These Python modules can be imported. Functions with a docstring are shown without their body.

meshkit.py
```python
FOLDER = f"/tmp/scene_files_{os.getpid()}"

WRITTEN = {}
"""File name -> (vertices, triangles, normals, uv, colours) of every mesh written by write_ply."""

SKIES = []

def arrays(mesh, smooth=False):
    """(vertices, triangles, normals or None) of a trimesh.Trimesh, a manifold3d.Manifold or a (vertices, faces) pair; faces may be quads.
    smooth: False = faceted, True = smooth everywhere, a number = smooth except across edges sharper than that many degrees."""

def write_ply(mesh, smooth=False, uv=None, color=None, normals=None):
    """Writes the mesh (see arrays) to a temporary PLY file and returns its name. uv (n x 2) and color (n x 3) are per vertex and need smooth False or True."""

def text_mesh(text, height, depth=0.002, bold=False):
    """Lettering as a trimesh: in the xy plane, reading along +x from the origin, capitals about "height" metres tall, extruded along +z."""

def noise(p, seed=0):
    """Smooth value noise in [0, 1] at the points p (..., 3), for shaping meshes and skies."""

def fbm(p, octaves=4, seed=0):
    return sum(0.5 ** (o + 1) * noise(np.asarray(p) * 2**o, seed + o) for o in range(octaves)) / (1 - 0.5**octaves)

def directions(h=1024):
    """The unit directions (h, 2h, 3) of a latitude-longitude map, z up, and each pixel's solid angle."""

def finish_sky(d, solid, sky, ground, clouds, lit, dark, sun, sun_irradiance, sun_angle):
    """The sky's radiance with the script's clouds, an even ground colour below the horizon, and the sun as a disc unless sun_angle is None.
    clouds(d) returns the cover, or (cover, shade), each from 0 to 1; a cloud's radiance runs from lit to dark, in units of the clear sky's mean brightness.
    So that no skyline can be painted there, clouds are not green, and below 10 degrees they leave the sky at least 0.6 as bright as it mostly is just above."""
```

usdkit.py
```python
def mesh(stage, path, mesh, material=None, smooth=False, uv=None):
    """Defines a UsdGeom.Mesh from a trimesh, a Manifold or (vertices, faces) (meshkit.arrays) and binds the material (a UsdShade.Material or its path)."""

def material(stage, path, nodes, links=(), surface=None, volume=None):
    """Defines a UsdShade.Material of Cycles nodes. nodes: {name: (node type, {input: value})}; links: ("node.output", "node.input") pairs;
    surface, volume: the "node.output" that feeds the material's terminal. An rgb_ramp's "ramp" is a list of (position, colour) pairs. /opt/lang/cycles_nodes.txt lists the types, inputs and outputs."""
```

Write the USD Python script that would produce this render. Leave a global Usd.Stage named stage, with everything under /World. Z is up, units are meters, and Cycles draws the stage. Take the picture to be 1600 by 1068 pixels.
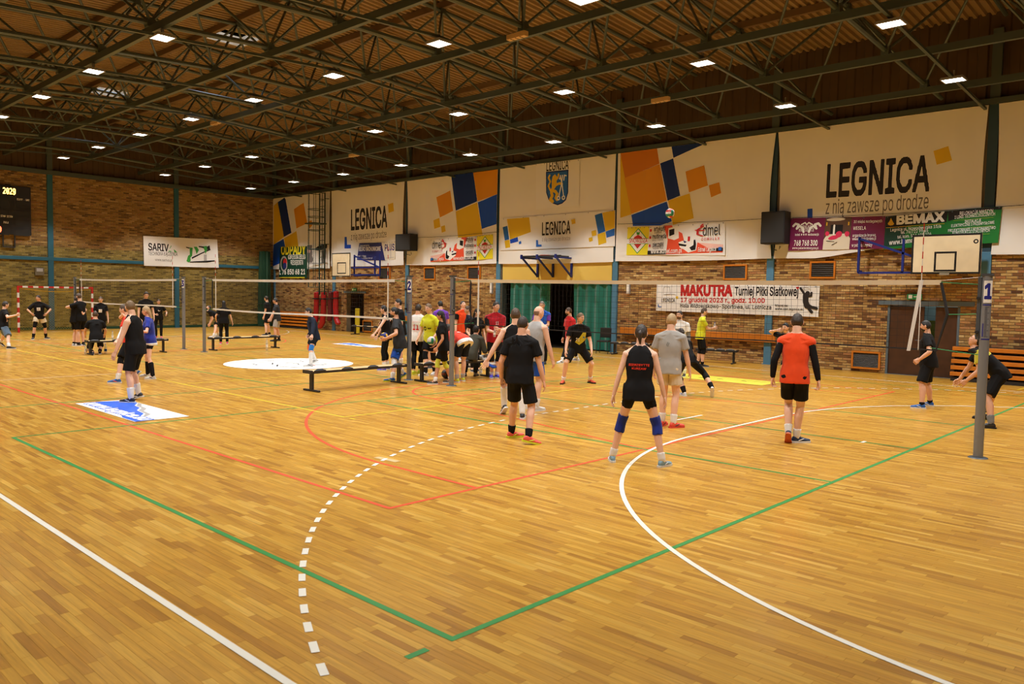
"""A sports hall during an amateur volleyball tournament: x runs along the hall, y across it, z up, in metres."""
import glob, math, random
import numpy as np
import trimesh
import manifold3d as m3
import shapely
import shapely.ops
from shapely import affinity
from shapely.geometry import Polygon, LineString, Point, box
from scipy.interpolate import LinearNDInterpolator, NearestNDInterpolator
from PIL import Image, ImageDraw, ImageFont
from pxr import Usd, UsdGeom, UsdLux, UsdShade, Gf, Sdf, Vt
import meshkit
import usdkit

stage = Usd.Stage.CreateInMemory()
UsdGeom.SetStageUpAxis(stage, 'Z')
UsdGeom.SetStageMetersPerUnit(stage, 1.0)
UsdGeom.Xform.Define(stage, '/World')
UsdGeom.Scope.Define(stage, '/World/Looks')
random.seed(7)
rng = np.random.default_rng(7)

# ------------------------------------------------------------------ camera, daylight, lamps, exposure
CAM = np.array([3.475, -3.226, 2.115])
YAW, PITCH, ROLL = math.radians(-43.11), math.radians(-3.447), math.radians(1.079)
_f = np.array([math.sin(YAW) * math.cos(PITCH), math.cos(YAW) * math.cos(PITCH), math.sin(PITCH)])
_r0 = np.array([math.cos(YAW), -math.sin(YAW), 0.0])
_u0 = np.cross(_r0, _f)
_r = _r0 * math.cos(ROLL) + _u0 * math.sin(ROLL)
_u = -_r0 * math.sin(ROLL) + _u0 * math.cos(ROLL)
cam = UsdGeom.Camera.Define(stage, '/World/camera')
cam.AddTransformOp().Set(Gf.Matrix4d(*[float(v) for row in ((*_r, 0), (*_u, 0), (*-_f, 0), (*CAM, 1)) for v in row]))
cam.CreateHorizontalApertureAttr(36.0)
cam.CreateVerticalApertureAttr(24.03)
cam.CreateFocalLengthAttr(27.81)
cam.CreateClippingRangeAttr(Gf.Vec2f(0.05, 500.0))
cam.CreateFStopAttr(2.8)
cam.CreateFocusDistanceAttr(13.0)
cam.CreateExposureAttr(0.8)

sky = UsdLux.DomeLight.Define(stage, '/World/sky')                 # overcast daylight: it enters only through the two roof lights
sky.CreateColorAttr(Gf.Vec3f(0.72, 0.83, 1.0))
sky.CreateIntensityAttr(1.6)

LAMP_ROWS = [(0.0, 7.55), (4.5, 7.66), (9.0, 7.78), (13.5, 7.58), (18.0, 7.42)]     # y of each row of floodlights and the height of its diffusers
LAMP_X = [2.1 - 4.175 * k for k in range(10)]
LAMP_POWER = 400.0
LAMP_COLOR = (1.0, 0.985, 0.95)
LAMP_CONE = 52.0
for _j, (_y, _z) in enumerate(LAMP_ROWS):                          # the beam of each floodlight; its housing and glowing diffuser are built further down
    for _i, _x in enumerate(LAMP_X):
        if _j == 0 and _i < 1:                                      # corner beam left out to darken the floor there; its diffuser still glows
            continue
        s = UsdLux.SphereLight.Define(stage, f'/World/floodlight_beams/beam_{_j * 10 + _i + 1:03d}')
        s.CreateRadiusAttr(0.16)
        s.CreateIntensityAttr(LAMP_POWER)
        s.CreateColorAttr(Gf.Vec3f(*LAMP_COLOR))
        sh = UsdLux.ShapingAPI.Apply(s.GetPrim())
        sh.CreateShapingConeAngleAttr(LAMP_CONE)
        sh.CreateShapingConeSoftnessAttr(0.4)
        s.AddTranslateOp().Set(Gf.Vec3d(_x, _y, _z - 0.2))

# ------------------------------------------------------------------ helpers
_names = {}


def numbered(path):
    k = _names.get(path, -1) + 1
    _names[path] = k
    return path if k == 0 else f'{path}_{k:03d}'


def tag(p, label=None, cat=None, group=None, kind=None):
    p = p.GetPrim() if hasattr(p, 'GetPrim') else p
    for k, v in (('label', label), ('category', cat), ('group', group), ('kind', kind)):
        if v:
            p.SetCustomDataByKey(k, v)
    return p


def thing(name, label=None, cat=None, loc=(0, 0, 0), rz=0.0, group=None, kind=None):
    x = UsdGeom.Xform.Define(stage, numbered('/World/' + name))
    x.AddTranslateOp().Set(Gf.Vec3d(*map(float, loc)))
    if rz:
        x.AddRotateZOp().Set(float(rz))
    return tag(x, label, cat, group, kind)


def obj(name, mesh, mat, parent=None, smooth=False, label=None, cat=None, group=None, kind=None):
    if hasattr(mesh, 'mesh'):
        mesh = mesh.mesh()
    root = '/World' if parent is None else str(parent.GetPath())
    m = usdkit.mesh(stage, numbered(f'{root}/{name}'), mesh, mat, smooth)
    tag(m, label, cat, group, kind)
    return m.GetPrim()


def copy_of(root, name, loc, rz=0.0, label=None, group=None):
    """A copy of a thing with its parts, under the next number."""
    was = root.GetCustomData()
    p = thing(name, label or was.get('label'), was.get('category'), loc, rz, group or was.get('group'))
    p.GetReferences().AddInternalReference(root.GetPath())
    p.SetInstanceable(True)
    return p


def tone(prim, per_piece, corners=8):
    """Gives each piece of a joined mesh its own random tone."""
    a = np.repeat(rng.uniform(0, 1, per_piece), corners).astype(np.float32)
    UsdGeom.PrimvarsAPI(prim).CreatePrimvar('tone', Sdf.ValueTypeNames.FloatArray, 'vertex').Set(Vt.FloatArray.FromNumpy(a))
    return prim


class MB:
    """Collects shapes into one mesh."""

    def __init__(self):
        self.v, self.f, self.n = [], [], 0

    def add(self, v, f):
        v = np.asarray(v, float); f = np.asarray(f, int)
        if f.shape[1] == 4:
            f = np.vstack([f[:, [0, 1, 2]], f[:, [0, 2, 3]]])
        self.v.append(v); self.f.append(f + self.n); self.n += len(v)
        return self

    def tm(self, m):
        if hasattr(m, 'to_mesh'):
            k = m.to_mesh(); return self.add(k.vert_properties[:, :3], k.tri_verts)
        return self.add(m.vertices, m.faces)

    def box(self, lo, hi):
        (a, b, c), (d, e, g) = lo, hi
        v = [(a, b, c), (d, b, c), (d, e, c), (a, e, c), (a, b, g), (d, b, g), (d, e, g), (a, e, g)]
        return self.add(v, [(0, 3, 2, 1), (4, 5, 6, 7), (0, 1, 5, 4), (1, 2, 6, 5), (2, 3, 7, 6), (3, 0, 4, 7)])

    def cbox(self, c, s):
        return self.box([c[i] - s[i] / 2 for i in range(3)], [c[i] + s[i] / 2 for i in range(3)])

    def tube(self, p, r, n=6, cap=True):
        """A polyline swept as a tube; r is a radius or one radius per point."""
        p = np.asarray(p, float)
        r = np.broadcast_to(np.asarray(r, float), (len(p),))
        t = np.gradient(p, axis=0); t /= np.linalg.norm(t, axis=1, keepdims=True) + 1e-12
        ref = np.array([0, 0, 1.0]) if abs(t[0][2]) < 0.9 else np.array([1.0, 0, 0])
        ang = np.arange(n) * 2 * np.pi / n + np.pi / n
        rings = []
        for k in range(len(p)):
            a = np.cross(t[k], ref); a /= np.linalg.norm(a) + 1e-12
            b = np.cross(t[k], a)
            rings.append(p[k] + r[k] * (np.cos(ang)[:, None] * a + np.sin(ang)[:, None] * b))
        v = np.vstack(rings); f = []
        for k in range(len(p) - 1):
            for i in range(n):
                j = (i + 1) % n
                f.append((k * n + i, k * n + j, (k + 1) * n + j, (k + 1) * n + i))
        f = np.array(f); f = np.vstack([f[:, [0, 1, 2]], f[:, [0, 2, 3]]])
        if cap:
            e = [(0, i + 1, i) for i in range(1, n - 1)] + [((len(p) - 1) * n, (len(p) - 1) * n + i, (len(p) - 1) * n + i + 1) for i in range(1, n - 1)]
            f = np.vstack([f, e])
        return self.add(v, f[:, ::-1])

    def beam(self, a, b, w, h):
        """A straight bar of rectangular section w (sideways) by h (upwards)."""
        a, b = np.asarray(a, float), np.asarray(b, float)
        t = b - a; t /= np.linalg.norm(t)
        s = np.cross(t, [0, 0, 1.0])
        s = s / np.linalg.norm(s) if np.linalg.norm(s) > 1e-6 else np.array([1.0, 0, 0])
        u = np.cross(s, t)
        v = [p + s * w / 2 * i + u * h / 2 * j for p in (a, b) for i, j in ((-1, -1), (1, -1), (1, 1), (-1, 1))]
        return self.add(v, [(0, 1, 2, 3), (4, 7, 6, 5), (0, 4, 5, 1), (1, 5, 6, 2), (2, 6, 7, 3), (3, 7, 4, 0)])

    def lathe(self, prof, n=16, center=(0, 0, 0)):
        prof = np.asarray(prof, float); ang = np.arange(n) * 2 * np.pi / n
        v = np.vstack([np.stack([r * np.cos(ang), r * np.sin(ang), np.full(n, z)], 1) for r, z in prof]) + np.asarray(center)
        f = [(k * n + i, k * n + (i + 1) % n, (k + 1) * n + (i + 1) % n, (k + 1) * n + i) for k in range(len(prof) - 1) for i in range(n)]
        return self.add(v, f)

    def mesh(self):
        return trimesh.Trimesh(np.vstack(self.v), np.vstack(self.f), process=False)


def rounded_box(lo, hi, r=0.01, seg=8):
    lo, hi = np.asarray(lo, float), np.asarray(hi, float)
    r = min(r, 0.49 * float((hi - lo).min()))
    s = m3.Manifold.sphere(r, seg)
    return m3.Manifold.batch_hull([s.translate(tuple(float(c) for c in p)) for p in np.array(np.meshgrid(*zip(lo + r, hi - r))).T.reshape(-1, 3)])


# --- flat artwork: shapely shapes laid on a sheet
_font_cache = {}
_FONTS = {'sans': '/opt/blender-*/*/datafiles/fonts/Inter.woff2', 'mono': '/opt/blender-*/*/datafiles/fonts/DejaVuSansMono.woff2'}


def text_shape(text, height=1.0, bold=0, width=None, font='sans'):
    """Lettering as a shapely shape, capitals "height" tall, baseline at 0, starting at x = 0; width squeezes or stretches it."""
    key = (text, bold, font)
    if key not in _font_cache:
        ft = ImageFont.truetype(glob.glob(_FONTS[font])[0], 64)
        x0, y0, x1, y1 = ft.getbbox(text, anchor='ls', stroke_width=bold)
        im = Image.new('L', (int(x1 - x0 + 8), int(y1 - y0 + 8)))
        ImageDraw.Draw(im).text((4 - x0, 4 - y0), text, 255, ft, anchor='ls', stroke_width=bold)
        on = np.pad(np.asarray(im) > 127, ((0, 0), (1, 1))).astype(np.int8)
        rows, starts = np.nonzero(np.diff(on, axis=1) == 1)
        ends = np.nonzero(np.diff(on, axis=1) == -1)[1]
        g = shapely.union_all(shapely.box(starts, -rows - 1, ends, -rows)).buffer(0.5).buffer(-0.5).simplify(0.8)
        k = 1 / 46.5
        g = affinity.affine_transform(g, [k, 0, 0, k, -4 * k, (4 - y0) * k])
        a = g.bounds
        _font_cache[key] = affinity.translate(g, -a[0], 0)
    g = _font_cache[key]
    g = affinity.scale(g, height, height, origin=(0, 0))
    if width:
        g = affinity.scale(g, width / (g.bounds[2] - g.bounds[0]), 1, origin=(0, 0))
    return g


def quad_map(g, p00, p10, p01):
    """Lays a shape drawn in the unit square onto the parallelogram of three corners."""
    (x, y), (a, b), (c, d) = p00, p10, p01
    return affinity.affine_transform(g, [a - x, c - x, b - y, d - y, x, y])


def put_text(text, p0, p1, height, bold=0, font='sans'):
    """Lettering from p0 to p1 (its baseline's ends)."""
    d = math.hypot(p1[0] - p0[0], p1[1] - p0[1])
    g = text_shape(text, height, bold, d, font)
    g = affinity.rotate(g, math.degrees(math.atan2(p1[1] - p0[1], p1[0] - p0[0])), origin=(0, 0))
    return affinity.translate(g, p0[0], p0[1])


def polys(g):
    return [q for q in getattr(g, 'geoms', [g]) if q.geom_type == 'Polygon' and q.area > 1e-7]


class Sheet:
    """A hanging sheet: a surface over (s, z), gently folded along s, turned into the room by place()."""

    def __init__(self, place, knots=None, depth=None):
        self.place, self.knots, self.depth = place, knots, depth

    def strips(self, g):
        if self.knots is None:
            return polys(g)
        a, b, c, d = g.bounds
        ks = [k for k in self.knots if a < k < c]
        es = [a - 1] + ks + [c + 1]
        out = []
        for u, v in zip(es[:-1], es[1:]):
            out += polys(shapely.intersection(g, shapely.box(u, b - 1, v, d + 1)))
        return out

    def at(self, p, off):
        s, z = p[:, 0], p[:, 1]
        w = np.interp(s, self.knots, self.depth) if self.knots is not None else np.zeros(len(s))
        return self.place(s, z, w + off)

    def flat(self, g, off=0.0):
        mb = MB()
        gs = [g] if not isinstance(g, (list, tuple)) else g
        for h in gs:
            for q in self.strips(h):
                v, f = trimesh.creation.triangulate_polygon(q, engine='earcut')
                if len(f):
                    mb.add(self.at(np.asarray(v), off), f)
        return mb.mesh()

    def slab(self, g, thick):
        """The sheet itself, with a thickness."""
        mb = MB()
        for q in self.strips(g):
            m = trimesh.creation.extrude_polygon(q, 1.0, engine='earcut')
            v = np.asarray(m.vertices)
            mb.add(self.at(v[:, :2], -v[:, 2] * thick), m.faces)
        return mb.mesh()


def right_plane(y):
    return lambda s, z, w: np.stack([s, y - w, z], 1)               # faces -y


def left_plane(x):
    return lambda s, z, w: np.stack([x + w, s, z], 1)               # faces +x


def floor_plane(h):
    return lambda s, z, w: np.stack([s, z, h + w], 1)


# --- materials
_mats = {}


def mat(name, color, rough=0.6, metal=0.0, spec=0.5, var=0.0, vscale=4.0, bump=0.0, bscale=40.0, sheen=0.0, coat=0.0):
    """A plain procedural surface: a colour with a little noise in it, and optional fine relief."""
    if name in _mats:
        return _mats[name]
    n = {'p': ('principled_bsdf', {'base_color': color, 'roughness': rough, 'metallic': metal, 'specular_ior_level': spec, 'sheen_weight': sheen, 'coat_weight': coat, 'coat_roughness': 0.2})}
    l = []
    if var or bump:
        n['tc'] = ('texture_coordinate', {})
    if var:
        n['nz'] = ('noise_texture', {'scale': vscale, 'detail': 3.0})
        n['rp'] = ('rgb_ramp', {'ramp': [(0.3, tuple(c * (1 - var) for c in color)), (0.7, tuple(min(1, c * (1 + var)) for c in color))]})
        l += [('tc.object', 'nz.vector'), ('nz.fac', 'rp.fac'), ('rp.color', 'p.base_color')]
    if bump:
        n['bn'] = ('noise_texture', {'scale': bscale, 'detail': 2.0})
        n['bu'] = ('bump', {'strength': bump, 'distance': 0.01})
        l += [('tc.object', 'bn.vector'), ('bn.fac', 'bu.height'), ('bu.normal', 'p.normal')]
    _mats[name] = usdkit.material(stage, '/World/Looks/' + name, n, l, surface='p.BSDF')
    return _mats[name]


def glow(name, color, strength):
    if name not in _mats:
        _mats[name] = usdkit.material(stage, '/World/Looks/' + name, {'e': ('emission', {'color': color, 'strength': strength})}, [], surface='e.emission')
    return _mats[name]


def srgb(r, g, b):
    return tuple((c / 255 / 12.92) if c <= 10 else ((c / 255 + 0.055) / 1.055) ** 2.4 for c in (r, g, b))


def island_material(name, ramp, rough, grain=None, bump=0.0, coat=0.0, bricky=False):
    """Colour picked per piece (per mesh island), for pieces joined in one mesh, with grain along x or speckle."""
    n = {'a': ('attribute', {'attribute': 'tone'}), 'g': ('geometry', {}), 'r': ('rgb_ramp', {'ramp': ramp}), 'p': ('principled_bsdf', {'roughness': rough, 'coat_weight': coat, 'coat_roughness': 0.16}),
         'm': ('mapping', {'scale': grain or (6, 6, 6)}), 'nz': ('noise_texture', {'scale': 1.0, 'detail': 4.0, 'roughness': 0.6}),
         'gr': ('rgb_ramp', {'ramp': [(0.25, (0.72, 0.72, 0.72)), (0.75, (1.16, 1.16, 1.16))]}), 'mx': ('mix_color', {'blend_type': 'multiply', 'fac': 1.0, 'use_clamp': False})}
    l = [('a.fac', 'r.fac'), ('g.position', 'm.vector'), ('m.vector', 'nz.vector'), ('nz.fac', 'gr.fac'), ('r.color', 'mx.a'), ('gr.color', 'mx.b'), ('mx.result', 'p.base_color')]
    if bump:
        n['bu'] = ('bump', {'strength': bump, 'distance': 0.01}); l += [('nz.fac', 'bu.height'), ('bu.normal', 'p.normal')]
    return usdkit.material(stage, '/World/Looks/' + name, n, l, surface='p.BSDF')


def piece_material(name, color, rough, grain, coat=0.0, bump=0.0):
    n = {'g': ('geometry', {}), 'p': ('principled_bsdf', {'roughness': rough, 'coat_weight': coat, 'coat_roughness': 0.16}), 'm': ('mapping', {'scale': grain}),
         'nz': ('noise_texture', {'scale': 1.0, 'detail': 4.0, 'roughness': 0.6}), 'gr': ('rgb_ramp', {'ramp': [(0.25, tuple(c * 0.72 for c in color)), (0.75, tuple(c * 1.16 for c in color))]})}
    l = [('g.position', 'm.vector'), ('m.vector', 'nz.vector'), ('nz.fac', 'gr.fac'), ('gr.color', 'p.base_color')]
    if bump:
        n['bu'] = ('bump', {'strength': bump, 'distance': 0.01}); l += [('nz.fac', 'bu.height'), ('bu.normal', 'p.normal')]
    return usdkit.material(stage, '/World/Looks/' + name, n, l, surface='p.BSDF')

# ------------------------------------------------------------------ the setting
X0, X1, Y0, Y1 = -38.6, 5.2, -3.9, 21.2
ZW = 7.42                                                           # top of the brick walls


def z_bottom(y):                                                    # lower plane of the roof frame
    return 8.37 - 0.052 * abs(y - 9)


def z_top(y):
    return 10.22 - 0.052 * abs(y - 9)


# --- floor: oak strips, the nearest ones one by one
PLANK = [(0.0, (0.43, 0.195, 0.020)), (0.12, (0.52, 0.25, 0.027)), (0.4, (0.585, 0.297, 0.033)), (0.7, (0.63, 0.33, 0.039)), (0.9, (0.68, 0.375, 0.052)), (1.0, (0.75, 0.44, 0.078))]
oak = island_material('oak_strips', PLANK, 0.34, (2.2, 42, 42), coat=0.25)
oak_tones = [piece_material(f'oak_strip_tone_{i + 1}', c, 0.34, (2.2, 42, 42), coat=0.25) for i, (_, c) in enumerate(PLANK[:5])]
SUB = mat('floor_base', (0.16, 0.085, 0.03), 0.8)
floor = obj('floor', MB().box((X0 - 0.3, Y0 - 0.3, -0.2), (X1 + 0.3, Y1 + 0.3, -0.012)).mesh(), SUB, kind='structure')
PW, PL = 0.060, 0.46
cand, rest_v, rest_f, rest_n = [], [], [], 0
_quads = np.array([(4, 5, 6), (4, 6, 7), (0, 1, 5), (0, 5, 4), (1, 2, 6), (1, 6, 5), (2, 3, 7), (2, 7, 6), (3, 0, 4), (3, 4, 7)])


def plank_verts(a, b, c, d):
    g, h = 0.0006, -0.01
    t = 0.0015
    return np.array([(a, c, h), (b, c, h), (b, d, h), (a, d, h), (a + g, c + g, 0), (b - g, c + g, 0), (b - g, d - g, 0), (a + g, d - g, 0)])


for row in range(int((Y1 - Y0) / PW) + 1):
    c = Y0 + row * PW
    x = X0 - rng.uniform(0, PL)
    while x < X1:
        l = PL * rng.choice([0.8, 1.0, 1.0, 1.2])
        if x + l > X0:
            cand.append((max(x, X0), min(x + l, X1), c, min(c + PW, Y1)))
        x += l
cand = np.array(cand)
ctr = np.stack([cand[:, :2].mean(1), cand[:, 2:].mean(1), np.zeros(len(cand))], 1)
rel = ctr - CAM
px_, py_, pz_ = rel @ _r, rel @ _u, rel @ _f
seen = (pz_ > 0.5) & (abs(px_) < 0.66 * pz_) & (abs(py_) < 0.44 * pz_)
size = np.where(seen, (cand[:, 1] - cand[:, 0]) / np.maximum(np.linalg.norm(rel, axis=1), 0.1) ** 2, 0)
near = set(np.argsort(-size)[:300].tolist())
rest = MB()
for i, q in enumerate(cand):
    if i in near:
        obj('plank', (plank_verts(*q), _quads), oak_tones[int(rng.choice(5, p=[0.08, 0.22, 0.3, 0.26, 0.14]))], floor)
    else:
        rest.v.append(plank_verts(*q)); rest.f.append(_quads + rest.n); rest.n += 8
tone(obj('parquet', rest.mesh(), oak, floor, kind='stuff'), rest.n // 8)

# --- lines painted on the floor
LINES = {'white': mat('line_white', srgb(236, 232, 218), 0.45), 'green': mat('line_green', srgb(52, 142, 66), 0.45), 'red': mat('line_red', srgb(222, 82, 42), 0.45),
         'yellow': mat('line_yellow', srgb(226, 196, 46), 0.45), 'faint': mat('line_faint_white', srgb(222, 200, 160), 0.45)}
_level = {'red': 0.0012, 'green': 0.0018, 'yellow': 0.0024, 'faint': 0.003, 'white': 0.0036}


def arc(cx, cy, r, a0, a1, n=48):
    a = np.radians(np.linspace(a0, a1, n))
    return [(cx + r * math.cos(t), cy + r * math.sin(t)) for t in a]


_lift = [0.0]


def line(color, pts, width=0.05):
    _lift[0] += 0.00002
    g = LineString(pts).buffer(width / 2, cap_style='flat', join_style='mitre')
    obj('court_line', Sheet(floor_plane(_level[color] + _lift[0])).flat(g), LINES[color], floor)


def dashes(color, pts, on, off, width=0.05):
    g = LineString(pts); t = off / 2
    parts = []
    while t < g.length:
        s = shapely.ops.substring(g, t, min(t + on, g.length))
        parts.append(s.buffer(width / 2, cap_style='flat')); t += on + off
    for p in parts[:300]:
        obj('line_dash', Sheet(floor_plane(_level[color])).flat(p), LINES[color], floor)


# handball, 40 x 20 m
for y in (-1, 19):
    line('white', [(-36.7, y), (3.3, y)])
for s, xg in ((1, 3.3), (-1, -36.7)):
    line('white', [(xg, -1), (xg, 19)])
    goal_area = [(xg - s * math.cos(math.radians(t)) * 6, 7.5 - math.sin(math.radians(t)) * 6) for t in np.linspace(90, 0, 40)] + [(xg - s * math.cos(math.radians(t)) * 6, 10.5 + math.sin(math.radians(t)) * 6) for t in np.linspace(0, 90, 40)]
    line('white', goal_area)
    amax = math.degrees(math.asin(8.45 / 9))
    free = [(xg - s * math.cos(math.radians(t)) * 9, 7.5 - math.sin(math.radians(t)) * 9) for t in np.linspace(amax, 0, 50)] + [(xg - s * math.cos(math.radians(t)) * 9, 10.5 + math.sin(math.radians(t)) * 9) for t in np.linspace(0, amax, 50)]
    dashes('white', free, 0.15, 0.15)
    line('white', [(xg - s * 7, 8.5), (xg - s * 7, 9.5)])
    line('white', [(xg - s * 4, 8.92), (xg - s * 4, 9.08)])
line('faint', [(-16.7, -1), (-16.7, 7.2)]); line('faint', [(-16.7, 10.8), (-16.7, 19)])
# three volleyball courts across the hall, with serving marks
COURTS = [(-9.0, 0.0), (-21.2, -12.2), (-33.4, -24.4)]
for a, b in COURTS:
    line('green', [(a, 0), (b, 0), (b, 18), (a, 18), (a, -0.02)])
    for y in (6, 9, 12):
        line('green', [(a, y), (b, y)])
    for x in (a, b):
        line('green', [(x, -0.2), (x, -0.36)]); line('green', [(x, 18.2), (x, 18.36)])
# basketball along the hall
line('red', [(-2.6, 1.55), (-30.7, 1.55), (-30.7, 16.45), (-2.6, 16.45), (-2.6, 1.53)])
for s, xb in ((1, -2.6), (-1, -30.7)):
    cx = xb - s * 1.575
    sg = [(xb, 2.75), (cx, 2.75)] + [(cx - s * 6.25 * math.sin(math.radians(t)), 9 - 6.25 * math.cos(math.radians(t))) for t in np.linspace(2, 178, 70)] + [(cx, 15.25), (xb, 15.25)]
    line('red', sg)
    xf = xb - s * 5.8
    line('red', [(xb, 6.0), (xf, 7.2), (xf, 10.8), (xb, 12.0)])
    line('red', [(xf - s * 1.8 * math.sin(math.radians(t)), 9 - 1.8 * math.cos(math.radians(t))) for t in np.linspace(0, 180, 40)])
# main volleyball court along the hall
line('yellow', [(-7.6, 4.5), (-25.8, 4.5), (-25.8, 13.5), (-7.6, 13.5), (-7.6, 4.48)])
for x in (-13.7, -16.7, -19.7):
    line('yellow', [(x, 4.5), (x, 13.5)])
line('yellow', [(-7.42, 4.5), (-7.27, 4.5)])
line('yellow', [(-1.977, 18.823), (-1.925, 19.812)]); line('yellow', [(-0.666, 19.429), (-0.639, 20.328)])
# scuffs of tape left beside the free-throw line
tape_mat = mat('worn_tape', srgb(205, 178, 128), 0.5)
for a, b in (((-4.624, 2.923), (-4.228, 2.96)),):
    obj('tape_mark', Sheet(floor_plane(0.003)).flat(LineString([a, b]).buffer(0.05, cap_style='flat')), tape_mat, floor)

# --- walls of brick, every brick its own block
BRICK = [(0.0, (0.10, 0.04, 0.013)), (0.08, (0.21, 0.09, 0.026)), (0.25, (0.35, 0.18, 0.05)), (0.5, (0.48, 0.285, 0.088)), (0.72, (0.57, 0.37, 0.125)), (0.86, (0.40, 0.165, 0.055)), (1.0, (0.68, 0.48, 0.20))]
BRICK_L = [(0.0, (0.095, 0.05, 0.012)), (0.12, (0.18, 0.095, 0.022)), (0.4, (0.31, 0.175, 0.042)), (0.65, (0.40, 0.24, 0.064)), (0.82, (0.28, 0.125, 0.038)), (1.0, (0.5, 0.33, 0.11))]
BRICK_G = [(0.0, (0.085, 0.058, 0.010)), (0.15, (0.15, 0.105, 0.018)), (0.4, (0.22, 0.16, 0.03)), (0.7, (0.28, 0.205, 0.042)), (1.0, (0.36, 0.265, 0.07))]
brick_m = island_material('brick_mixed', BRICK, 0.85, (30, 30, 30), bump=0.25)
brick_l = island_material('brick_tan', BRICK_L, 0.85, (30, 30, 30), bump=0.25)
brick_g = island_material('brick_olive', BRICK_G, 0.85, (30, 30, 30), bump=0.25)
brick_tones = [piece_material(f'brick_tone_{i + 1}', c, 0.85, (30, 30, 30), bump=0.25) for i, (_, c) in enumerate(BRICK)]
MORTAR = mat('mortar', (0.30, 0.235, 0.15), 0.9, var=0.2, vscale=2)
DARKWALL = mat('unseen_wall', (0.30, 0.21, 0.12), 0.9)
CH, CL = 0.077, 0.262


def courses(s0, s1, z0, z1, holes, seed):
    """Running-bond bricks (s0, s1, z0, z1) of a wall with rectangular holes."""
    r = np.random.default_rng(seed); out = []
    for k in range(int((z1 - z0) / CH)):
        a, b = z0 + k * CH + 0.006, z0 + (k + 1) * CH - 0.006
        cuts = sorted((h[0], h[1]) for h in holes if h[2] < (a + b) / 2 < h[3])
        spans, s = [], s0
        for u, v in cuts:
            if u > s: spans.append((s, u))
            s = max(s, v)
        if s < s1: spans.append((s, s1))
        for u, v in spans:
            x = s0 + CL * (math.floor((u - s0) / CL)) - (CL / 2 if k % 2 else 0)
            while x < v:
                l, h = max(x + 0.006, u), min(x + CL - 0.006, v)
                if h - l > 0.03:
                    out.append((l, h, a, b, r.uniform(-0.002, 0.003)))
                x += CL
    return out


_bf = np.array([(4, 5, 6), (4, 6, 7), (0, 1, 5), (0, 5, 4), (1, 2, 6), (1, 6, 5), (2, 3, 7), (2, 7, 6), (3, 0, 4), (3, 4, 7)])


def brick_block(q, place, depth=0.012):
    l, h, a, b, e = q
    g = 0.003
    s = np.array([l, h, h, l, l + g, h - g, h - g, l + g]); z = np.array([a, a, b, b, a + g, a + g, b - g, b - g]); w = np.array([0, 0, 0, 0] + [depth + e] * 4)
    return place(s, z, w)


def brickwork(qs, place, m, wall):
    mb = MB()
    for q in qs:
        mb.v.append(brick_block(q, place)); mb.f.append(_bf + mb.n); mb.n += 8
    tone(obj('brickwork', mb.mesh(), m, wall, kind='stuff'), len(qs))


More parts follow.
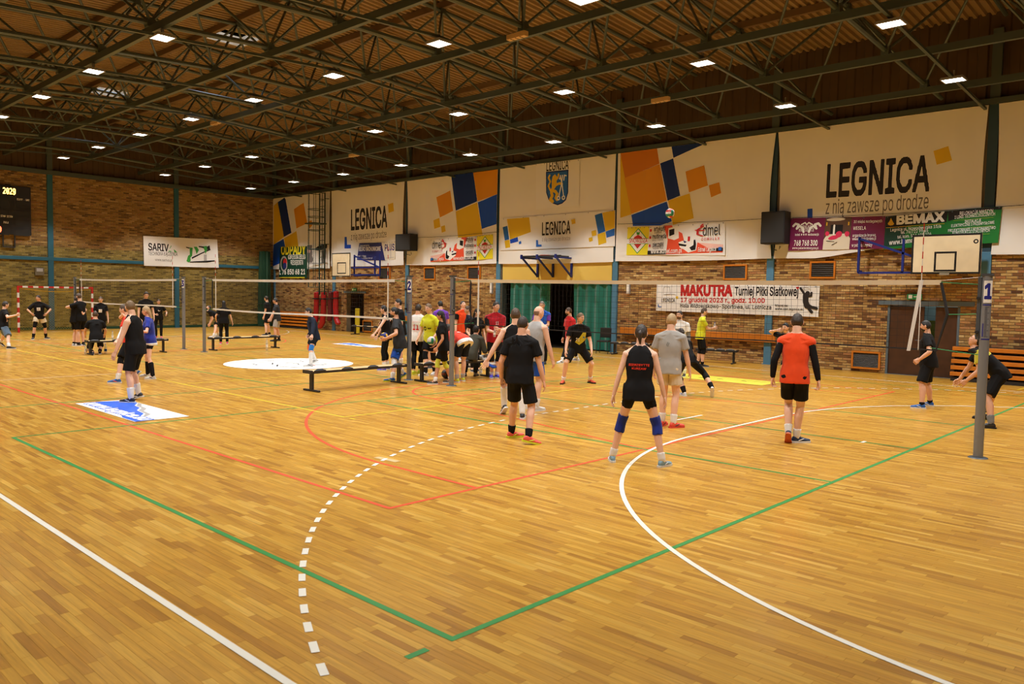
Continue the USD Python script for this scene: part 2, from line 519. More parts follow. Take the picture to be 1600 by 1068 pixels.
OPEN = (-20.08, -14.2, 0.0, 3.42)                                   # the curtained opening with its yellow panel
DOOR = (-4.35, -2.45, 0.0, 2.02)                                     # double door at the right
DOOR_L = (-31.35, -29.85, 0.0, 2.02)                                 # recess near the left corner
wall_right = obj('wall_right', MB().box((X0, Y1, OPEN[3]), (X1 + 0.3, Y1 + 0.28, ZW)).box((X0, Y1, 2.02), (OPEN[0], Y1 + 0.28, OPEN[3])).box((OPEN[1], Y1, 2.02), (X1 + 0.3, Y1 + 0.28, OPEN[3]))
                 .box((X0, Y1, -0.1), (DOOR_L[0], Y1 + 0.28, 2.02)).box((DOOR_L[1], Y1, -0.1), (OPEN[0], Y1 + 0.28, 2.02)).box((OPEN[1], Y1, -0.1), (DOOR[0], Y1 + 0.28, 2.02))
                 .box((DOOR[1], Y1, -0.1), (X1 + 0.3, Y1 + 0.28, 2.02)).mesh(), MORTAR, kind='structure')
qs = courses(X0, X1, 0.0, 3.9, [OPEN, DOOR, DOOR_L], 11)
key = [(-((q[0] > -11.5) and q[2] < 3.3 and q[1] < 0.2) * (1.0 / ((q[0] - CAM[0]) ** 2 + 24.4 ** 2)), i) for i, q in enumerate(qs)]
first = {i for _, i in sorted(key)[:300]}
for i in sorted(first):
    obj('brick', (brick_block(qs[i], right_plane(Y1)), _bf), brick_tones[int(rng.choice(7, p=[.06, .13, .2, .24, .18, .12, .07]))], wall_right)
brickwork([q for i, q in enumerate(qs) if i not in first], right_plane(Y1), brick_m, wall_right)

wall_left = obj('wall_left', MB().box((X0 - 0.3, Y0 - 0.3, -0.1), (X0, Y1 + 0.3, ZW)).mesh(), MORTAR, kind='structure')
ql = courses(Y0, Y1, 0.12, ZW - 0.05, [], 12)
brickwork([q for q in ql if q[2] >= 3.95], left_plane(X0), brick_l, wall_left)
brickwork([q for q in ql if q[2] < 3.95], left_plane(X0), brick_g, wall_left)
obj('wall_back', MB().box((X0 - 0.3, Y0 - 0.3, -0.1), (X1 + 0.3, Y0, 10.6)).mesh(), DARKWALL, kind='structure')
obj('wall_front', MB().box((X1, Y0 - 0.3, -0.1), (X1 + 0.3, Y1 + 0.3, 10.6)).mesh(), DARKWALL, kind='structure')
obj('baseboard_left', MB().box((X0, Y0, 0.0), (X0 + 0.03, Y1, 0.13)).mesh(), mat('dark_green_paint', srgb(24, 66, 44), 0.5), kind='structure')

# upper walls of brown ribbed sheet above the brick
CLAD = mat('brown_cladding', (0.075, 0.042, 0.016), 0.7, var=0.15, vscale=1.2)


def ribbed(s0, s1, z0, z1, place, pitch=0.5, depth=0.04):
    s = [s0]; w = [0.0]
    while s[-1] < s1:
        b = s[-1]
        s += [b + pitch * 0.42, b + pitch * 0.5, b + pitch * 0.92, b + pitch]; w += [0, depth, depth, 0]
    s, w = np.array(s), np.array(w)
    v = np.vstack([place(s, np.full(len(s), z0), w), place(s, np.full(len(s), z1), w)])
    n = len(s); i = np.arange(n - 1)
    return v, np.stack([i, i + 1, n + i + 1, n + i], 1)


obj('wall_right_upper', ribbed(X0, X1, ZW, 10.4, right_plane(Y1 + 0.12)), CLAD, kind='structure')
obj('wall_left_upper', ribbed(Y0, Y1, ZW, 10.6, left_plane(X0 - 0.1)), CLAD, kind='structure')
obj('wall_right_backing', MB().box((X0 - 0.3, Y1 + 0.2, ZW - 0.1), (X1 + 0.3, Y1 + 0.3, 10.6)).mesh(), CLAD, kind='structure')
obj('wall_left_backing', MB().box((X0 - 0.3, Y0 - 0.3, ZW - 0.1), (X0 - 0.2, Y1 + 0.3, 10.6)).mesh(), CLAD, kind='structure')

# --- blue steel columns and rails
BLUE = mat('blue_grey_paint', srgb(78, 128, 158), 0.5, var=0.06)
DARK = mat('dark_grey_green_steel', (0.060, 0.082, 0.078), 0.42, spec=0.6)
TEAL = mat('teal_paint', srgb(34, 92, 112), 0.5, var=0.06)
GAP_SHADE = mat('dark_blue_grey_paint', srgb(44, 72, 88), 0.5, var=0.06)  # column blue darkened: shade in the gaps between hangings, put into the colour
COLW = ['the one behind the camera side', 'the one left of the scoreboard', 'the one beside the scoreboard', 'the one behind the white company banner']
COLL = ['light blue steel column beyond the right edge of the picture', 'light blue steel column behind the net post numbered 1', 'light blue steel column behind the tournament banner, left of the maroon banner', 'light blue steel column on the right side of the green curtains', 'light blue steel column on the left side of the green curtains',
        'light blue steel column behind the net post numbered 2', 'light blue steel column behind the ladder, among the red pads', 'light blue steel column in the far left corner']
COLX = [-1.87 - 6.115 * k for k in range(-1, 7)]


def column(name_pos, lo, hi, m, lab, up):
    t = thing('steel_column', lab, 'column', name_pos, kind='structure')
    x, y = name_pos[0], name_pos[1]
    b = rounded_box((lo[0] - x, lo[1] - y, 0.0), (hi[0] - x, hi[1] - y, 3.5), 0.008)
    obj('column_shaft', b, m, t)
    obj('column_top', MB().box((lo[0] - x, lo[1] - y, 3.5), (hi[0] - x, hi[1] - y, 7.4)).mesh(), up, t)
    obj('column_head', MB().box((lo[0] - x, lo[1] - y, 7.4), (hi[0] - x, hi[1] - y, 9.4)).mesh(), DARK, t)
    obj('base_plate', MB().box((lo[0] - x - 0.04, lo[1] - y - 0.02, 0), (hi[0] - x + 0.04, hi[1] - y, 0.015)).mesh(), m, t)


for i, x in enumerate(COLX):
    column((x, Y1 - 0.05, 0), (x - 0.12, Y1 - 0.08, 0), (x + 0.12, Y1 + 0.05, 0), BLUE, COLL[i], GAP_SHADE)
for i, y in enumerate((-2.75, 3.3, 9.35, 15.4)):
    column((X0 + 0.05, y, 0), (X0, y - 0.12, 0), (X0 + 0.09, y + 0.12, 0), TEAL, f'teal steel column on the far left brick wall, {COLW[i]}', TEAL)
obj('trim_1', rounded_box((X0, Y0, 3.30), (X0 + 0.10, Y1, 3.46), 0.01), TEAL, kind='structure', label='teal steel rail running along the left wall')
obj('trim_2', MB().box((X0, Y1 - 0.14, ZW), (X1, Y1 + 0.02, ZW + 0.14)).mesh(), DARK, kind='structure')
obj('trim_3', MB().box((X0, Y0, ZW - 0.06), (X0 + 0.14, Y1, ZW + 0.14)).mesh(), DARK, kind='structure')

# --- roof: ribbed sheet with two roof lights
SHEET = mat('roof_sheet', (0.28, 0.18, 0.082), 0.6, var=0.12, vscale=0.7)
HOLES = [(-22.05, -20.75, 9.1, 10.35), (-33.0, -31.65, 9.2, 10.4)]
mb = MB()


def roof_strip(x0, x1, y0, y1):
    if x1 - x0 < 1e-6:
        return
    s, w = [x0], [0.0]
    p = 0.22
    k = math.floor((x0 - X0) / p)
    while s[-1] < x1:
        b = X0 + k * p
        for t, d in ((0.36, 0.0), (0.5, 0.075), (0.86, 0.075), (1.0, 0.0)):
            if x0 < b + t * p < x1:
                s.append(b + t * p); w.append(d)
        k += 1
        if X0 + k * p >= x1:
            s.append(x1); w.append(0.0); break
    s, w = np.array(s), np.array(w); n = len(s); i = np.arange(n - 1)
    rows = [np.stack([s, np.full(n, y), z_top(y) + 0.24 + w], 1) for y in (y0, y1)]
    mb.add(np.vstack(rows), np.stack([i, n + i, n + i + 1, i + 1], 1))


edges = sorted({X0 - 0.3, X1 + 0.3, *[h[0] for h in HOLES], *[h[1] for h in HOLES]})
for a, b in zip(edges[:-1], edges[1:]):
    hole = next((h for h in HOLES if abs(h[0] - a) < 1e-6), None)
    ys = [Y0 - 0.3, 9.0, Y1 + 0.3] if hole is None else [Y0 - 0.3, 9.0, hole[2], hole[3], Y1 + 0.3]
    for c, d in zip(ys[:-1], ys[1:]):
        if hole is None or c != hole[2]:
            roof_strip(a, b, c, d)
ceiling = obj('ceiling', mb.mesh(), SHEET, kind='structure')
top = MB()                                                          # insulation on top closes the hall off from the sky
for a, b in zip(edges[:-1], edges[1:]):
    hole = next((h for h in HOLES if abs(h[0] - a) < 1e-6), None)
    for c, d in ([(Y0 - 0.3, Y1 + 0.3)] if hole is None else [(Y0 - 0.3, hole[2]), (hole[3], Y1 + 0.3)]):
        top.box((a, c, 10.62), (b, d, 10.75))
obj('roof_deck', top.mesh(), DARKWALL, ceiling)
for h in HOLES:
    w = obj('window_1' if h is HOLES[0] else 'window_2', MB().box((h[0] - 0.06, h[2] - 0.06, 10.3), (h[0], h[3] + 0.06, 10.8)).box((h[1], h[2] - 0.06, 10.3), (h[1] + 0.06, h[3] + 0.06, 10.8))
            .box((h[0], h[2] - 0.06, 10.3), (h[1], h[2], 10.8)).box((h[0], h[3], 10.3), (h[1], h[3] + 0.06, 10.8)).mesh(), mat('roof_light_kerb', (0.5, 0.42, 0.3), 0.6), kind='structure', label='square roof light with daylight behind the truss bars')
    pane = usdkit.material(stage, '/World/Looks/clear_pane_%d' % HOLES.index(h), {'t': ('transparent_bsdf', {'color': (0.95, 0.97, 1)}), 'g': ('glossy_bsdf', {'roughness': 0.05}), 'f': ('fresnel', {'IOR': 1.45}), 'm': ('mix_closure', {})},
                           [('f.fac', 'm.fac'), ('t.BSDF', 'm.closure1'), ('g.BSDF', 'm.closure2')], surface='m.closure')
    obj('pane', MB().box((h[0], h[2], 10.78), (h[1], h[3], 10.79)).mesh(), pane, w)
    obj('glazing_bar', MB().box(((h[0] + h[1]) / 2 - 0.02, h[2], 10.74), ((h[0] + h[1]) / 2 + 0.02, h[3], 10.78)).mesh(), DARK, w)

# --- space frame under the roof, 3 m pyramids
frame = thing('roof_frame', 'dark grey steel space frame of tubes under the ribbed roof', 'roof frame', kind='structure')
NX = [-6.18 - 3.02 * k for k in range(-4, 11)]
NY = [-1.5 + 3 * k for k in range(8)]
TX = [x - 1.51 for x in NX[:-1]]
TY = [3.0 * k for k in range(7)]
for x in NX:
    obj('bottom_chord', MB().tube([(x, y, z_bottom(y)) for y in [Y0 + 0.3] + NY + [Y1 - 0.15]], 0.062, 8).mesh(), DARK, frame, smooth=40)
for x in TX:
    obj('top_chord', MB().tube([(x, y, z_top(y)) for y in [-2.5] + TY + [20.8]], 0.055, 8).mesh(), DARK, frame, smooth=40)
for y in NY:
    obj('cross_beam', MB().box((X0, y - 0.055, z_bottom(y) - 0.27), (X1, y + 0.055, z_bottom(y) - 0.10)).mesh(), DARK, frame)
PURLIN = mat('roof_purlin', (0.16, 0.095, 0.045), 0.6)
for y in TY:
    obj('purlin', MB().box((X0, y - 0.06, z_top(y) + 0.05), (X1, y + 0.06, z_top(y) + 0.235)).mesh(), PURLIN, frame)
LX = LAMP_X
for x in LX:                                                        # cable trays that carry the floodlights
    obj('cable_tray', MB().beam((x, Y0 + 0.2, z_bottom(Y0) - 0.43), (x, 9, z_bottom(9) - 0.43), 0.07, 0.06).beam((x, 9, z_bottom(9) - 0.43), (x, Y1 - 0.1, z_bottom(Y1) - 0.43), 0.07, 0.06).mesh(), DARK, frame)
bars = []
for x in NX:
    for y in NY:
        for dx in (-1.51, 1.51):
            for dy in (-1.5, 1.5):
                tx, ty = x + dx, y + dy
                if TX[-1] - 0.1 < tx < TX[0] + 0.1 and -0.1 < ty < 18.1:
                    a, b = np.array((x, y, z_bottom(y))), np.array((tx, ty, z_top(ty)))
                    bars.append((np.linalg.norm((a + b) / 2 - CAM) + (40 if ((a + b) / 2 - CAM) @ _f < 3 else 0), a, b))
bars.sort(key=lambda q: q[0])
for d, a, b in bars[:300]:
    obj('diagonal', MB().tube([a, b], 0.034, 6).mesh(), DARK, frame, smooth=40)
far = MB()
for d, a, b in bars[300:]:
    far.tube([a, b], 0.034, 6)
obj('diagonal_lattice', far.mesh(), DARK, frame, kind='stuff')
nodes = MB()
for x in NX:
    for y in NY:
        nodes.box((x - 0.09, y - 0.09, z_bottom(y) - 0.11), (x + 0.09, y + 0.09, z_bottom(y) + 0.10))
for x in TX:
    for y in TY:
        nodes.box((x - 0.08, y - 0.08, z_top(y) - 0.09), (x + 0.08, y + 0.08, z_top(y) + 0.06))
obj('joint', nodes.mesh(), DARK, frame, kind='stuff')

# --- floodlights under the cable trays
HOUS = mat('floodlight_housing', (0.30, 0.29, 0.27), 0.5)
DIFF = glow('floodlight_diffuser', (1.0, 0.97, 0.93), 4.0)
fl0 = None
ORD = ['first', 'second', 'third', 'fourth', 'fifth', 'sixth', 'seventh', 'eighth', 'ninth', 'tenth']
ROWN = ['row farthest from the banners', 'fourth row from the banners', 'middle row', 'second row from the banners', 'row nearest the banners']
for j, (y, z) in enumerate(LAMP_ROWS):
    for i, x in enumerate(LAMP_X):
        lab = f'white LED floodlight, {ORD[9 - i]} from the left wall in the {ROWN[j]}'
        zt = z_bottom(y) - 0.40
        if fl0 is None:
            fl0 = thing('floodlight', lab, 'floodlight', (x, y, z), group='LED floodlights under the roof')
            obj('housing', MB().box((-0.24, -0.20, 0.012), (0.24, 0.20, 0.055)).box((-0.25, -0.21, -0.004), (-0.225, 0.21, 0.03)).box((0.225, -0.21, -0.004), (0.25, 0.21, 0.03)).box((-0.225, -0.21, -0.004), (0.225, -0.185, 0.03)).box((-0.225, 0.185, -0.004), (0.225, 0.21, 0.03)).mesh(), HOUS, fl0)
            obj('diffuser', MB().box((-0.222, -0.182, 0.0), (0.222, 0.182, 0.011)).mesh(), DIFF, fl0)
            obj('bracket', MB().box((-0.015, -0.03, 0.055), (0.015, 0.03, 0.24)).mesh(), HOUS, fl0)
        else:
            copy_of(fl0, 'floodlight', (x, y, z), 0, lab)

# ------------------------------------------------------------------ the curtained opening, doors and what lies beyond them
YEL = mat('pale_yellow_panel', srgb(232, 200, 98), 0.6)
panel = obj('wall_panel', rounded_box((OPEN[0] + 0.08, Y1 - 0.02, 2.62), (OPEN[1] - 0.08, Y1 + 0.1, 3.44), 0.01), YEL, kind='structure', label='pale yellow panel above the green curtains')
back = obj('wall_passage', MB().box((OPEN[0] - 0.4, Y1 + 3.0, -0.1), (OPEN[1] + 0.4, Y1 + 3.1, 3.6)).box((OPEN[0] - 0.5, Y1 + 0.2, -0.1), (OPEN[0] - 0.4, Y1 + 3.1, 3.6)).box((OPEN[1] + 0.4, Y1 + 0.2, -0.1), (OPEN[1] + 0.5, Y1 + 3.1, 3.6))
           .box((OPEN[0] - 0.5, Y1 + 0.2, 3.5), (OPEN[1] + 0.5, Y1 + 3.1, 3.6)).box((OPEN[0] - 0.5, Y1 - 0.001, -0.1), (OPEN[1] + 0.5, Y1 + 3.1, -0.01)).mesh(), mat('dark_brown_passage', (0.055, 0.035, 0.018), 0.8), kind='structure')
obj('trim_4', MB().box((OPEN[0], Y1, 0), (OPEN[0] + 0.08, Y1 + 0.28, 3.44)).box((OPEN[1] - 0.08, Y1, 0), (OPEN[1], Y1 + 0.28, 3.44)).mesh(), DARK, kind='structure')
CURT = mat('green_curtain', srgb(10, 112, 96), 0.75, var=0.08, vscale=3, sheen=0.3)


def curtain(s0, s1, z0, z1, seed, lab):
    r = np.random.default_rng(seed)
    n = int((s1 - s0) / 0.035); s = np.linspace(s0, s1, n); zs = np.linspace(z1, z0, 14)
    ph = np.cumsum(r.uniform(0.28, 0.62, n))
    v = []
    for k, z in enumerate(zs):
        t = k / 13
        a = 0.05 + 0.035 * t
        v.append(np.stack([s + 0.02 * np.sin(ph * 0.7 + t), Y1 + 0.10 + a * np.sin(ph) + 0.02 * np.sin(3.1 * s + 2 * t), np.full(n, z)], 1))
    v = np.vstack(v); i, j = np.meshgrid(np.arange(13), np.arange(n - 1), indexing='ij')
    q = np.stack([i * n + j, (i + 1) * n + j, (i + 1) * n + j + 1, i * n + j + 1], -1).reshape(-1, 4)
    t = thing('curtain', lab, 'curtain')
    obj('cloth', (v, q), CURT, t, smooth=True)
    obj('rail', MB().tube([(s0, Y1 + 0.10, z1 + 0.02), (s1, Y1 + 0.10, z1 + 0.02)], 0.018, 6).mesh(), DARK, t)


curtain(OPEN[0] + 0.42, -17.42, 0.04, 2.6, 3, 'dark green curtain on the left of the opening, drawn aside')
curtain(-16.22, OPEN[1] - 0.1, 0.04, 2.6, 4, 'dark green curtain on the right of the opening, behind a black chair')

WOOD_D = mat('dark_brown_door', (0.075, 0.03, 0.014), 0.45, var=0.2, vscale=3)
GREYM = mat('grey_steel', srgb(92, 108, 118), 0.45)


def door_leaf(n, hinge, w, ang, h=1.98):
    d = thing(f'door_{n}', None, None, hinge, ang, kind='structure')
    obj('leaf', rounded_box((0, -0.02, 0.01), (w, 0.02, h), 0.004), WOOD_D, d)
    obj('handle', MB().tube([(w - 0.08, -0.06, 1.02), (w - 0.2, -0.06, 1.02)], 0.01, 6).tube([(w - 0.08, -0.02, 1.02), (w - 0.08, -0.06, 1.02)], 0.01, 6).mesh(), GREYM, d)
    return d


corr = (DOOR[0], DOOR[1])
obj('trim_5', MB().box((corr[0] - 0.25, Y1 - 0.06, 2.02), (corr[1] + 0.35, Y1 + 0.02, 2.14)).mesh(), GREYM, kind='structure', label='grey steel lintel over the brown double door')
obj('trim_6', MB().box((corr[0], Y1 - 0.01, 0), (corr[0] + 0.06, Y1 + 0.25, 2.02)).box((corr[1] - 0.06, Y1 - 0.01, 0), (corr[1], Y1 + 0.25, 2.02)).box((corr[0], Y1 - 0.03, -0.01), (corr[1], Y1 + 0.25, 0.012)).mesh(), GREYM, kind='structure')
door_leaf(1, (corr[0] + 0.06, Y1 + 0.05, 0), 0.92, 0)
door_leaf(2, (corr[1] - 0.06, Y1 + 0.05, 0), 0.56, 180)
obj('wall_corridor', MB().box((corr[0] - 1.5, Y1 + 2.2, 1.55), (corr[1] + 1.5, Y1 + 2.3, 2.8)).mesh(), mat('light_blue_wall', srgb(150, 190, 200), 0.7), kind='structure')
obj('wall_corridor_dado', MB().box((corr[0] - 1.5, Y1 + 2.19, -0.1), (corr[1] + 1.5, Y1 + 2.3, 1.55)).mesh(), mat('olive_green_dado', srgb(120, 128, 40), 0.6), kind='structure')
obj('wall_corridor_sides', MB().box((corr[0] - 1.6, Y1 + 0.28, -0.1), (corr[0] - 1.5, Y1 + 2.3, 2.8)).box((corr[1] + 1.5, Y1 + 0.28, -0.1), (corr[1] + 1.6, Y1 + 2.3, 2.8)).box((corr[0] - 1.6, Y1 + 0.28, 2.7), (corr[1] + 1.6, Y1 + 2.3, 2.8))
    .box((corr[0] - 1.6, Y1 - 0.001, -0.1), (corr[1] + 1.6, Y1 + 2.3, -0.012)).mesh(), mat('corridor_grey', (0.35, 0.36, 0.33), 0.7), kind='structure')
cl = thing('ceiling_lamp', 'added round white lamp, unseen, lighting the corridor behind the double door', 'lamp', (-3.3, Y1 + 1.2, 2.62))  # unseen lamp added to brighten the corridor
obj('base', MB().lathe([(0.0, 0.08), (0.17, 0.08), (0.17, 0.04), (0, 0.04)], 16).mesh(), HOUS, cl)
obj('shade', MB().lathe([(0, 0.045), (0.15, 0.04), (0.13, -0.02), (0.0, -0.05)], 16).mesh(), glow('corridor_lamp_glow', (1, 0.97, 0.9), 9.0), cl)

GREEN_SIGN = mat('exit_sign_green', srgb(40, 150, 84), 0.5)
WHITE = mat('white_print', srgb(240, 238, 232), 0.55)


def exit_sign(x, z, lab):
    t = thing('exit_sign', lab, 'sign', (x, Y1 - 0.07, z))
    obj('plate', rounded_box((-0.2, -0.012, -0.08), (0.2, 0.012, 0.08), 0.004), GREEN_SIGN, t)
    g = [box(-0.16, -0.05, -0.06, 0.05), LineString([(-0.02, 0), (0.12, 0)]).buffer(0.012), Polygon([(0.1, -0.04), (0.16, 0), (0.1, 0.04)])]
    obj('pictogram', Sheet(right_plane(0)).flat(g, 0.014), WHITE, t)


exit_sign(-3.62, 2.26, 'green exit sign over the brown double door')
exit_sign(-30.6, 2.2, 'green exit sign over the dark recess near the left corner')

# recess near the left corner, with its lintel and yellow edge
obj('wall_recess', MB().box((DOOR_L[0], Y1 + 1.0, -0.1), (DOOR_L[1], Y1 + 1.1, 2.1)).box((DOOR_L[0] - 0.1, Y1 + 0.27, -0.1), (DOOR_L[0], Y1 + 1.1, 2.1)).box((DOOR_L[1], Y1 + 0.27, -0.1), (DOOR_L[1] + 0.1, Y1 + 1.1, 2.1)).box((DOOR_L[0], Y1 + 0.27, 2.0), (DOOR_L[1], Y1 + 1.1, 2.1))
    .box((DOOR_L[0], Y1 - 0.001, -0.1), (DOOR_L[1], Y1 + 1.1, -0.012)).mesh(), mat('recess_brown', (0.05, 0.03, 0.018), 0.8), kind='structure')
obj('trim_7', MB().box((DOOR_L[0] - 0.2, Y1 - 0.05, 2.02), (DOOR_L[1] + 0.2, Y1 + 0.02, 2.12)).mesh(), GREYM, kind='structure', label='grey steel lintel over the recess near the left corner')
obj('yellow_board', rounded_box((-30.15, Y1 - 0.32, 0), (-29.8, Y1 - 0.27, 1.25), 0.01), mat('yellow_board_paint', srgb(196, 176, 30), 0.5), label='narrow yellow board leaning beside the recess in the wall', cat='board')

# --- ventilation grilles with orange wooden frames
ORANGE = mat('orange_varnished_wood', srgb(206, 122, 34), 0.4, var=0.12, vscale=3)
GRILLE = mat('dark_grille', (0.025, 0.022, 0.02), 0.5)


def vent(c0, c1, lab, slats=9, group=None):
    (a, z1), (b, z0) = c0, c1
    w, h, f = abs(b - a), abs(z1 - z0), 0.055
    t = thing('vent', lab, 'vent', ((a + b) / 2, Y1 - 0.012, (z0 + z1) / 2), group=group)
    obj('backing', MB().box((-w / 2, -0.01, -h / 2), (w / 2, 0.008, h / 2)).mesh(), GRILLE, t)
    for q in ((-w / 2, -h / 2, w / 2, -h / 2 + f), (-w / 2, h / 2 - f, w / 2, h / 2), (-w / 2, -h / 2 + f, -w / 2 + f, h / 2 - f), (w / 2 - f, -h / 2 + f, w / 2, h / 2 - f)):
        obj('frame_bar', MB().box((q[0], -0.05, q[1]), (q[2], 0.0, q[3])).mesh(), ORANGE, t)
    for k in range(slats):
        z = -h / 2 + f + (k + 0.5) * (h - 2 * f) / slats
        obj('slat', MB().add([(-w / 2 + f, -0.03, z - 0.008), (w / 2 - f, -0.03, z - 0.008), (w / 2 - f, -0.014, z + 0.012), (-w / 2 + f, -0.014, z + 0.012), (-w / 2 + f, -0.034, z - 0.004), (w / 2 - f, -0.034, z - 0.004), (w / 2 - f, -0.018, z + 0.016), (-w / 2 + f, -0.018, z + 0.016)],
                           [(0, 1, 5, 4), (4, 5, 6, 7), (0, 3, 2, 1), (2, 3, 7, 6), (0, 4, 7, 3), (1, 2, 6, 5)]).mesh(), mat('grille_slat', (0.07, 0.06, 0.05), 0.5), t)


vent((-5.314, 0.622), (-4.479, 0.088), 'low wall vent with an orange wooden frame left of the double door', 10)
vent((-9.65, 3.251), (-8.796, 2.736), 'orange framed vent under the large banner with the blue and yellow squares')
vent((-6.7, 3.315), (-5.905, 2.779), 'orange framed vent right of the column, under the maroon banner', 7)
vent((-25.101, 3.315), (-24.317, 2.716), 'orange framed vent under the left sponsor banner, its left one', 7)
vent((-22.139, 3.315), (-21.314, 2.72), 'orange framed vent under the left sponsor banner, its right one', 7)
vent((-28.58, 3.349), (-27.647, 2.712), 'orange framed vent under the navy blue banner', 7)
vent((-29.879, 0.644), (-29.061, 0.057), 'low orange framed vent right of the recess near the left corner', 6)

# --- the great white hangings and the sponsors' banners
CLOTH = mat('white_tarpaulin', srgb(238, 235, 228), 0.6, var=0.03, vscale=0.8)
VINYL = mat('white_vinyl', srgb(240, 238, 234), 0.45)
P = {'yellow': mat('print_yellow', srgb(226, 186, 30), 0.5), 'orange': mat('print_orange', srgb(222, 150, 22), 0.5), 'deep': mat('print_orange_deep', srgb(205, 122, 16), 0.5), 'navy': mat('print_navy', srgb(8, 44, 116), 0.5), 'blue': mat('print_blue', srgb(16, 76, 196), 0.5),
     'sky': mat('print_mid_blue', srgb(38, 104, 190), 0.5), 'ink': mat('print_ink', srgb(34, 30, 32), 0.5), 'grey': mat('print_grey', srgb(112, 106, 104), 0.5), 'pale': mat('print_pale_grey', srgb(176, 172, 170), 0.5), 'white': WHITE, 'red': mat('print_red', srgb(196, 34, 34), 0.5),
     'coral': mat('print_coral', srgb(232, 84, 52), 0.5), 'pink': mat('print_pink', srgb(238, 190, 178), 0.5), 'green': mat('print_green', srgb(58, 160, 62), 0.5), 'forest': mat('print_forest', srgb(12, 62, 46), 0.5), 'leaf': mat('print_leaf_green', srgb(30, 122, 50), 0.4),
     'black': mat('print_black', srgb(20, 20, 22), 0.45), 'maroon': mat('print_maroon', srgb(118, 32, 78), 0.4), 'brown': mat('print_brown', srgb(92, 66, 48), 0.5), 'rose': mat('print_rose', srgb(216, 44, 88), 0.5), 'cream': mat('print_cream', srgb(222, 212, 190), 0.5), 'gold': mat('print_gold', srgb(216, 170, 40), 0.45),
     'indigo': mat('print_indigo', srgb(42, 48, 112), 0.5), 'lime': mat('print_lime', srgb(150, 180, 40), 0.5), 'acid': mat('print_bright_yellow', srgb(240, 226, 40), 0.5)}


def sheet_at(y, s0, s1, seed, amp=0.015):
    r = np.random.default_rng(seed)
    k = np.arange(s0 - 0.2, s1 + 0.4, 0.24)
    d = amp * (0.6 * np.sin(k * 2.3 + seed) + 0.5 * np.sin(k * 5.1 + 2 * seed)) + r.uniform(-amp, amp, len(k)) * 0.4
    return Sheet(right_plane(y), k, d)


def edge(s, z0, z1, pull):
    """A side edge of a hanging, pulled in between its ties."""
    return [(s + pull * math.sin(math.pi * min(1, max(0, (z - z0) / (z1 - z0)))), z) for z in np.linspace(z0, z1, 9)]


def hanging(name, lab, s0, s1, z0, z1, y, seed, art, pull=(0.0, 0.0), sag=0.03, lift=None, amp=0.014, cat='banner'):
    sh = sheet_at(y, s0, s1, seed, amp)
    left, right = edge(s0, z0, z1, pull[0]), edge(s1, z0, z1, -pull[1])
    bot = [(s1 + (s0 - s1) * t, z0 - sag * math.sin(math.pi * t) + (lift(1 - t) if lift else 0)) for t in np.linspace(0, 1, 14)][1:-1]
    g = Polygon(left + right[::-1] + bot).buffer(0)
    t = thing(name, lab, cat)
    obj('cloth', sh.slab(g, 0.006), CLOTH, t)
    lay(t, sh, art, g)
    return t


def lay(t, sh, art, clip=None):
    """Prints: (material, shape or list of corner points), later ones over earlier ones."""
    for k, (m, g) in enumerate(art):
        g = Polygon(g).buffer(0) if isinstance(g, list) else g
        if clip is not None:
            g = shapely.intersection(g, clip.buffer(-0.004))
        if not g.is_empty:
            obj('print', sh.flat(g, 0.0025 + 0.0011 * k), P[m], t)


def flag(name, lab, corners, y, seed, ground, art, amp=0.006, cat='banner', sheet=None):
    """A sponsor's banner from its four corners TL, TR, BR, BL."""
    g = Polygon(corners).buffer(0)
    b = g.bounds
    sh = sheet or sheet_at(y, b[0], b[2], seed, amp)
    t = thing(name, lab, cat)
    obj('vinyl', sh.slab(g, 0.004), P[ground] if ground in P else VINYL, t)
    lay(t, sh, art, g)
    tl, tr = corners[0], corners[1]
    for q in np.linspace(0.02, 0.98, 6):
        p = np.array(tl) + (np.array(tr) - np.array(tl)) * q + (0, -0.03)
        if sheet is None:
            obj('eyelet', Sheet(right_plane(y - 0.012)).flat(Point(*p).buffer(0.02, 6).difference(Point(*p).buffer(0.009, 6)), 0.01), GREYM, t)
    return t


def T(m, text, p, h, bold=0):
    return (m, put_text(text, p[0], p[1], h, bold))


ZB, ZT = 3.42, 7.40
hanging('banner', 'white wall hanging with blue and yellow squares in the left corner behind the ladder', -38.52, -32.72, 3.32, ZT, 21.07, 1, [
    ('yellow', [(-38.449, 6.993), (-37.986, 7.17), (-37.33, 5.149), (-38.446, 4.736)]), ('navy', [(-37.986, 7.17), (-37.272, 7.382), (-37.143, 7.251), (-36.564, 5.358), (-37.33, 5.149)]), ('blue', [(-38.539, 3.481), (-38.446, 4.736), (-37.356, 5.047), (-37.199, 4.597), (-37.782, 3.646)]),
    ('yellow', [(-37.304, 5.066), (-36.001, 5.437), (-35.75, 4.458), (-37.135, 4.493)]), ('orange', [(-36.293, 6.658), (-35.274, 6.96), (-34.906, 5.82), (-36.002, 5.571)]), ('orange', [(-34.822, 5.882), (-34.466, 5.962), (-34.417, 5.666), (-34.701, 5.502)])], pull=(0.0, 0.06))
hanging('banner', 'white wall hanging lettered LEGNICA, second from the left corner', -32.6, -26.5, ZB, ZT, 21.07, 2, [
    T('ink', 'LEGNICA', [(-30.826, 5.288), (-27.81, 5.321)], 0.98, 2), T('grey', 'z nią zawsze po drodze', [(-30.82, 4.745), (-27.85, 4.801)], 0.34), ('yellow', [(-27.751, 6.387), (-27.339, 6.448), (-27.277, 6.039), (-27.678, 5.974)]),
    ('blue', [(-31.385, 4.938), (-31.203, 4.931), (-31.167, 4.526), (-30.817, 4.516), (-30.815, 4.331), (-31.379, 4.345)])], pull=(0.06, 0.1))
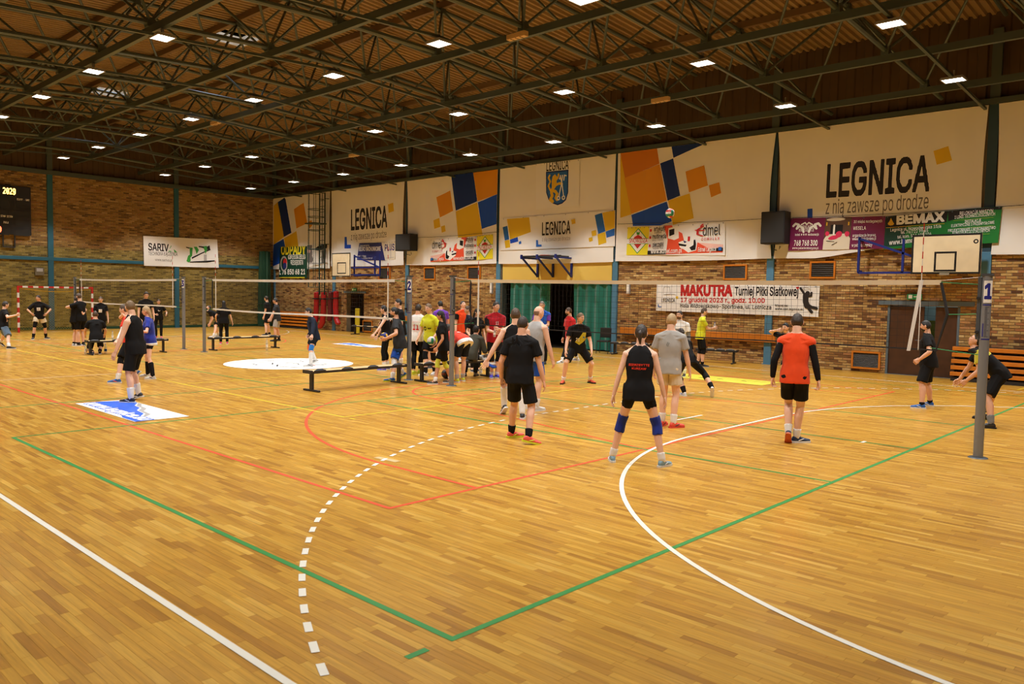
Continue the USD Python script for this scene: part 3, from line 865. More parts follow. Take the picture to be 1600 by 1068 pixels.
hanging('banner', 'white wall hanging with blue and yellow squares left of the coat of arms', -26.33, -20.27, ZB, ZT, 21.07, 3, [
    ('orange', [(-24.195, 6.494), (-23.248, 6.732), (-23.03, 5.807), (-23.942, 5.563)]), ('yellow', [(-24.382, 5.449), (-23.979, 5.541), (-23.896, 5.129), (-24.308, 5.06)]), ('yellow', [(-23.859, 5.146), (-23.6, 5.196), (-23.539, 4.916), (-23.797, 4.865)]),
    ('navy', [(-23.219, 7.488), (-21.81, 7.479), (-21.498, 6.131), (-22.85, 5.809)]), ('orange', [(-21.802, 7.479), (-20.13, 7.496), (-20.126, 6.384), (-21.481, 6.13)]), ('yellow', [(-22.849, 5.767), (-21.497, 6.084), (-21.152, 4.673), (-22.681, 4.567)]), ('blue', [(-21.455, 6.081), (-20.135, 6.384), (-20.151, 5.113), (-21.2, 4.928)])], pull=(0.1, 0.02))
shield_pts = [(-17.555, 7.044), (-16.403, 7.023), (-16.391, 6.137), (-16.492, 5.853), (-16.682, 5.727), (-16.918, 5.678), (-17.175, 5.759), (-17.394, 5.924), (-17.524, 6.22)]
arms = hanging('banner', 'plain white wall hanging behind the coat of arms, above the green curtains', -20.15, -14.16, 3.40, ZT, 21.08, 4, [], pull=(0.0, 0.02), amp=0.004)
sx = np.array(shield_pts); cx, cz = sx.mean(0); sw, shh = np.ptp(sx[:, 0]), np.ptp(sx[:, 1])
SB = lambda pts: [(sx[0, 0] + u * sw, sx[0, 1] - v * shh + (u * 0.0)) for u, v in pts]
lion = shapely.union_all([Polygon(SB([(.30, .16), (.40, .10), (.50, .18), (.48, .30), (.50, .42), (.40, .52), (.28, .50), (.26, .30)])), LineString(SB([(.42, .42), (.60, .38), (.72, .40)])).buffer(.05), LineString(SB([(.44, .28), (.54, .20), (.56, .12)])).buffer(.04),
                          LineString(SB([(.32, .50), (.26, .62), (.30, .72), (.22, .82), (.32, .88)])).buffer(.07), LineString(SB([(.30, .56), (.44, .60), (.52, .68), (.46, .78), (.52, .84)])).buffer(.06), LineString(SB([(.22, .56), (.12, .42), (.20, .30), (.12, .18), (.17, .12)])).buffer(.04)])
keys = shapely.union_all([LineString(SB([(.74, .16), (.70, .40), (.60, .74)])).buffer(.025), LineString(SB([(.64, .16), (.72, .40), (.80, .74)])).buffer(.025), LineString(SB([(.62, .26), (.66, .16), (.60, .24)])).buffer(.02), LineString(SB([(.80, .30), (.82, .16), (.90, .18)])).buffer(.025),
                          Point(*SB([(.58, .80)])[0]).buffer(.09).difference(Point(*SB([(.58, .80)])[0]).buffer(.04)), Point(*SB([(.80, .80)])[0]).buffer(.09).difference(Point(*SB([(.80, .80)])[0]).buffer(.04))])
flag('banner', 'white banner with the blue city shield of a yellow lion and keys', [(-18.118, 7.406), (-15.859, 7.363), (-15.832, 5.6), (-18.053, 5.573)], 21.055, 5, 'vinyl', [
    T('ink', 'LEGNICA', [(-17.541, 7.07), (-16.404, 7.06)], 0.36, 1), ('navy', shield_pts), ('sky', Polygon(shield_pts).buffer(-0.05)), ('yellow', lion), ('white', keys)], amp=0.008)
flag('banner', 'wide white LEGNICA banner hung below the coat of arms', [(-19.971, 5.309), (-14.102, 5.32), (-14.077, 3.978), (-20.018, 3.969)], 21.045, 6, 'vinyl', [
    ('yellow', [(-19.676, 5.271), (-18.407, 5.273), (-18.294, 4.675), (-19.458, 4.41)]), ('sky', [(-19.914, 4.94), (-19.646, 4.985), (-19.521, 4.412), (-19.773, 4.38)]), ('yellow', [(-19.788, 4.364), (-19.497, 4.4), (-19.449, 4.08), (-19.725, 4.048)]), ('blue', [(-19.473, 4.399), (-19.032, 4.497), (-18.989, 4.31), (-19.438, 4.239)]), ('sky', [(-18.965, 4.292), (-18.836, 4.327), (-18.81, 4.22), (-18.94, 4.19)]),
    ('sky', [(-15.048, 5.18), (-14.71, 5.248), (-14.529, 4.551), (-14.858, 4.462)]), ('yellow', [(-14.684, 5.252), (-14.121, 5.306), (-14.106, 4.66), (-14.516, 4.551)]), ('sky', [(-14.515, 4.535), (-14.105, 4.645), (-14.097, 4.382), (-14.457, 4.304)]), ('yellow', [(-14.896, 4.453), (-14.528, 4.526), (-14.465, 4.131), (-14.831, 4.04)]),
    ('yellow', [(-15.185, 4.578), (-14.979, 4.621), (-14.933, 4.413), (-15.153, 4.39)]), ('yellow', [(-15.308, 4.323), (-15.133, 4.359), (-15.109, 4.213), (-15.277, 4.177)]), T('ink', 'LEGNICA', [(-17.685, 4.515), (-16.218, 4.529)], 0.5, 1), T('pale', 'z nią zawsze po drodze', [(-17.678, 4.268), (-16.211, 4.28)], 0.15),
    ('sky', [(-17.995, 4.334), (-17.899, 4.33), (-17.879, 4.148), (-17.696, 4.143), (-17.694, 4.066), (-17.987, 4.058)]), ('yellow', [(-16.187, 5.067), (-15.997, 5.094), (-15.965, 4.914), (-16.147, 4.881)])])
hanging('banner', 'white wall hanging with large blue, yellow and orange squares right of the coat of arms', -14.06, -7.93, ZB, ZT, 21.07, 7, [
    ('deep', [(-13.954, 7.439), (-12.372, 7.446), (-12.247, 6.848), (-13.74, 6.452)]), ('yellow', [(-13.952, 7.392), (-13.713, 6.473), (-13.389, 5.12), (-13.874, 5.021)]), ('orange', [(-13.741, 6.466), (-12.236, 6.834), (-11.904, 5.525), (-13.389, 5.133)]), ('navy', [(-11.793, 7.469), (-10.431, 7.482), (-10.426, 7.347), (-11.685, 6.998)]), ('navy', [(-12.21, 6.853), (-11.699, 6.978), (-11.364, 5.663), (-11.868, 5.522)]),
    ('blue', [(-13.377, 5.096), (-11.902, 5.489), (-11.672, 4.784), (-12.133, 4.664), (-13.291, 4.693)]), ('yellow', [(-11.852, 5.521), (-10.977, 5.709), (-10.788, 4.848), (-11.616, 4.658)]), ('orange', [(-11.168, 6.471), (-10.452, 6.618), (-10.283, 5.925), (-11.003, 5.745)]), ('orange', [(-10.249, 5.923), (-9.862, 5.997), (-9.778, 5.634), (-10.149, 5.514)])], pull=(0.01, 0.13))
hanging('banner', 'white wall hanging lettered LEGNICA above the maroon banner', -7.85, -2.0, ZB, ZT, 21.07, 8, [
    T('ink', 'LEGNICA', [(-6.255, 5.267), (-3.363, 5.254)], 0.93, 2), T('grey', 'z nią zawsze po drodze', [(-6.247, 4.737), (-3.36, 4.737)], 0.42), ('yellow', [(-3.297, 6.323), (-2.925, 6.415), (-2.814, 6.016), (-3.196, 5.934)]),
    ('blue', [(-6.818, 4.928), (-6.656, 4.933), (-6.639, 4.535), (-6.362, 4.522), (-6.355, 4.349), (-6.795, 4.368)])], pull=(0.13, 0.06), lift=lambda t: 0.28 * max(0, min(1, (t - 0.25) / 0.3)) * (1 if t < 0.75 else max(0, (1 - t) / 0.25)))
hanging('banner', 'plain white wall hanging at the right edge, past the green banner', -1.76, 4.2, ZB, ZT, 21.07, 9, [], pull=(0.06, 0.0))

YS = 21.045


def radish(o):
    """The yellow sponsor's sign: a red beet in a white diamond behind a lettered strip."""
    return [('white', affinity.affine_transform(Polygon([(.5, .06), (.97, .5), (.5, .94), (.03, .5)]), o)), ('green', affinity.affine_transform(Polygon([(.5, .04), (.99, .5), (.5, .96), (.01, .5)]).difference(Polygon([(.5, .08), (.95, .5), (.5, .92), (.05, .5)])), o)),
            ('red', affinity.affine_transform(Polygon([(.26, .52), (.33, .36), (.5, .28), (.67, .36), (.74, .52), (.66, .62), (.5, .78), (.34, .62)]), o)), ('green', affinity.affine_transform(Polygon([(.44, .28), (.42, .16), (.5, .2), (.58, .16), (.56, .28)]), o)),
            ('green', affinity.affine_transform(box(-.01, .41, 1.01, .61), o)), ('white', affinity.affine_transform(box(.0, .425, 1.0, .595), o))]


def frame_of(tl, tr, bl):
    return [tr[0] - tl[0], bl[0] - tl[0], tr[1] - tl[1], bl[1] - tl[1], tl[0], tl[1]]


c = [(-21.455, 4.618), (-20.481, 4.67), (-20.472, 3.632), (-21.448, 3.583)]
flag('banner', 'small yellow banner with a red beet in a diamond, beside the left sponsor banner', c, YS, 21, 'acid', radish(frame_of(c[0], c[1], c[3])) + [T('red', 'SNOWIDZA', [(-21.381, 3.996), (-20.54, 4.08)], 0.15, 1)])
c = [(-13.523, 4.656), (-12.571, 4.641), (-12.622, 3.632), (-13.545, 3.641)]
flag('banner', 'small yellow banner with a red beet in a diamond, beside the right sponsor banner', c, YS, 22, 'acid', radish(frame_of(c[0], c[1], c[3])) + [T('red', 'SNOWIDZA', [(-13.432, 4.086), (-12.643, 4.075)], 0.15, 1)])
ell = lambda p, a, b, r=0: affinity.rotate(affinity.scale(Point(*p).buffer(1, 12), a, b), r)
c = [(-12.571, 4.641), (-9.589, 4.659), (-9.546, 3.548), (-12.622, 3.632)]
o = frame_of(c[0], c[1], c[3]); U = lambda pts: affinity.affine_transform(Polygon(pts), o)
UP = lambda x, y: (o[0] * x + o[1] * y + o[4], o[2] * x + o[3] * y + o[5])
def edmel_art(flip):
    X = (lambda x: 1 - x) if flip else (lambda x: x)
    V = lambda pts: U([(X(x), y) for x, y in pts])
    txt = lambda m, s, x, y, w, h, b=0: T(m, s, [UP(min(X(x), X(x + w)), y), UP(max(X(x), X(x + w)), y)], h, b)
    return [('pink', V([(.62, .62), (1, .74), (1, .9), (.5, .9)])), ('coral', V([(.2, .0), (.31, .0), (.34, .12), (.46, .3), (.5, .62), (.66, .62), (.82, .85), (1, .86), (1, 1), (.26, 1), (.27, .5)])), ('white', V([(.27, .1), (.4, .02), (.42, .46), (.36, .52), (.27, .45)])), ('black', V([(.28, .16), (.35, .12), (.355, .32), (.29, .38)])),
            ('white', V([(.42, .6), (.55, .5), (.67, .6), (.66, .9), (.56, .97), (.5, .86), (.44, .78)])), ('black', V([(.42, .64), (.53, .7), (.52, .76), (.43, .72)])), ('indigo', V([(.48, .54), (.53, .6), (.5, .64)])), ('red', V([(.54, .42), (.57, .42), (.57, .58), (.54, .58)])), ('black', V([(.62, .54), (.64, .54), (.655, .7), (.65, .88), (.6, .9), (.57, .8), (.62, .72)])),
            ('black', V([(0, .86), (.26, .86), (.26, 1), (0, 1)])), ('black', V([(.84, .86), (1, .84), (1, .96), (.84, .94)])), ('sky', V([(.945, .82), (.985, .82), (.985, .93), (.945, .93)])),
            txt('ink', 'artykuły', .07, .18, .16, .16, 1), txt('grey', 'biurowe', .08, .26, .1, .08), txt('ink', 'multimedia', .06, .44, .19, .15, 1), txt('grey', 'płyty • nośniki', .06, .52, .15, .07), txt('ink', 'pieczątki', .07, .73, .15, .16, 1), txt('grey', 'wizytówki • druk', .08, .81, .14, .07),
            ('red', V([(.015, .1), (.04, .1), (.04, .19), (.015, .19)])), ('red', V([(.015, .35), (.04, .35), (.04, .44), (.015, .44)])), ('red', V([(.015, .64), (.04, .64), (.04, .73), (.015, .73)])),
            txt('white', 'www.edmel.com.pl', .05, .965, .43, .15, 1), txt('white', 'Edmel Legnica', .69, .95, .23, .14, 1), txt('ink', 'dmel', .735, .42, .22, .36), txt('red', 'C O M P L E X', .72, .58, .23, .09, 1),
            ('red', affinity.affine_transform(LineString([(X(.73), .1), (X(.665), .2), (X(.665), .36), (X(.73), .42)]).buffer(.014), o)), ('red', affinity.affine_transform(LineString([(X(.64), .22), (X(.74), .24)]).buffer(.014), o)), ('red', affinity.affine_transform(LineString([(X(.7), .1), (X(.725), .03)]).buffer(.012), o))]
flag('banner', 'red and white office supplies banner under the large squares, right of the opening', c, YS, 23, 'vinyl', edmel_art(False))
c = [(-24.527, 4.566), (-21.463, 4.613), (-21.465, 3.583), (-24.526, 3.544)]
o = frame_of(c[0], c[1], c[3])
flag('banner', 'red and white office supplies banner left of the opening', c, YS, 24, 'vinyl', edmel_art(True))

c = [(-7.33, 4.663), (-4.486, 4.578), (-4.476, 3.647), (-7.373, 3.65)]
o = frame_of(c[0], c[1], c[3])
scroll = shapely.union_all([LineString([UP(x0 + s * .10, .42), UP(x0 + s * .08, .30), UP(x0 + s * .02, .24), UP(x0 - s * .03, .32), UP(x0, .2), UP(x0 - s * .06, .17), UP(x0 - s * .10, .24)]).buffer(.035) for x0, s in ((.10, -1 * -0.6), (.28, -0.6))] + [LineString([UP(.13, .2), UP(.17, .14), UP(.19, .2), UP(.21, .14), UP(.25, .2)]).buffer(.02)])
flag('banner', 'maroon hotel banner with a picture of a laid table, left of the green banner', c, YS, 25, 'maroon', [
    ('brown', U([(.39, 0), (.665, 0), (.665, 1), (.38, 1)])), ('black', U([(.45, .22), (.58, .22), (.58, .5), (.45, .5)])), ('cream', U([(.42, .5), (.63, .48), (.664, .62), (.664, 1), (.382, 1), (.385, .66)])), ('gold', U([(.40, .14), (.415, .14), (.415, .24), (.40, .24)])), ('gold', U([(.63, .14), (.645, .14), (.645, .24), (.63, .24)])),
    ('cream', ell(UP(.5, .06), .28, .05)), ('rose', ell(UP(.49, .6), .16, .06, 10)), ('rose', ell(UP(.545, .5), .1, .09, 40)), ('rose', ell(UP(.63, .49), .07, .08)), ('rose', ell(UP(.42, .48), .06, .07)), ('white', LineString([UP(.49, .5), UP(.49, .24)]).buffer(.03)), ('ink', LineString([UP(.42, .7), UP(.5, .72)]).buffer(.008)), ('ink', LineString([UP(.48, .82), UP(.53, .74)]).buffer(.008)),
    ('white', scroll), T('white', 'PAŁAC', [UP(.145, .31), UP(.24, .305)], 0.09, 1), T('white', 'KROTOSZYCE', [UP(.11, .41), UP(.275, .405)], 0.09, 1), T('white', 'hotel ★★★ restauracja', [UP(.07, .54), UP(.33, .53)], 0.07, 1), T('white', '768 768 300', [UP(.065, .84), UP(.325, .835)], 0.16, 2), T('white', 'www.palackrotoszyce.pl', [UP(.05, .95), UP(.34, .945)], 0.07, 1),
    T('white', '30 miejsc noclegowych', [UP(.69, .18), UP(.975, .17)], 0.08, 1), T('white', 'WESELA', [UP(.69, .38), UP(.82, .375)], 0.1, 1), T('white', 'organizacja imprez,', [UP(.69, .58), UP(.93, .57)], 0.08, 1), T('white', 'wesel i konferencji', [UP(.69, .68), UP(.93, .67)], 0.08, 1), T('white', 'w pobliżu Legnicy', [UP(.69, .87), UP(.9, .86)], 0.09, 1)])

c = [(-4.469, 4.57), (-1.545, 4.683), (-1.595, 3.726), (-4.489, 3.627)]
KB = lambda pts: pts
flag('banner', 'glossy green and black company banner over the basketball backboard', c, 21.02, 26, 'leaf', [
    ('forest', [(-4.5, 4.628), (-3.806, 4.626), (-3.989, 3.717), (-4.492, 3.682)]), ('black', [(-4.476, 4.627), (-2.835, 4.629), (-2.863, 4.332), (-3.353, 4.308), (-4.471, 4.252)]), ('black', [(-2.835, 4.629), (-1.549, 4.677), (-1.545, 4.599), (-1.996, 4.604), (-2.514, 4.429), (-2.822, 4.353)]),
    ('gold', [(-4.326, 4.523), (-4.271, 4.412), (-4.234, 4.35), (-4.266, 4.308), (-4.335, 4.301), (-4.394, 4.328), (-4.407, 4.37), (-4.363, 4.428)]), T('white', 'BEMAX', [(-4.171, 4.335), (-2.915, 4.366)], 0.24, 4), ('gold', [(-4.448, 4.251), (-2.911, 4.297), (-2.911, 4.283), (-4.447, 4.236)]),
    T('white', 'Legnica ul. Nowodworska 15/a', [(-4.327, 4.132), (-2.993, 4.185)], 0.085, 1), T('white', 'tel. 76/722 99 45', [(-4.038, 4.051), (-3.316, 4.082)], 0.085, 1), T('white', 'tel. kom. 514 605 104', [(-4.123, 3.922), (-3.229, 3.983)], 0.085, 1), T('white', 'www.bemax.legnica.pl', [(-4.344, 3.746), (-3.009, 3.852)], 0.125, 2),
    T('white', 'RELOKACJE MASZYN', [(-2.538, 4.508), (-1.746, 4.536)], 0.085, 1), T('white', 'I LINII TECHNOLOGICZNYCH', [(-2.657, 4.409), (-1.694, 4.453)], 0.08, 1), ('lime', [(-2.686, 4.364), (-1.73, 4.406), (-1.73, 4.397), (-2.686, 4.355)]), T('white', 'INSTALACJE', [(-2.404, 4.282), (-2.012, 4.304)], 0.075, 1), T('white', 'ELEKTRYCZNE I PRZEMYSŁOWE', [(-2.73, 4.183), (-1.702, 4.231)], 0.075, 1),
    ('lime', [(-2.696, 4.136), (-1.72, 4.188), (-1.719, 4.179), (-2.696, 4.126)]), T('white', 'PROJEKTOWANIE I WYKONAWSTWO', [(-2.807, 4.053), (-1.666, 4.092)], 0.075, 1), T('white', 'KONSTRUKCJI STALOWYCH', [(-2.689, 3.984), (-1.8, 4.022)], 0.075, 1), ('lime', [(-2.719, 3.948), (-1.798, 3.973), (-1.797, 3.964), (-2.718, 3.939)]), T('white', 'SERWIS OLEJOWY', [(-2.548, 3.846), (-1.952, 3.88)], 0.09, 1)], amp=0.012)

c = [(-30.053, 4.57), (-28.242, 4.55), (-27.927, 3.665), (-30.252, 3.723)]
flag('banner', 'navy blue accountants\' banner under the left LEGNICA hanging', c, YS, 27, 'indigo', [T('white', 'Zapraszamy', [(-30.028, 4.405), (-29.21, 4.402)], 0.1), T('white', 'BIURO RACHUNKOWE', [(-30.072, 4.173), (-28.28, 4.152)], 0.2, 2), T('white', 'tel. / fax', [(-30.137, 3.856), (-29.473, 3.855)], 0.1, 1), T('white', 'www.biuroplus.com.pl', [(-30.159, 3.763), (-28.956, 3.764)], 0.08)])
c = [(-28.22, 4.55), (-27.137, 4.574), (-27.144, 3.7), (-27.906, 3.664)]
flag('banner', 'cream banner lettered PLUS beside the navy blue one', c, YS, 28, 'cream', [T('indigo', 'PLUS', [(-27.934, 4.136), (-27.193, 4.153)], 0.3, 2), ('pale', [(-27.606, 4.47), (-27.24, 4.483), (-27.24, 4.457), (-27.606, 4.447)]), ('pale', [(-27.501, 4.467), (-27.458, 4.466), (-27.448, 3.797), (-27.49, 3.797)]), ('pale', [(-27.865, 3.783), (-27.23, 3.819), (-27.229, 3.798), (-27.864, 3.762)])])
c = [(-37.686, 4.594), (-34.906, 4.558), (-34.896, 2.784), (-37.859, 2.815)]
flag('banner', 'dark green banner lettered ODPADY near the left corner', c, YS, 29, 'forest', [T('acid', 'ODPADY', [(-37.617, 4.159), (-35.012, 4.135)], 0.5, 3), T('white', 'KOMPLEKSOWA OBSŁUGA', [(-36.842, 3.872), (-35.029, 3.853)], 0.25, 1), T('white', 'PRZEDSIĘBIORSTW', [(-36.574, 3.548), (-35.281, 3.543)], 0.25, 1), T('white', 't. 76 850 68 21', [(-37.81, 3.007), (-35.069, 3.013)], 0.28, 2),
    ('pale', ell((-37.28, 3.612), 0.38, 0.45)), ('forest', ell((-37.28, 3.612), 0.28, 0.34)), ('red', ell((-37.164, 3.72), 0.2, 0.2)), ('indigo', ell((-37.197, 3.501), 0.2, 0.18)), ('acid', [(-37.81, 2.851), (-35.114, 2.849), (-35.113, 2.799), (-37.81, 2.799)])])
c = [(-34.853, 4.606), (-32.936, 4.624), (-33.012, 3.593), (-34.846, 3.419)]
flag('banner', 'pale picture banner with grey blots behind the ladder', c, YS, 30, 'vinyl', [('grey', ell((-34.624, 4.526), .25, .2)), ('grey', ell((-34.654, 4.176), .3, .35)), ('grey', ell((-34.588, 3.824), .3, .25)), ('pink', ell((-34.718, 4.283), .15, .12)), ('ink', ell((-33.378, 4.458), .7, .14, 8)), ('grey', ell((-33.253, 3.974), .2, .5, -10)), ('ink', ell((-33.193, 4.11), .1, .3, -10)), ('pale', [(-34.757, 3.665), (-33.012, 3.593), (-33.011, 3.545), (-34.757, 3.566)])])

c = [(-12.23, 2.616), (-6.341, 2.552), (-6.347, 1.59), (-12.237, 1.626)]
M = '21.165'
player = shapely.union_all([LineString([(-6.937, 2.471), (-6.84, 2.336), (-6.769, 2.24)]).buffer(.035), LineString([(-6.769, 2.24), (-6.761, 2.065), (-6.716, 1.931)]).buffer(.09), ell((-6.708, 2.304), .075, .085), LineString([(-6.709, 2.221), (-6.592, 2.242), (-6.584, 2.339)]).buffer(.03), LineString([(-6.73, 1.969), (-6.633, 1.817), (-6.559, 1.738)]).buffer(.045), LineString([(-6.706, 1.97), (-6.557, 1.884), (-6.412, 1.857)]).buffer(.045)])
flag('banner', 'long white tournament banner lettered MAKUTRA behind the near net', c, 21.105, 31, 'vinyl', [T('red', 'MAKUTRA', [(-11.246, 2.194), (-9.265, 2.206)], 0.36, 4), T('ink', 'Turniej Piłki Siatkowej', [(-9.18, 2.224), (-7.007, 2.232)], 0.27, 2), T('red', '17 grudnia 2023 r., godz. 10.00', [(-11.227, 1.959), (-8.11, 1.994)], 0.145, 2),
    T('ink', 'Hala Widowiskowo-Sportowa, ul. Lotnicza', [(-11.245, 1.767), (-7.882, 1.787)], 0.13, 1), T('ink', 'Więcej na:', [(-7.76, 1.886), (-7.328, 1.889)], 0.07, 1), T('ink', 'www.osir.legnica.eu', [(-7.756, 1.775), (-6.817, 1.784)], 0.07, 1), T('ink', 'LEGNICA', [(-12.008, 1.939), (-11.457, 1.946)], 0.13, 1),
    ('yellow', [(-11.429, 2.148), (-11.339, 2.158), (-11.331, 2.071), (-11.416, 2.06)]), ('sky', [(-12.151, 1.86), (-12.12, 1.861), (-12.112, 1.781), (-12.003, 1.784), (-12.002, 1.757), (-12.147, 1.753)]), ('pale', LineString([(-11.931, 2.228), (-11.939, 2.45), (-11.878, 2.494), (-11.684, 2.474), (-11.65, 2.232), (-11.93, 2.206), (-11.472, 2.226)]).buffer(.008)), ('red', [(-7.035, 2.442), (-7.085, 2.489), (-7.079, 2.52), (-7.046, 2.513), (-7.03, 2.497), (-7.007, 2.521), (-6.982, 2.505), (-6.989, 2.482)]), ('ink', player),
    ('pale', LineString([(-6.877, 2.459), (-6.756, 2.414), (-6.64, 2.462), (-6.76, 2.507), (-6.877, 2.459)]).buffer(.006))], amp=0.003)

c = [(13.645, 4.76), (17.63, 4.825), (17.721, 3.273), (13.67, 3.229)]
Lp = Sheet(left_plane(-38.48))
flag('banner', 'white company banner with green machines on the far left wall', c, None, 32, 'vinyl', [T('ink', 'SARIV', [(13.893, 4.041), (14.949, 4.039)], 0.36, 2), ('green', [(15.063, 4.325), (15.108, 4.348), (15.033, 4.19), (15.009, 4.195)]), ('green', [(14.928, 4.023), (15.12, 4.018), (15.061, 4.059), (14.958, 4.063)]), ('green', [(15.211, 4.171), (15.404, 4.003), (15.254, 4.01)]),
    T('grey', 'TECHNIKA ŁĄCZENIA', [(13.897, 3.788), (15.424, 3.82)], 0.18, 1), T('grey', 'www.sariva.pl', [(14.238, 3.508), (15.132, 3.502)], 0.13), ('green', [(16.074, 4.307), (16.243, 4.287), (16.21, 3.864), (16.117, 3.77), (16.131, 3.59), (16.023, 3.495), (15.901, 3.565), (15.994, 3.854), (16.087, 3.918)]), ('black', [(15.875, 4.326), (16.074, 4.292), (16.058, 4.232), (15.875, 4.281)]),
    ('green', [(16.305, 4.35), (16.476, 4.36), (16.584, 4.185), (16.458, 3.967), (16.382, 4.204)]), ('black', [(16.178, 3.773), (16.74, 4.057), (17.216, 4.295), (17.248, 4.235), (16.74, 3.996), (16.209, 3.699)]), ('black', [(16.57, 4.411), (17.026, 4.391), (17.185, 4.476), (17.216, 4.28), (16.993, 4.207), (16.804, 4.318), (16.585, 4.351)]), ('green', [(16.836, 4.411), (17.026, 4.437), (17.057, 4.271), (16.961, 3.992), (16.898, 4.202)]),
    ('black', [(16.069, 3.542), (17.47, 3.679), (17.486, 3.618), (17.054, 3.539), (16.069, 3.497)]), ('pale', [(16.866, 3.957), (17.024, 3.964), (17.022, 3.629), (16.864, 3.622)])], sheet=Lp)
# the cords the banners hang on
CORD = mat('dark_cord', (0.05, 0.05, 0.05), 0.7)
for a, b, lab in (((-26.035, 4.7), (-20.097, 4.751), 'thin dark cord carrying the banners left of the opening'), ((-13.967, 4.791), (-7.313, 4.702), 'thin dark cord carrying the banners right of the opening'), ((-7.27, 4.679), (-1.053, 4.688), 'thin dark cord carrying the maroon and green banners')):
    n = 12
    pts = [(a[0] + (b[0] - a[0]) * t, 21.03, a[1] + (b[1] - a[1]) * t - 0.04 * math.sin(math.pi * t)) for t in np.linspace(0, 1, n)]
    obj('cord', MB().tube(pts, 0.008, 5).mesh(), CORD, label=lab, cat='cord')

# ------------------------------------------------------------------ people
_ico1 = trimesh.creation.icosphere(1); ICO = np.array(_ico1.vertices)
_ico0 = np.array(trimesh.creation.icosphere(0).vertices)
_h = trimesh.creation.icosphere(3); HEAD_V, HEAD_F = np.array(_h.vertices), np.array(_h.faces)
MAN = m3.Manifold


def rot(axis, deg):
    c, s = math.cos(math.radians(deg)), math.sin(math.radians(deg))
    return np.array({'x': [[1, 0, 0], [0, c, -s], [0, s, c]], 'y': [[c, 0, s], [0, 1, 0], [-s, 0, c]], 'z': [[c, -s, 0], [s, c, 0], [0, 0, 1]]}[axis])


def hull(*pts):
    return MAN.hull_points(np.vstack(pts))


def ball(p, r, pts=ICO):
    return np.asarray(p) + pts * np.asarray(r)


def bone(a, ra, b, rb, pts=ICO):
    return hull(ball(a, ra, pts), ball(b, rb, pts))


def ring(c, R, a, b, n=20, k=2.15):
    t = np.arange(n) * 2 * np.pi / n
    x = np.sign(np.cos(t)) * np.abs(np.cos(t)) ** (2 / k) * a; y = np.sign(np.sin(t)) * np.abs(np.sin(t)) ** (2 / k) * b
    return np.asarray(c) + np.stack([x, y, np.zeros(n)], 1) @ np.asarray(R).T


def disc(c, axis, r, n=14):
    axis = np.asarray(axis) / np.linalg.norm(axis)
    a = np.cross(axis, [0, 0, 1.0] if abs(axis[2]) < 0.9 else [1.0, 0, 0]); a /= np.linalg.norm(a); b = np.cross(axis, a)
    t = np.arange(n) * 2 * np.pi / n
    return np.asarray(c) + r * (np.cos(t)[:, None] * a + np.sin(t)[:, None] * b)


def cuff(a, ra, b, rb):
    """A sleeve-like stretch with flat ends from a to b."""
    d = np.asarray(b) - np.asarray(a)
    return hull(disc(a, d, ra), disc(b, d, rb))


def union(ms):
    return MAN.batch_boolean(list(ms), m3.OpType.Add)


def soften(m, edge, it=8, wrinkle=0.0, seed=0, freq=9.0):
    k = m.refine_to_length(edge).to_mesh()
    t = trimesh.Trimesh(k.vert_properties[:, :3], k.tri_verts, process=False)
    t.merge_vertices()
    if it:
        trimesh.smoothing.filter_taubin(t, lamb=0.5, nu=0.53, iterations=it)
    if wrinkle:
        v = np.array(t.vertices)
        n = np.array(t.vertex_normals)
        w = meshkit.fbm(v * (freq, freq, freq * 0.6) + seed, 3, seed) - 0.5
        t.vertices = v + n * (w * wrinkle)[:, None]
    return t


def two_bone(a, c, l1, l2, pole):
    """The middle joint and the reached end of a two-bone limb from a towards c, bending towards pole."""
    a, c, pole = np.asarray(a, float), np.asarray(c, float), np.asarray(pole, float)
    d = c - a; L = np.linalg.norm(d)
    Lc = min(L, (l1 + l2) * 0.998)
    u = d / L
    x = (l1 * l1 - l2 * l2 + Lc * Lc) / (2 * Lc)
    h = math.sqrt(max(l1 * l1 - x * x, 1e-8))
    p = pole - u * (pole @ u); p /= np.linalg.norm(p) + 1e-9
    return a + u * x + p * h, a + u * Lc


def head_mesh(R, c, s):
    v = HEAD_V.copy(); x, y, z = v.T
    f = np.clip(y, 0, 1)
    low = np.clip(-z, 0, 1)
    X = x * 0.0775 * (1 - 0.27 * low ** 1.4)
    Y = y * 0.098 * np.where(y < 0, 1 - 0.42 * low, 1 - 0.10 * low)
    Z = z * 0.118
    g = lambda a, b, c_, d, e: np.exp(-(((np.abs(x) - a) / b) ** 2 + ((z - c_) / d) ** 2)) * (y > 0) * e
    Y = Y - 0.010 * f ** 3
    Y = Y + g(0, .13, -.20, .13, .019) + g(0, .10, .0, .16, .010) - g(.36, .17, .08, .11, .009) + g(.3, .3, .26, .09, .004) + g(0, .28, -.52, .09, .005) + g(0, .3, -.82, .16, .010) + g(.42, .2, -.2, .2, .003)
    p = np.stack([X, Y, Z], 1) * s
    return MAN(m3.Mesh(np.asarray(p @ R.T + c, np.float32), np.asarray(HEAD_F, np.uint32)))


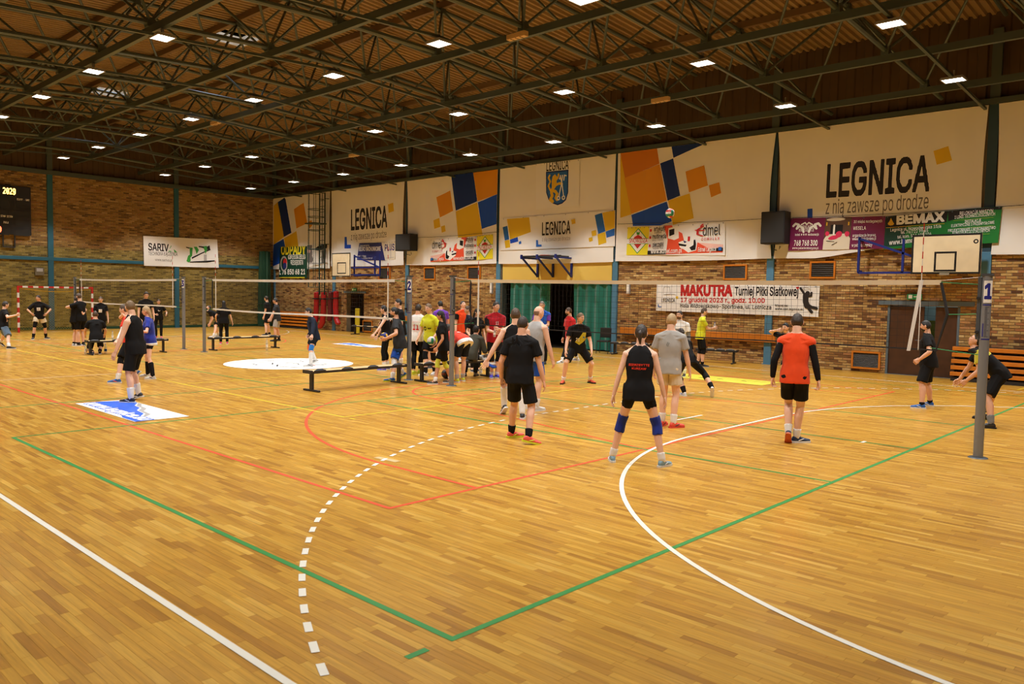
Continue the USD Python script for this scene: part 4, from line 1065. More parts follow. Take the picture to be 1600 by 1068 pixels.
def hand_mesh(wrist, d, palm, side, s, curl=35, spread=6):
    """Palm, four unequal fingers and a thumb. d: where the fingers point; palm: where the palm faces; side: +1 if the thumb is to the left of d seen from the back of the hand."""
    d = np.asarray(d) / np.linalg.norm(d)
    n = np.asarray(palm) - d * (np.asarray(palm) @ d); n /= np.linalg.norm(n)
    t = np.cross(n, d) * side                                       # towards the thumb
    M = np.stack([t, d, n], 1)                                      # columns: thumbwards, along, palm side
    P = lambda x, y, z: wrist + M @ (np.array((x, y, z)) * s)
    ms = [hull(*[ball(P(x, y, 0), np.array(r) * s, _ico0) for x, y, r in ((.022, .012, .015), (-.022, .012, .015), (.034, .085, .0135), (-.034, .080, .0125))])]
    for x, l, a in ((.030, .078, spread), (.010, .086, spread * .3), (-.011, .080, -spread * .4), (-.031, .064, -spread * 1.2)):
        p = P(x, .085, 0); ang = 8 + curl * 0.35; r = .0092
        for k, (fr, dc) in enumerate(((.45, curl * 0.6), (.30, curl * 0.5), (.25, 0))):
            c, sn = math.cos(math.radians(ang)), math.sin(math.radians(ang))
            sa = math.sin(math.radians(a))
            q = p + M @ (np.array((sa * c, c, sn)) * l * fr * s)
            r2 = r * .9
            ms.append(bone(p, r * s, q, r2 * s, _ico0)); p, r = q, r2; ang += dc
    p0, p1, p2, p3 = P(.020, .020, .004), P(.048, .050, .012), P(.058, .078, .022), P(.056, .102, .032)
    ms += [bone(p0, .0145 * s, p1, .0115 * s, _ico0), bone(p1, .0115 * s, p2, .0098 * s, _ico0), bone(p2, .0098 * s, p3, .0082 * s, _ico0)]
    return ms


SKIN = [mat('skin_light', srgb(234, 186, 158), 0.5, var=0.05, vscale=8), mat('skin_warm', srgb(222, 168, 136), 0.5, var=0.05, vscale=8), mat('skin_tan', srgb(206, 148, 114), 0.5, var=0.05, vscale=8)]
EYE = mat('eye_dark', (0.03, 0.02, 0.015), 0.2)
EYEW = mat('eye_white', (0.75, 0.72, 0.68), 0.3)
LIPS = mat('lips', srgb(170, 92, 78), 0.5)
HAIR = {'black': mat('hair_black', (0.012, 0.010, 0.009), 0.5, bump=0.6, bscale=160), 'dark': mat('hair_dark_brown', (0.035, 0.022, 0.014), 0.5, bump=0.6, bscale=160), 'brown': mat('hair_brown', (0.085, 0.05, 0.028), 0.5, bump=0.6, bscale=160), 'fair': mat('hair_fair', (0.19, 0.115, 0.052), 0.5, bump=0.6, bscale=160),
        'blond': mat('hair_blond', (0.46, 0.31, 0.15), 0.5, bump=0.6, bscale=160), 'grey': mat('hair_grey', (0.22, 0.19, 0.16), 0.5, bump=0.6, bscale=160), 'stubble': mat('hair_shaved', (0.25, 0.15, 0.10), 0.6)}


def cloth(name, rgb, var=0.05):
    return mat('fabric_' + name, srgb(*rgb), 0.82, spec=0.25, var=var, vscale=6, bump=0.15, bscale=300, sheen=0.15 if sum(rgb) > 150 else 0.0)


C = {'black': cloth('black', (15, 14, 15)), 'charcoal': cloth('charcoal', (44, 45, 47)), 'white': cloth('white', (232, 230, 226)), 'cream': cloth('cream', (226, 212, 182)), 'beige': cloth('beige', (214, 196, 164)), 'heather': cloth('heather_grey', (172, 170, 168)), 'lightgrey': cloth('light_grey', (164, 160, 154)),
     'denim': cloth('denim_blue', (92, 112, 132)), 'red': cloth('red', (206, 30, 34)), 'crimson': cloth('crimson', (176, 24, 40)), 'scarlet': cloth('scarlet', (232, 60, 36)), 'orange': cloth('orange_red', (232, 74, 24)), 'blue': cloth('royal_blue', (22, 76, 176)), 'jersey_blue': cloth('jersey_blue', (34, 50, 150)), 'sky': cloth('bright_blue', (34, 96, 206)),
     'navy': cloth('navy', (24, 32, 50)), 'yellow': cloth('bright_yellow', (216, 220, 40)), 'mustard': cloth('mustard', (196, 184, 44)), 'purple': cloth('purple', (112, 60, 178)), 'olive': cloth('dark_olive', (62, 62, 50)), 'neon': cloth('neon_green', (168, 230, 60)), 'pad_blue': cloth('knee_pad_blue', (26, 44, 130)), 'pad_yellow': cloth('knee_pad_yellow', (214, 216, 70)), 'tape_blue': cloth('tape_blue', (40, 120, 200)), 'tape_orange': cloth('tape_orange', (230, 104, 30)),
     'grey': cloth('mid_grey', (120, 120, 118))}
RUB = {'white': mat('rubber_white', srgb(224, 224, 222), 0.5), 'black': mat('rubber_black', (0.02, 0.02, 0.022), 0.5), 'gum': mat('rubber_gum', srgb(202, 92, 40), 0.5), 'yellow': mat('rubber_yellow', srgb(212, 220, 50), 0.5), 'grey': mat('rubber_grey', srgb(150, 148, 144), 0.5), 'red': mat('rubber_red', srgb(214, 70, 56), 0.5)}
SHOE = {'black': mat('shoe_black', (0.025, 0.025, 0.028), 0.5), 'white': mat('shoe_white', srgb(220, 220, 220), 0.5), 'blue': mat('shoe_blue', srgb(30, 96, 180), 0.5), 'navy': mat('shoe_navy', srgb(30, 48, 78), 0.5), 'pink': mat('shoe_coral', srgb(236, 96, 84), 0.5), 'red': mat('shoe_red', srgb(230, 84, 66), 0.5), 'steel': mat('shoe_pale_blue', srgb(130, 166, 184), 0.5), 'yellow': mat('shoe_lime', srgb(206, 214, 60), 0.5),
        'orange': mat('shoe_orange', srgb(208, 76, 40), 0.5), 'grey': mat('shoe_grey', srgb(130, 126, 120), 0.5), 'violet': mat('shoe_violet', srgb(84, 76, 190), 0.5), 'hotpink': mat('shoe_hot_pink', srgb(226, 50, 110), 0.5)}


def person(label, pos, heading, H=1.8, feet=None, pelvis=None, drop=0.0, shift=(0, 0), lean=4, side=0, twist=0, head=(0, 0), hands=None, elbows=(None, None), curl=(30, 30), palms=(None, None), knees=(0, 0), foot_yaw=(8, -8), foot_pitch=(0, 0), foot_z=(0, 0),
           sex='m', build=1.0, skin=0, hair='dark', cut='short', beard=None, top=None, bottom=None, socks=None, shoes=None, pads=None, tights=None, armsleeve=None, prints=(), glasses=False, group=None, fine=0.03, base_z=0.0):
    """heading: the way the person faces, degrees from +x. feet: world floor points (left, right). hands: local points (x right, y forward, z up) in body heights, or None to let them hang."""
    s = H / 1.8
    rz = heading - 90
    Rw = rot('z', rz)
    t = thing('person', label, 'person', (pos[0], pos[1], base_z), rz, group=group)
    seed = len(label) * 7 + int(abs(pos[0] * 31 + pos[1] * 17))
    fl_ = []
    for k in (0, 1):
        if feet is None:
            fl_.append(np.array(((-0.105 if k == 0 else 0.105) * s, 0.0, foot_z[k])))
        else:
            q = Rw.T @ np.array((feet[k][0] - pos[0], feet[k][1] - pos[1], 0)); q[2] = foot_z[k]
            fl_.append(q)
    # feet and ankles
    ank, FM = [], []
    for k in (0, 1):
        R = rot('z', foot_yaw[k]); Rp = rot('x', -foot_pitch[k])
        bp = np.array((0, 0.125 * s, 0.0))
        ank.append(fl_[k] + R @ (bp + Rp @ (np.array((0, 0, 0.082 * s)) - bp)))
        FM.append((R @ Rp, fl_[k] + R @ (bp - Rp @ bp)))
    l1, l2 = 0.245 * H, 0.247 * H
    hw = 0.050 * H * (1.06 if sex == 'f' else 1.0)
    a = np.array(lean if hasattr(lean, '__len__') else (lean * 0.35, lean * 0.7, lean), float)
    Rpel = rot('x', -a[0]) @ rot('y', side * 0.3); Rwai = rot('x', -a[1]) @ rot('y', side * 0.7) @ rot('z', twist * 0.5); Rche = rot('x', -a[2]) @ rot('y', side) @ rot('z', twist)
    if pelvis is None:
        c = (fl_[0] + fl_[1]) / 2; c = np.array((c[0] + shift[0] * H, c[1] + shift[1] * H, 0))
        z = 1e9
        for k, sx_ in ((0, -1), (1, 1)):
            h = Rpel @ np.array((sx_ * hw, 0, -0.005 * H))
            dx = np.linalg.norm((c + h - ank[k])[:2])
            z = min(z, ank[k][2] + math.sqrt(max((0.992 * (l1 + l2)) ** 2 - dx * dx, 0.05)) - h[2])
        pel = np.array((c[0], c[1], z - drop * H))
    else:
        pel = np.array(pelvis, float) * H
    wai = pel + Rwai @ np.array((0, 0, .085 * H)); che = wai + Rche @ np.array((0, 0.004 * H, .105 * H)); nek = che + Rche @ np.array((0, -0.004 * H, .126 * H)); sho = che + Rche @ np.array((0, -0.006 * H, .068 * H))
    B = build; F_ = sex == 'f'
    dims = {'pel': (.093 * (1.03 if F_ else 1) * (B + 1) / 2, .064 * B), 'wai': (.080 * (.94 if F_ else 1) * B, .058 * B), 'che': (.096 * (.95 if F_ else 1) * (B + 1) / 2, .068 * (B + 1) / 2), 'sho': (.066 * (.92 if F_ else 1), .046)}
    rings = [(pel + Rpel @ np.array((0, -.004, -.045)) * H, Rpel, *dims['pel']), (pel + Rpel @ np.array((0, 0, .02)) * H, Rpel, dims['pel'][0] * .98, dims['pel'][1] * .96), (wai, Rwai, *dims['wai']), (che, Rche, *dims['che']), (che + Rche @ np.array((0, 0, .05)) * H, Rche, dims['che'][0] * .98, dims['che'][1] * .9), (sho + Rche @ np.array((0, 0, .030)) * H, Rche, *dims['sho'])]
    RG = lambda k, e=0.0, dz=0.0, ea=None: ring(rings[k][0] + rings[k][1] @ np.array((0, 0, dz * H)), rings[k][1], rings[k][2] * H + e, rings[k][3] * H + (e if ea is None else ea))
    ms = [hull(RG(k), RG(k + 1)) for k in range(5)]
    sw_ = .103 * H * (.93 if F_ else 1.0) * (1 + (B - 1) * .4)
    SJ = [sho + Rche @ np.array((q * sw_, 0, 0)) for q in (-1, 1)]
    rs = .034 * H * (.86 if F_ else 1)
    ms += [hull(ball(SJ[k], rs), RG(4), ) for k in (0, 1)]
    ms += [hull(ball(SJ[k], rs * .85), ball(nek, .032 * H), RG(5)) for k in (0, 1)]
    if F_:
        for q in (-1, 1):
            ms.append(hull(ball(che + Rche @ np.array((q * .042, .045, .0)) * H, .034 * H)))
    Rhead = rot('z', twist * 0.9) @ rot('z', head[0]) @ rot('x', -head[1])
    hd = nek + Rche @ np.array((0, 0.010, .014)) * H + Rhead @ np.array((0, .014, .076)) * H
    hs = s * (.96 if F_ else 1.0) * 1.0
    ms.append(bone(nek - Rche @ np.array((0, 0, .02)) * H, .038 * H * (.86 if F_ else 1.0), hd + Rhead @ np.array((0, -.018, -.04)) * H, .034 * H * (.86 if F_ else 1.0)))
    # legs
    HJ = [pel + Rpel @ np.array((q * hw, 0, -.005 * H)) for q in (-1, 1)]
    KN, AN, CF = [], [], []
    for k, q in ((0, -1), (1, 1)):
        yaw = (foot_yaw[k] + knees[k])
        kn, an = two_bone(HJ[k], ank[k], l1, l2, rot('z', yaw) @ np.array((0, 1.0, 0.25)))
        KN.append(kn); AN.append(an)
        fb = .88 if F_ and B <= 1 else 1.0
        g = (B + 1) / 2 * fb
        mid = HJ[k] * .6 + kn * .4
        ms += [bone(HJ[k], .049 * H * g, mid, .045 * H * g), bone(mid, .045 * H * g, kn, .0315 * H * g), hull(ball(HJ[k] + Rpel @ np.array((0, -.022, -.01)) * H, .048 * H * g), ball(HJ[k], .048 * H * g))]
        back = (an - kn); bk = np.cross(back, rot('z', yaw) @ np.array((1.0, 0, 0))); bk /= np.linalg.norm(bk) + 1e-9
        if bk @ (rot('z', yaw) @ np.array((0, 1.0, 0))) > 0: bk = -bk
        calf = kn * .68 + an * .32 + bk * .010 * H
        CF.append(calf)
        ms += [bone(kn, .030 * H * g, calf, .0335 * H * g), bone(calf, .0335 * H * g, an, .0205 * H * g), bone(an, .0205 * H, an + FM[k][0] @ np.array((0, .07, -.045)) * s, .02 * H)]
    # arms
    ua, fa = .166 * H, .142 * H
    EL, WR, hand_ms = [], [], []
    ga = (.82 if F_ else 1.0) * (1 + (B - 1) * .5)
    for k, q in ((0, -1), (1, 1)):
        if hands is None or hands[k] is None:
            tgt = SJ[k] + np.array((q * .045, .035, -.300)) * H
        else:
            tgt = np.array(hands[k]) * H
        pole = np.array(elbows[k]) if elbows[k] is not None else np.array((q * .6, -1.0, -.25))
        el, wr = two_bone(SJ[k], tgt, ua, fa, pole)
        EL.append(el); WR.append(wr)
        fm = el * .7 + wr * .3
        ms += [bone(SJ[k], rs * .95, SJ[k] * .5 + el * .5, .0275 * H * ga), bone(SJ[k] * .5 + el * .5, .0275 * H * ga, el, .0225 * H * ga), bone(el, .0225 * H * ga, fm, .0235 * H * ga), bone(fm, .0235 * H * ga, wr, .0150 * H * ga)]
        d = wr - el; d /= np.linalg.norm(d)
        pn = np.array(palms[k]) if palms[k] is not None else np.array((-q * 1.0, -.15, 0.0))
        hand_ms += hand_mesh(wr - d * .004, d, pn, 1 if k == 0 else -1, s * (.92 if F_ else 1.0), curl[k])
    core = soften(union(ms), max(fine, 0.02), 12 if fine > .025 else 20)
    core = MAN(m3.Mesh(np.asarray(core.vertices, np.float32), np.asarray(core.faces, np.uint32)))
    ears = [hull(ball(hd + Rhead @ np.array((q * .078, -.006, .0)) * hs, np.array((.010, .020, .032)) * hs)) for q in (-1, 1)]
    whole = union([core, head_mesh(Rhead, hd, hs)] + ears + hand_ms)
    sm = SKIN[skin]
    body = obj('body', whole, sm, t, smooth=50)
    HP = lambda x, y, z: hd + Rhead @ (np.array((x, y, z)) * hs)
    for q in (-1, 1):
        e = MB().tm(hull(ball(HP(q * .030, .0775, .010), np.array((.0125, .008, .0075)) * hs)))
        eye = obj('eye', e.mesh(), EYEW, t, smooth=True)
        obj('iris', hull(ball(HP(q * .030, .0835, .010), .0062 * hs, _ico0)), EYE, eye, smooth=True)
    obj('mouth', hull(ball(HP(-.019, .088, -.058), .0045 * hs, _ico0), ball(HP(.019, .088, -.058), .0045 * hs, _ico0), ball(HP(0, .094, -.056), .006 * hs, _ico0)), LIPS, t, smooth=True)
    # hair
    hm = HAIR[hair]
    v = HEAD_V
    grown = {'short': 1.068, 'buzz': 1.035, 'long': 1.10, 'pony': 1.075, 'bun': 1.08, 'bald': 1.012, 'curly': 1.14}[cut]
    sh = head_mesh(np.eye(3), np.zeros(3), 1.0).to_mesh()
    hv = np.array(sh.vert_properties[:, :3]) * (grown, grown, grown) + (0, -.004, .004 if cut != 'buzz' else .001)
    if cut in ('short', 'curly', 'long', 'pony', 'bun'):
        nn = hv / np.linalg.norm(hv, axis=1, keepdims=True)
        hv = hv + nn * ((meshkit.fbm(hv * (70, 70, 70) + seed, 2, seed) - .5) * (.016 if cut == 'curly' else .009))[:, None]
    hmn = MAN(m3.Mesh(np.asarray(hv, np.float32), np.asarray(sh.tri_verts, np.uint32)))
    n_ = np.array({'bald': (0, -.80, .10)}.get(cut, (0, -.66, .75))); n_ = n_ / np.linalg.norm(n_)
    off = {'bald': .045, 'long': -.022, 'pony': -.008, 'bun': -.008, 'buzz': .006}.get(cut, -.004)
    hmn = hmn.trim_by_plane(tuple(n_), off)
    if cut == 'bald':
        hmn = hmn.trim_by_plane((0, 0, -1.0), -.030)
        hm = HAIR['stubble']
    km = hmn.to_mesh()
    hair_v = np.array(km.vert_properties[:, :3]) * hs @ Rhead.T + hd
    hparts = [MAN(m3.Mesh(np.asarray(hair_v, np.float32), np.asarray(km.tri_verts, np.uint32)))]
    if cut == 'pony':
        pts = [HP(0, -.098, .03), HP(0, -.128, .0), HP(0, -.125, -.06) , HP(.005, -.105, -.13)]
        pts[3][2] = min(pts[3][2], pts[2][2] - .06 * s)
        for (p, q), (r1, r2) in zip(zip(pts[:-1], pts[1:]), ((.022, .032), (.032, .027), (.027, .010))):
            hparts.append(bone(p, r1 * hs, q, r2 * hs))
    if cut == 'long':
        down = np.array((0, 0, -1.0))
        for q, ln in ((-.045, .24), (-.015, .28), (.015, .28), (.045, .24)):
            p0, p1 = HP(q, -.08, -.02), HP(q * 1.1, -.098, -.1)
            p2 = p1 + (down * .8 + Rche @ np.array((0, -.15, -.3))) * (ln - .1) * s
            hparts += [bone(p0, .034 * hs, p1, .032 * hs), bone(p1, .032 * hs, p2, .018 * hs)]
    if cut == 'bun':
        hparts.append(hull(ball(HP(0, -.115, .045), .034 * hs)))
    obj('hair', union(hparts), hm, t, smooth=60)
    for q in (-1, 1):
        obj('eyebrow', hull(ball(HP(q * .018, .0885, .028), .0030 * hs, _ico0), ball(HP(q * .042, .080, .030), .0026 * hs, _ico0)), HAIR[hair] if cut != 'bald' else HAIR['fair'], t)
    if beard:
        bm = head_mesh(np.eye(3), np.zeros(3), 1.0).to_mesh()
        bv = np.array(bm.vert_properties[:, :3]) * (1.06, 1.06, 1.05)
        b = MAN(m3.Mesh(np.asarray(bv, np.float32), np.asarray(bm.tri_verts, np.uint32))).trim_by_plane((0, .35, -.94), .068).trim_by_plane((0, 1.0, 0), -.02)
        k2 = b.to_mesh()
        obj('beard', MAN(m3.Mesh(np.asarray(np.array(k2.vert_properties[:, :3]) * hs @ Rhead.T + hd, np.float32), np.asarray(k2.tri_verts, np.uint32))), HAIR[beard], t, smooth=60)
    if glasses:
        gm = MB()
        for q in (-1, 1):
            c0 = HP(q * .031, .098, .008)
            gm.tube([c0 + Rhead @ (np.array((math.cos(w) * .021, 0, math.sin(w) * .016)) * hs) for w in np.linspace(0, 2 * np.pi, 11)], .0018, 4)
            gm.tube([HP(q * .053, .095, .01), HP(q * .080, .0, .012)], .0018, 4)
        gm.tube([HP(-.011, .1, .012), HP(.011, .1, .012)], .0018, 4)
        obj('glasses', gm.mesh(), RUB['black'], t)
    # ---- clothes
    e0 = 0.016 * H / 1.8
    axis = lambda p, q: (np.asarray(q) - np.asarray(p))
    lerp = lambda p, q, w: np.asarray(p) * (1 - w) + np.asarray(q) * w
    shirt_mesh = None
    if top:
        kind, tm_ = top['kind'], top['m']
        loose = top.get('loose', 1.0); e = e0 * loose
        hemz = top.get('hem', -.062)
        hem_c = rings[0][0] + Rpel @ np.array((0, 0, (hemz + .045) * H))
        hx = max(dims['pel'][0] * H, hw + .049 * H * (B + 1) / 2) + e * 1.45; hy = dims['pel'][1] * H + e * 2.0
        hem = ring(hem_c + Rpel @ np.array((0, -.006 * H, 0)), Rpel, hx, hy)
        low = ring(rings[1][0] + Rpel @ np.array((0, -.003 * H, 0)), Rpel, hx * .985, hy * .99)
        cw = top.get('waist', .55)
        W_ = RG(2, e * (1 + cw), 0, e * (1 + cw))
        tms = [hull(hem, low), hull(low, W_), hull(W_, RG(3, e * 1.1)), hull(RG(3, e * 1.1), RG(4, e * .9)), hull(RG(4, e * .9), RG(5, e * .7))]
        if F_:
            tms += [hull(ball(che + Rche @ np.array((q * .042, .045, .0)) * H, .034 * H + e * .8), RG(3, e * .6), RG(2, e * .5)) for q in (-1, 1)]
        collar = disc(nek + Rche @ np.array((0, .004, .012)) * H, Rche @ np.array((0, -.2, 1.0)), .043 * H)
        if kind == 'tank':
            tms += [*[hull(disc(SJ[k] * top.get('span', .9) + sho * (1 - top.get('span', .9)), Rche @ np.array((1.0, 0, .35 if k else -.35)), rs + e * .7), RG(4, e * .7), RG(5, e * .7), collar) for k in (0, 1)]]
        else:
            tms += [hull(ball(SJ[k], rs + e * .6), collar, RG(5, e * .7)) for k in (0, 1)]
            tms += [hull(ball(SJ[k], rs + e * .75), RG(4, e * .8)) for k in (0, 1)]
        sl = []
        if kind in ('tee', 'long'):
            ln = top.get('sleeve', .62 if kind == 'tee' else 1.0)
            for k in (0, 1):
                if kind == 'tee':
                    end = lerp(SJ[k], EL[k], ln)
                    sl.append([hull(ball(SJ[k], rs + e * .7), disc(end, EL[k] - SJ[k], (.0275 * ga) * H + e * 1.5))])
                else:
                    w = lerp(EL[k], WR[k], .93)
                    sl.append([bone(SJ[k], rs + e * .7, EL[k], .0235 * H * ga + e), hull(ball(EL[k], .0235 * H * ga + e), disc(w, WR[k] - EL[k], .017 * H + e * .7))])
        separate = top.get('sleeve_m')
        if sl and not separate:
            tms += sl[0] + sl[1]
        shirt_mesh = soften(union(tms), .034 if fine > .025 else .026, 14 if fine > .025 else 26, .016 * loose, seed)
        obj(top.get('name', 'shirt'), shirt_mesh, tm_, t, smooth=60)
        if sl and separate:
            for k in (0, 1):
                mm = separate[k] if isinstance(separate, tuple) else separate
                obj('sleeve', soften(union(sl[k]), .03, 4, .008, seed + k), mm, t, smooth=60)
        if top.get('band'):
            hb = ring(hem_c + Rpel @ np.array((0, -.006 * H, -.004 * H)), Rpel, hx + .006, hy + .006)
            hb2 = ring(hem_c + Rpel @ np.array((0, -.005 * H, top.get('band_h', .05) * H)), Rpel, hx + .006, hy + .006)
            obj('shirt_hem', soften(hull(hb, hb2), .04, 2, .006, seed), top['band'], t, smooth=60)
    if bottom:
        kind, bm_ = bottom['kind'], bottom['m']
        e = e0 * bottom.get('loose', 1.0 if kind == 'shorts' else .55)
        rise = bottom.get('rise', .035)
        wb = ring(pel + Rpel @ np.array((0, 0, rise)) * H, Rpel, dims['pel'][0] * .98 * H + e * .55, dims['pel'][1] * .97 * H + e * .6)
        cr = ring(rings[0][0] + Rpel @ np.array((0, 0, -.012)) * H, Rpel, dims['pel'][0] * .98 * H + e * .75, dims['pel'][1] * H + e * .9)
        bms = [hull(wb, cr)]
        for k in (0, 1):
            fb = (.88 if F_ and B <= 1 else 1.0) * (B + 1) / 2
            rt, rm, rk = .049 * H * fb, .045 * H * fb, .0315 * H * fb
            mid = lerp(HJ[k], KN[k], .4)
            bms.append(hull(ball(HJ[k], rt + e * .75), ball(HJ[k] + Rpel @ np.array((0, -.022, -.012)) * H, rt * .97 + e * .6), ball(mid, rm + e * .8)))
            if kind == 'shorts':
                ln = bottom.get('len', .72)
                end = lerp(HJ[k], KN[k], ln)
                rr = (rm + (rk - rm) * max(0, (ln - .4) / .6)) if ln > .4 else rm + (rt - rm) * (.4 - ln) / .4
                bms.append(hull(ball(lerp(HJ[k], KN[k], .18), rt + e * .6), disc(end, KN[k] - HJ[k], rr + e * bottom.get('flare', 1.7))))
            else:
                end = bottom.get('end', .95)                        # along the shank
                bms.append(bone(mid, rm + e, KN[k], rk + e))
                calf = CF[k]
                if end > .35:
                    bms += [bone(KN[k], rk + e, calf, .0345 * H * fb + e), hull(ball(calf, .0345 * H * fb + e), disc(lerp(KN[k], AN[k], end), AN[k] - KN[k], (.0215 + (.0345 - .0215) * (1 - end)) * H * fb + e * bottom.get('flare', 1.2)))]
                else:
                    bms.append(hull(ball(KN[k], rk + e), disc(lerp(KN[k], AN[k], end), AN[k] - KN[k], .034 * H * fb + e)))
        obj({'shorts': 'shorts', 'leggings': 'leggings', 'trousers': 'trousers'}[kind], soften(union(bms), .032 if fine > .025 else .026, 4, .012 if kind != 'leggings' else .003, seed + 3), bm_, t, smooth=60)
    for k in (0, 1):
        fb = (.88 if F_ and B <= 1 else 1.0) * (B + 1) / 2
        pick = lambda o: o[k] if isinstance(o, list) else o
        if tights and pick(tights):
            tm2, a0, a1 = pick(tights)                              # close-fitting from thigh fraction a0 to shank fraction a1
            p0 = lerp(HJ[k], KN[k], a0)
            rr0 = .046 * H * fb if a0 < .5 else (.0465 - (a0 - .4) / .6 * .0145) * H * fb
            tt = [hull(disc(p0, KN[k] - HJ[k], rr0 + .009), ball(KN[k], .0325 * H * fb + .006))]
            if a1 > 0:
                if a1 <= .32:
                    tt.append(hull(ball(KN[k], .0325 * H * fb + .006), disc(lerp(KN[k], CF[k], a1 / .32), AN[k] - KN[k], .0355 * H * fb + .008)))
                else:
                    tt += [hull(ball(KN[k], .0325 * H * fb + .006), ball(CF[k], .0335 * H * fb + .008)), hull(ball(CF[k], .0335 * H * fb + .008), disc(lerp(KN[k], AN[k], a1), AN[k] - KN[k], (.0335 - (a1 - .32) / .68 * .012) * H * fb + .010))]
            obj('compression_sleeve', soften(union(tt), .035, 3), tm2, t, smooth=60)
        if pads and pick(pads):
            pm = pick(pads)
            u0, u1 = lerp(HJ[k], KN[k], .74), lerp(KN[k], CF[k], .85)
            fw = KN[k] - (u0 + u1) / 2
            f2_ = rot('z', foot_yaw[k] + knees[k]) @ np.array((0, 1.0, 0))
            obj('knee_pad', soften(union([hull(disc(u0, KN[k] - u0, .045 * H * fb), ball(KN[k], .040 * H * fb), ball(KN[k] + f2_ * .012 * H, .034 * H * fb)), hull(ball(KN[k], .040 * H * fb), ball(KN[k] + f2_ * .012 * H, .034 * H * fb), disc(u1, AN[k] - KN[k], .043 * H * fb))]), .028, 3), pm, t, smooth=60)
        if armsleeve and armsleeve[k]:
            am, w0 = armsleeve[k]
            obj('arm_sleeve', soften(union([hull(disc(lerp(SJ[k], EL[k], w0), EL[k] - SJ[k], .0285 * H * ga + .006), ball(EL[k], .0235 * H * ga + .006)), hull(ball(EL[k], .0235 * H * ga + .006), ball(lerp(EL[k], WR[k], .3), .0235 * H * ga + .006), disc(lerp(EL[k], WR[k], .95), WR[k] - EL[k], .0155 * H * ga + .006))]), .03, 3), am, t, smooth=60)
        if socks:
            sm_, hh = pick(socks)
            up = lerp(AN[k], KN[k], hh)
            rr = (.0215 + min(hh, .62) * .024) * H * fb + .003
            up = lerp(up, lerp(AN[k], CF[k], min(1, hh / .68)), .8)
            ss = [hull(disc(up, AN[k] - KN[k], rr + .006), disc(AN[k], AN[k] - KN[k], .0225 * H + .006)), hull(disc(AN[k], AN[k] - KN[k], .0225 * H + .006), ball(AN[k] + FM[k][0] @ np.array((0, .03, -.035)) * s, .03 * s))] if hh <= .68 else \
                [hull(disc(lerp(up, CF[k], .3), AN[k] - KN[k], .034 * H * fb + .008), ball(CF[k], .0335 * H * fb + .008)), hull(ball(CF[k], .0335 * H * fb + .008), disc(AN[k], AN[k] - KN[k], .0225 * H + .008)), hull(disc(AN[k], AN[k] - KN[k], .0225 * H + .008), ball(AN[k] + FM[k][0] @ np.array((0, .03, -.035)) * s, .03 * s))]
            obj('sock', soften(union(ss), .03, 2), sm_, t, smooth=60)
        # shoes
        R, o = FM[k]
        sc = s * (.93 if F_ else 1.0)
        Q = lambda pts: o + (np.asarray(pts, float) * sc) @ R.T
        up_, so_ = (shoes or ('black', 'white'))[:2]
        so_ = so_[k] if isinstance(so_, list) else so_
        upper = [hull(Q(ball((0, -.035, .045), (.036, .04, .035))), Q(disc((0, -.005, .098), (0, -.1, 1.0), .040)), Q(ball((0, .06, .045), (.040, .03, .033)))),
                 hull(Q(ball((0, .05, .05), (.039, .035, .034))), Q(ball((.004, .125, .036), (.045, .04, .024))), Q(ball((.0, .180, .034), (.034, .03, .020))))]
        sh_ = obj('shoe', soften(union(upper), .03, 3), SHOE[up_], t, smooth=60)
        out = Polygon([(.0, -.085), (.03, -.075), (.040, -.04), (.040, .04), (.050, .12), (.040, .185), (.015, .212), (-.015, .212), (-.040, .185), (-.048, .12), (-.040, .04), (-.040, -.04), (-.03, -.075)])
        se = trimesh.creation.extrude_polygon(out, .026, engine='earcut')
        obj('sole', trimesh.Trimesh(Q(np.asarray(se.vertices)), se.faces, process=False), RUB[so_], sh_)
        if len(shoes or ()) > 2:
            st = MB()
            for q in (-1, 1):
                st.tm(hull(Q(ball((q * .043, .02, .035), (.004, .012, .006), _ico0)), Q(ball((q * .040, .085, .058), (.005, .012, .006), _ico0))))
            obj('stripe', st.mesh(), SHOE[shoes[2]], sh_)
    # prints on the shirt: (material, shape or text, front or back, centre x, centre z above the pelvis, width, height), in metres at 1.8 m
    for pr_ in prints:
        m_, what, where, cx_, cz_, w_, h_ = pr_
        g = text_shape(what, 1.0, 2) if isinstance(what, str) else what
        b = g.bounds
        g = affinity.affine_transform(g, [w_ / (b[2] - b[0]), 0, 0, h_ / (b[3] - b[1]), -(b[0] + b[2]) / 2 * w_ / (b[2] - b[0]) + cx_, -(b[1] + b[3]) / 2 * h_ / (b[3] - b[1]) + cz_])
        Rm_ = Rche
        org = che - Rche @ np.array((0, 0, .19 * H))
        lv = (np.asarray(shirt_mesh.vertices) - org) @ Rm_
        nv = np.asarray(shirt_mesh.vertex_normals) @ Rm_
        sg = 1 if where == 'front' else -1
        on = nv[:, 1] * sg > 0.15
        xs = lv[on][:, [0, 2]] / s; ys = lv[on][:, 1]
        fi, fn = LinearNDInterpolator(xs, ys), NearestNDInterpolator(xs, ys)
        mb = MB(); bb = g.bounds
        for ix in np.arange(math.floor(bb[0] / .03) * .03, bb[2], .03):
            for iz in np.arange(math.floor(bb[1] / .03) * .03, bb[3], .03):
                for q in polys(shapely.intersection(g, box(ix, iz, ix + .03, iz + .03))):
                    v2, f2 = trimesh.creation.triangulate_polygon(q, engine='earcut')
                    if not len(f2): continue
                    v2 = np.asarray(v2).copy(); v2[:, 0] *= -sg     # seen from in front, left and right change sides
                    y = fi(v2); bad = np.isnan(y); y[bad] = fn(v2[bad])
                    mb.add(np.stack([v2[:, 0] * s, y + sg * .004, v2[:, 1] * s], 1) @ Rm_.T + org, f2)
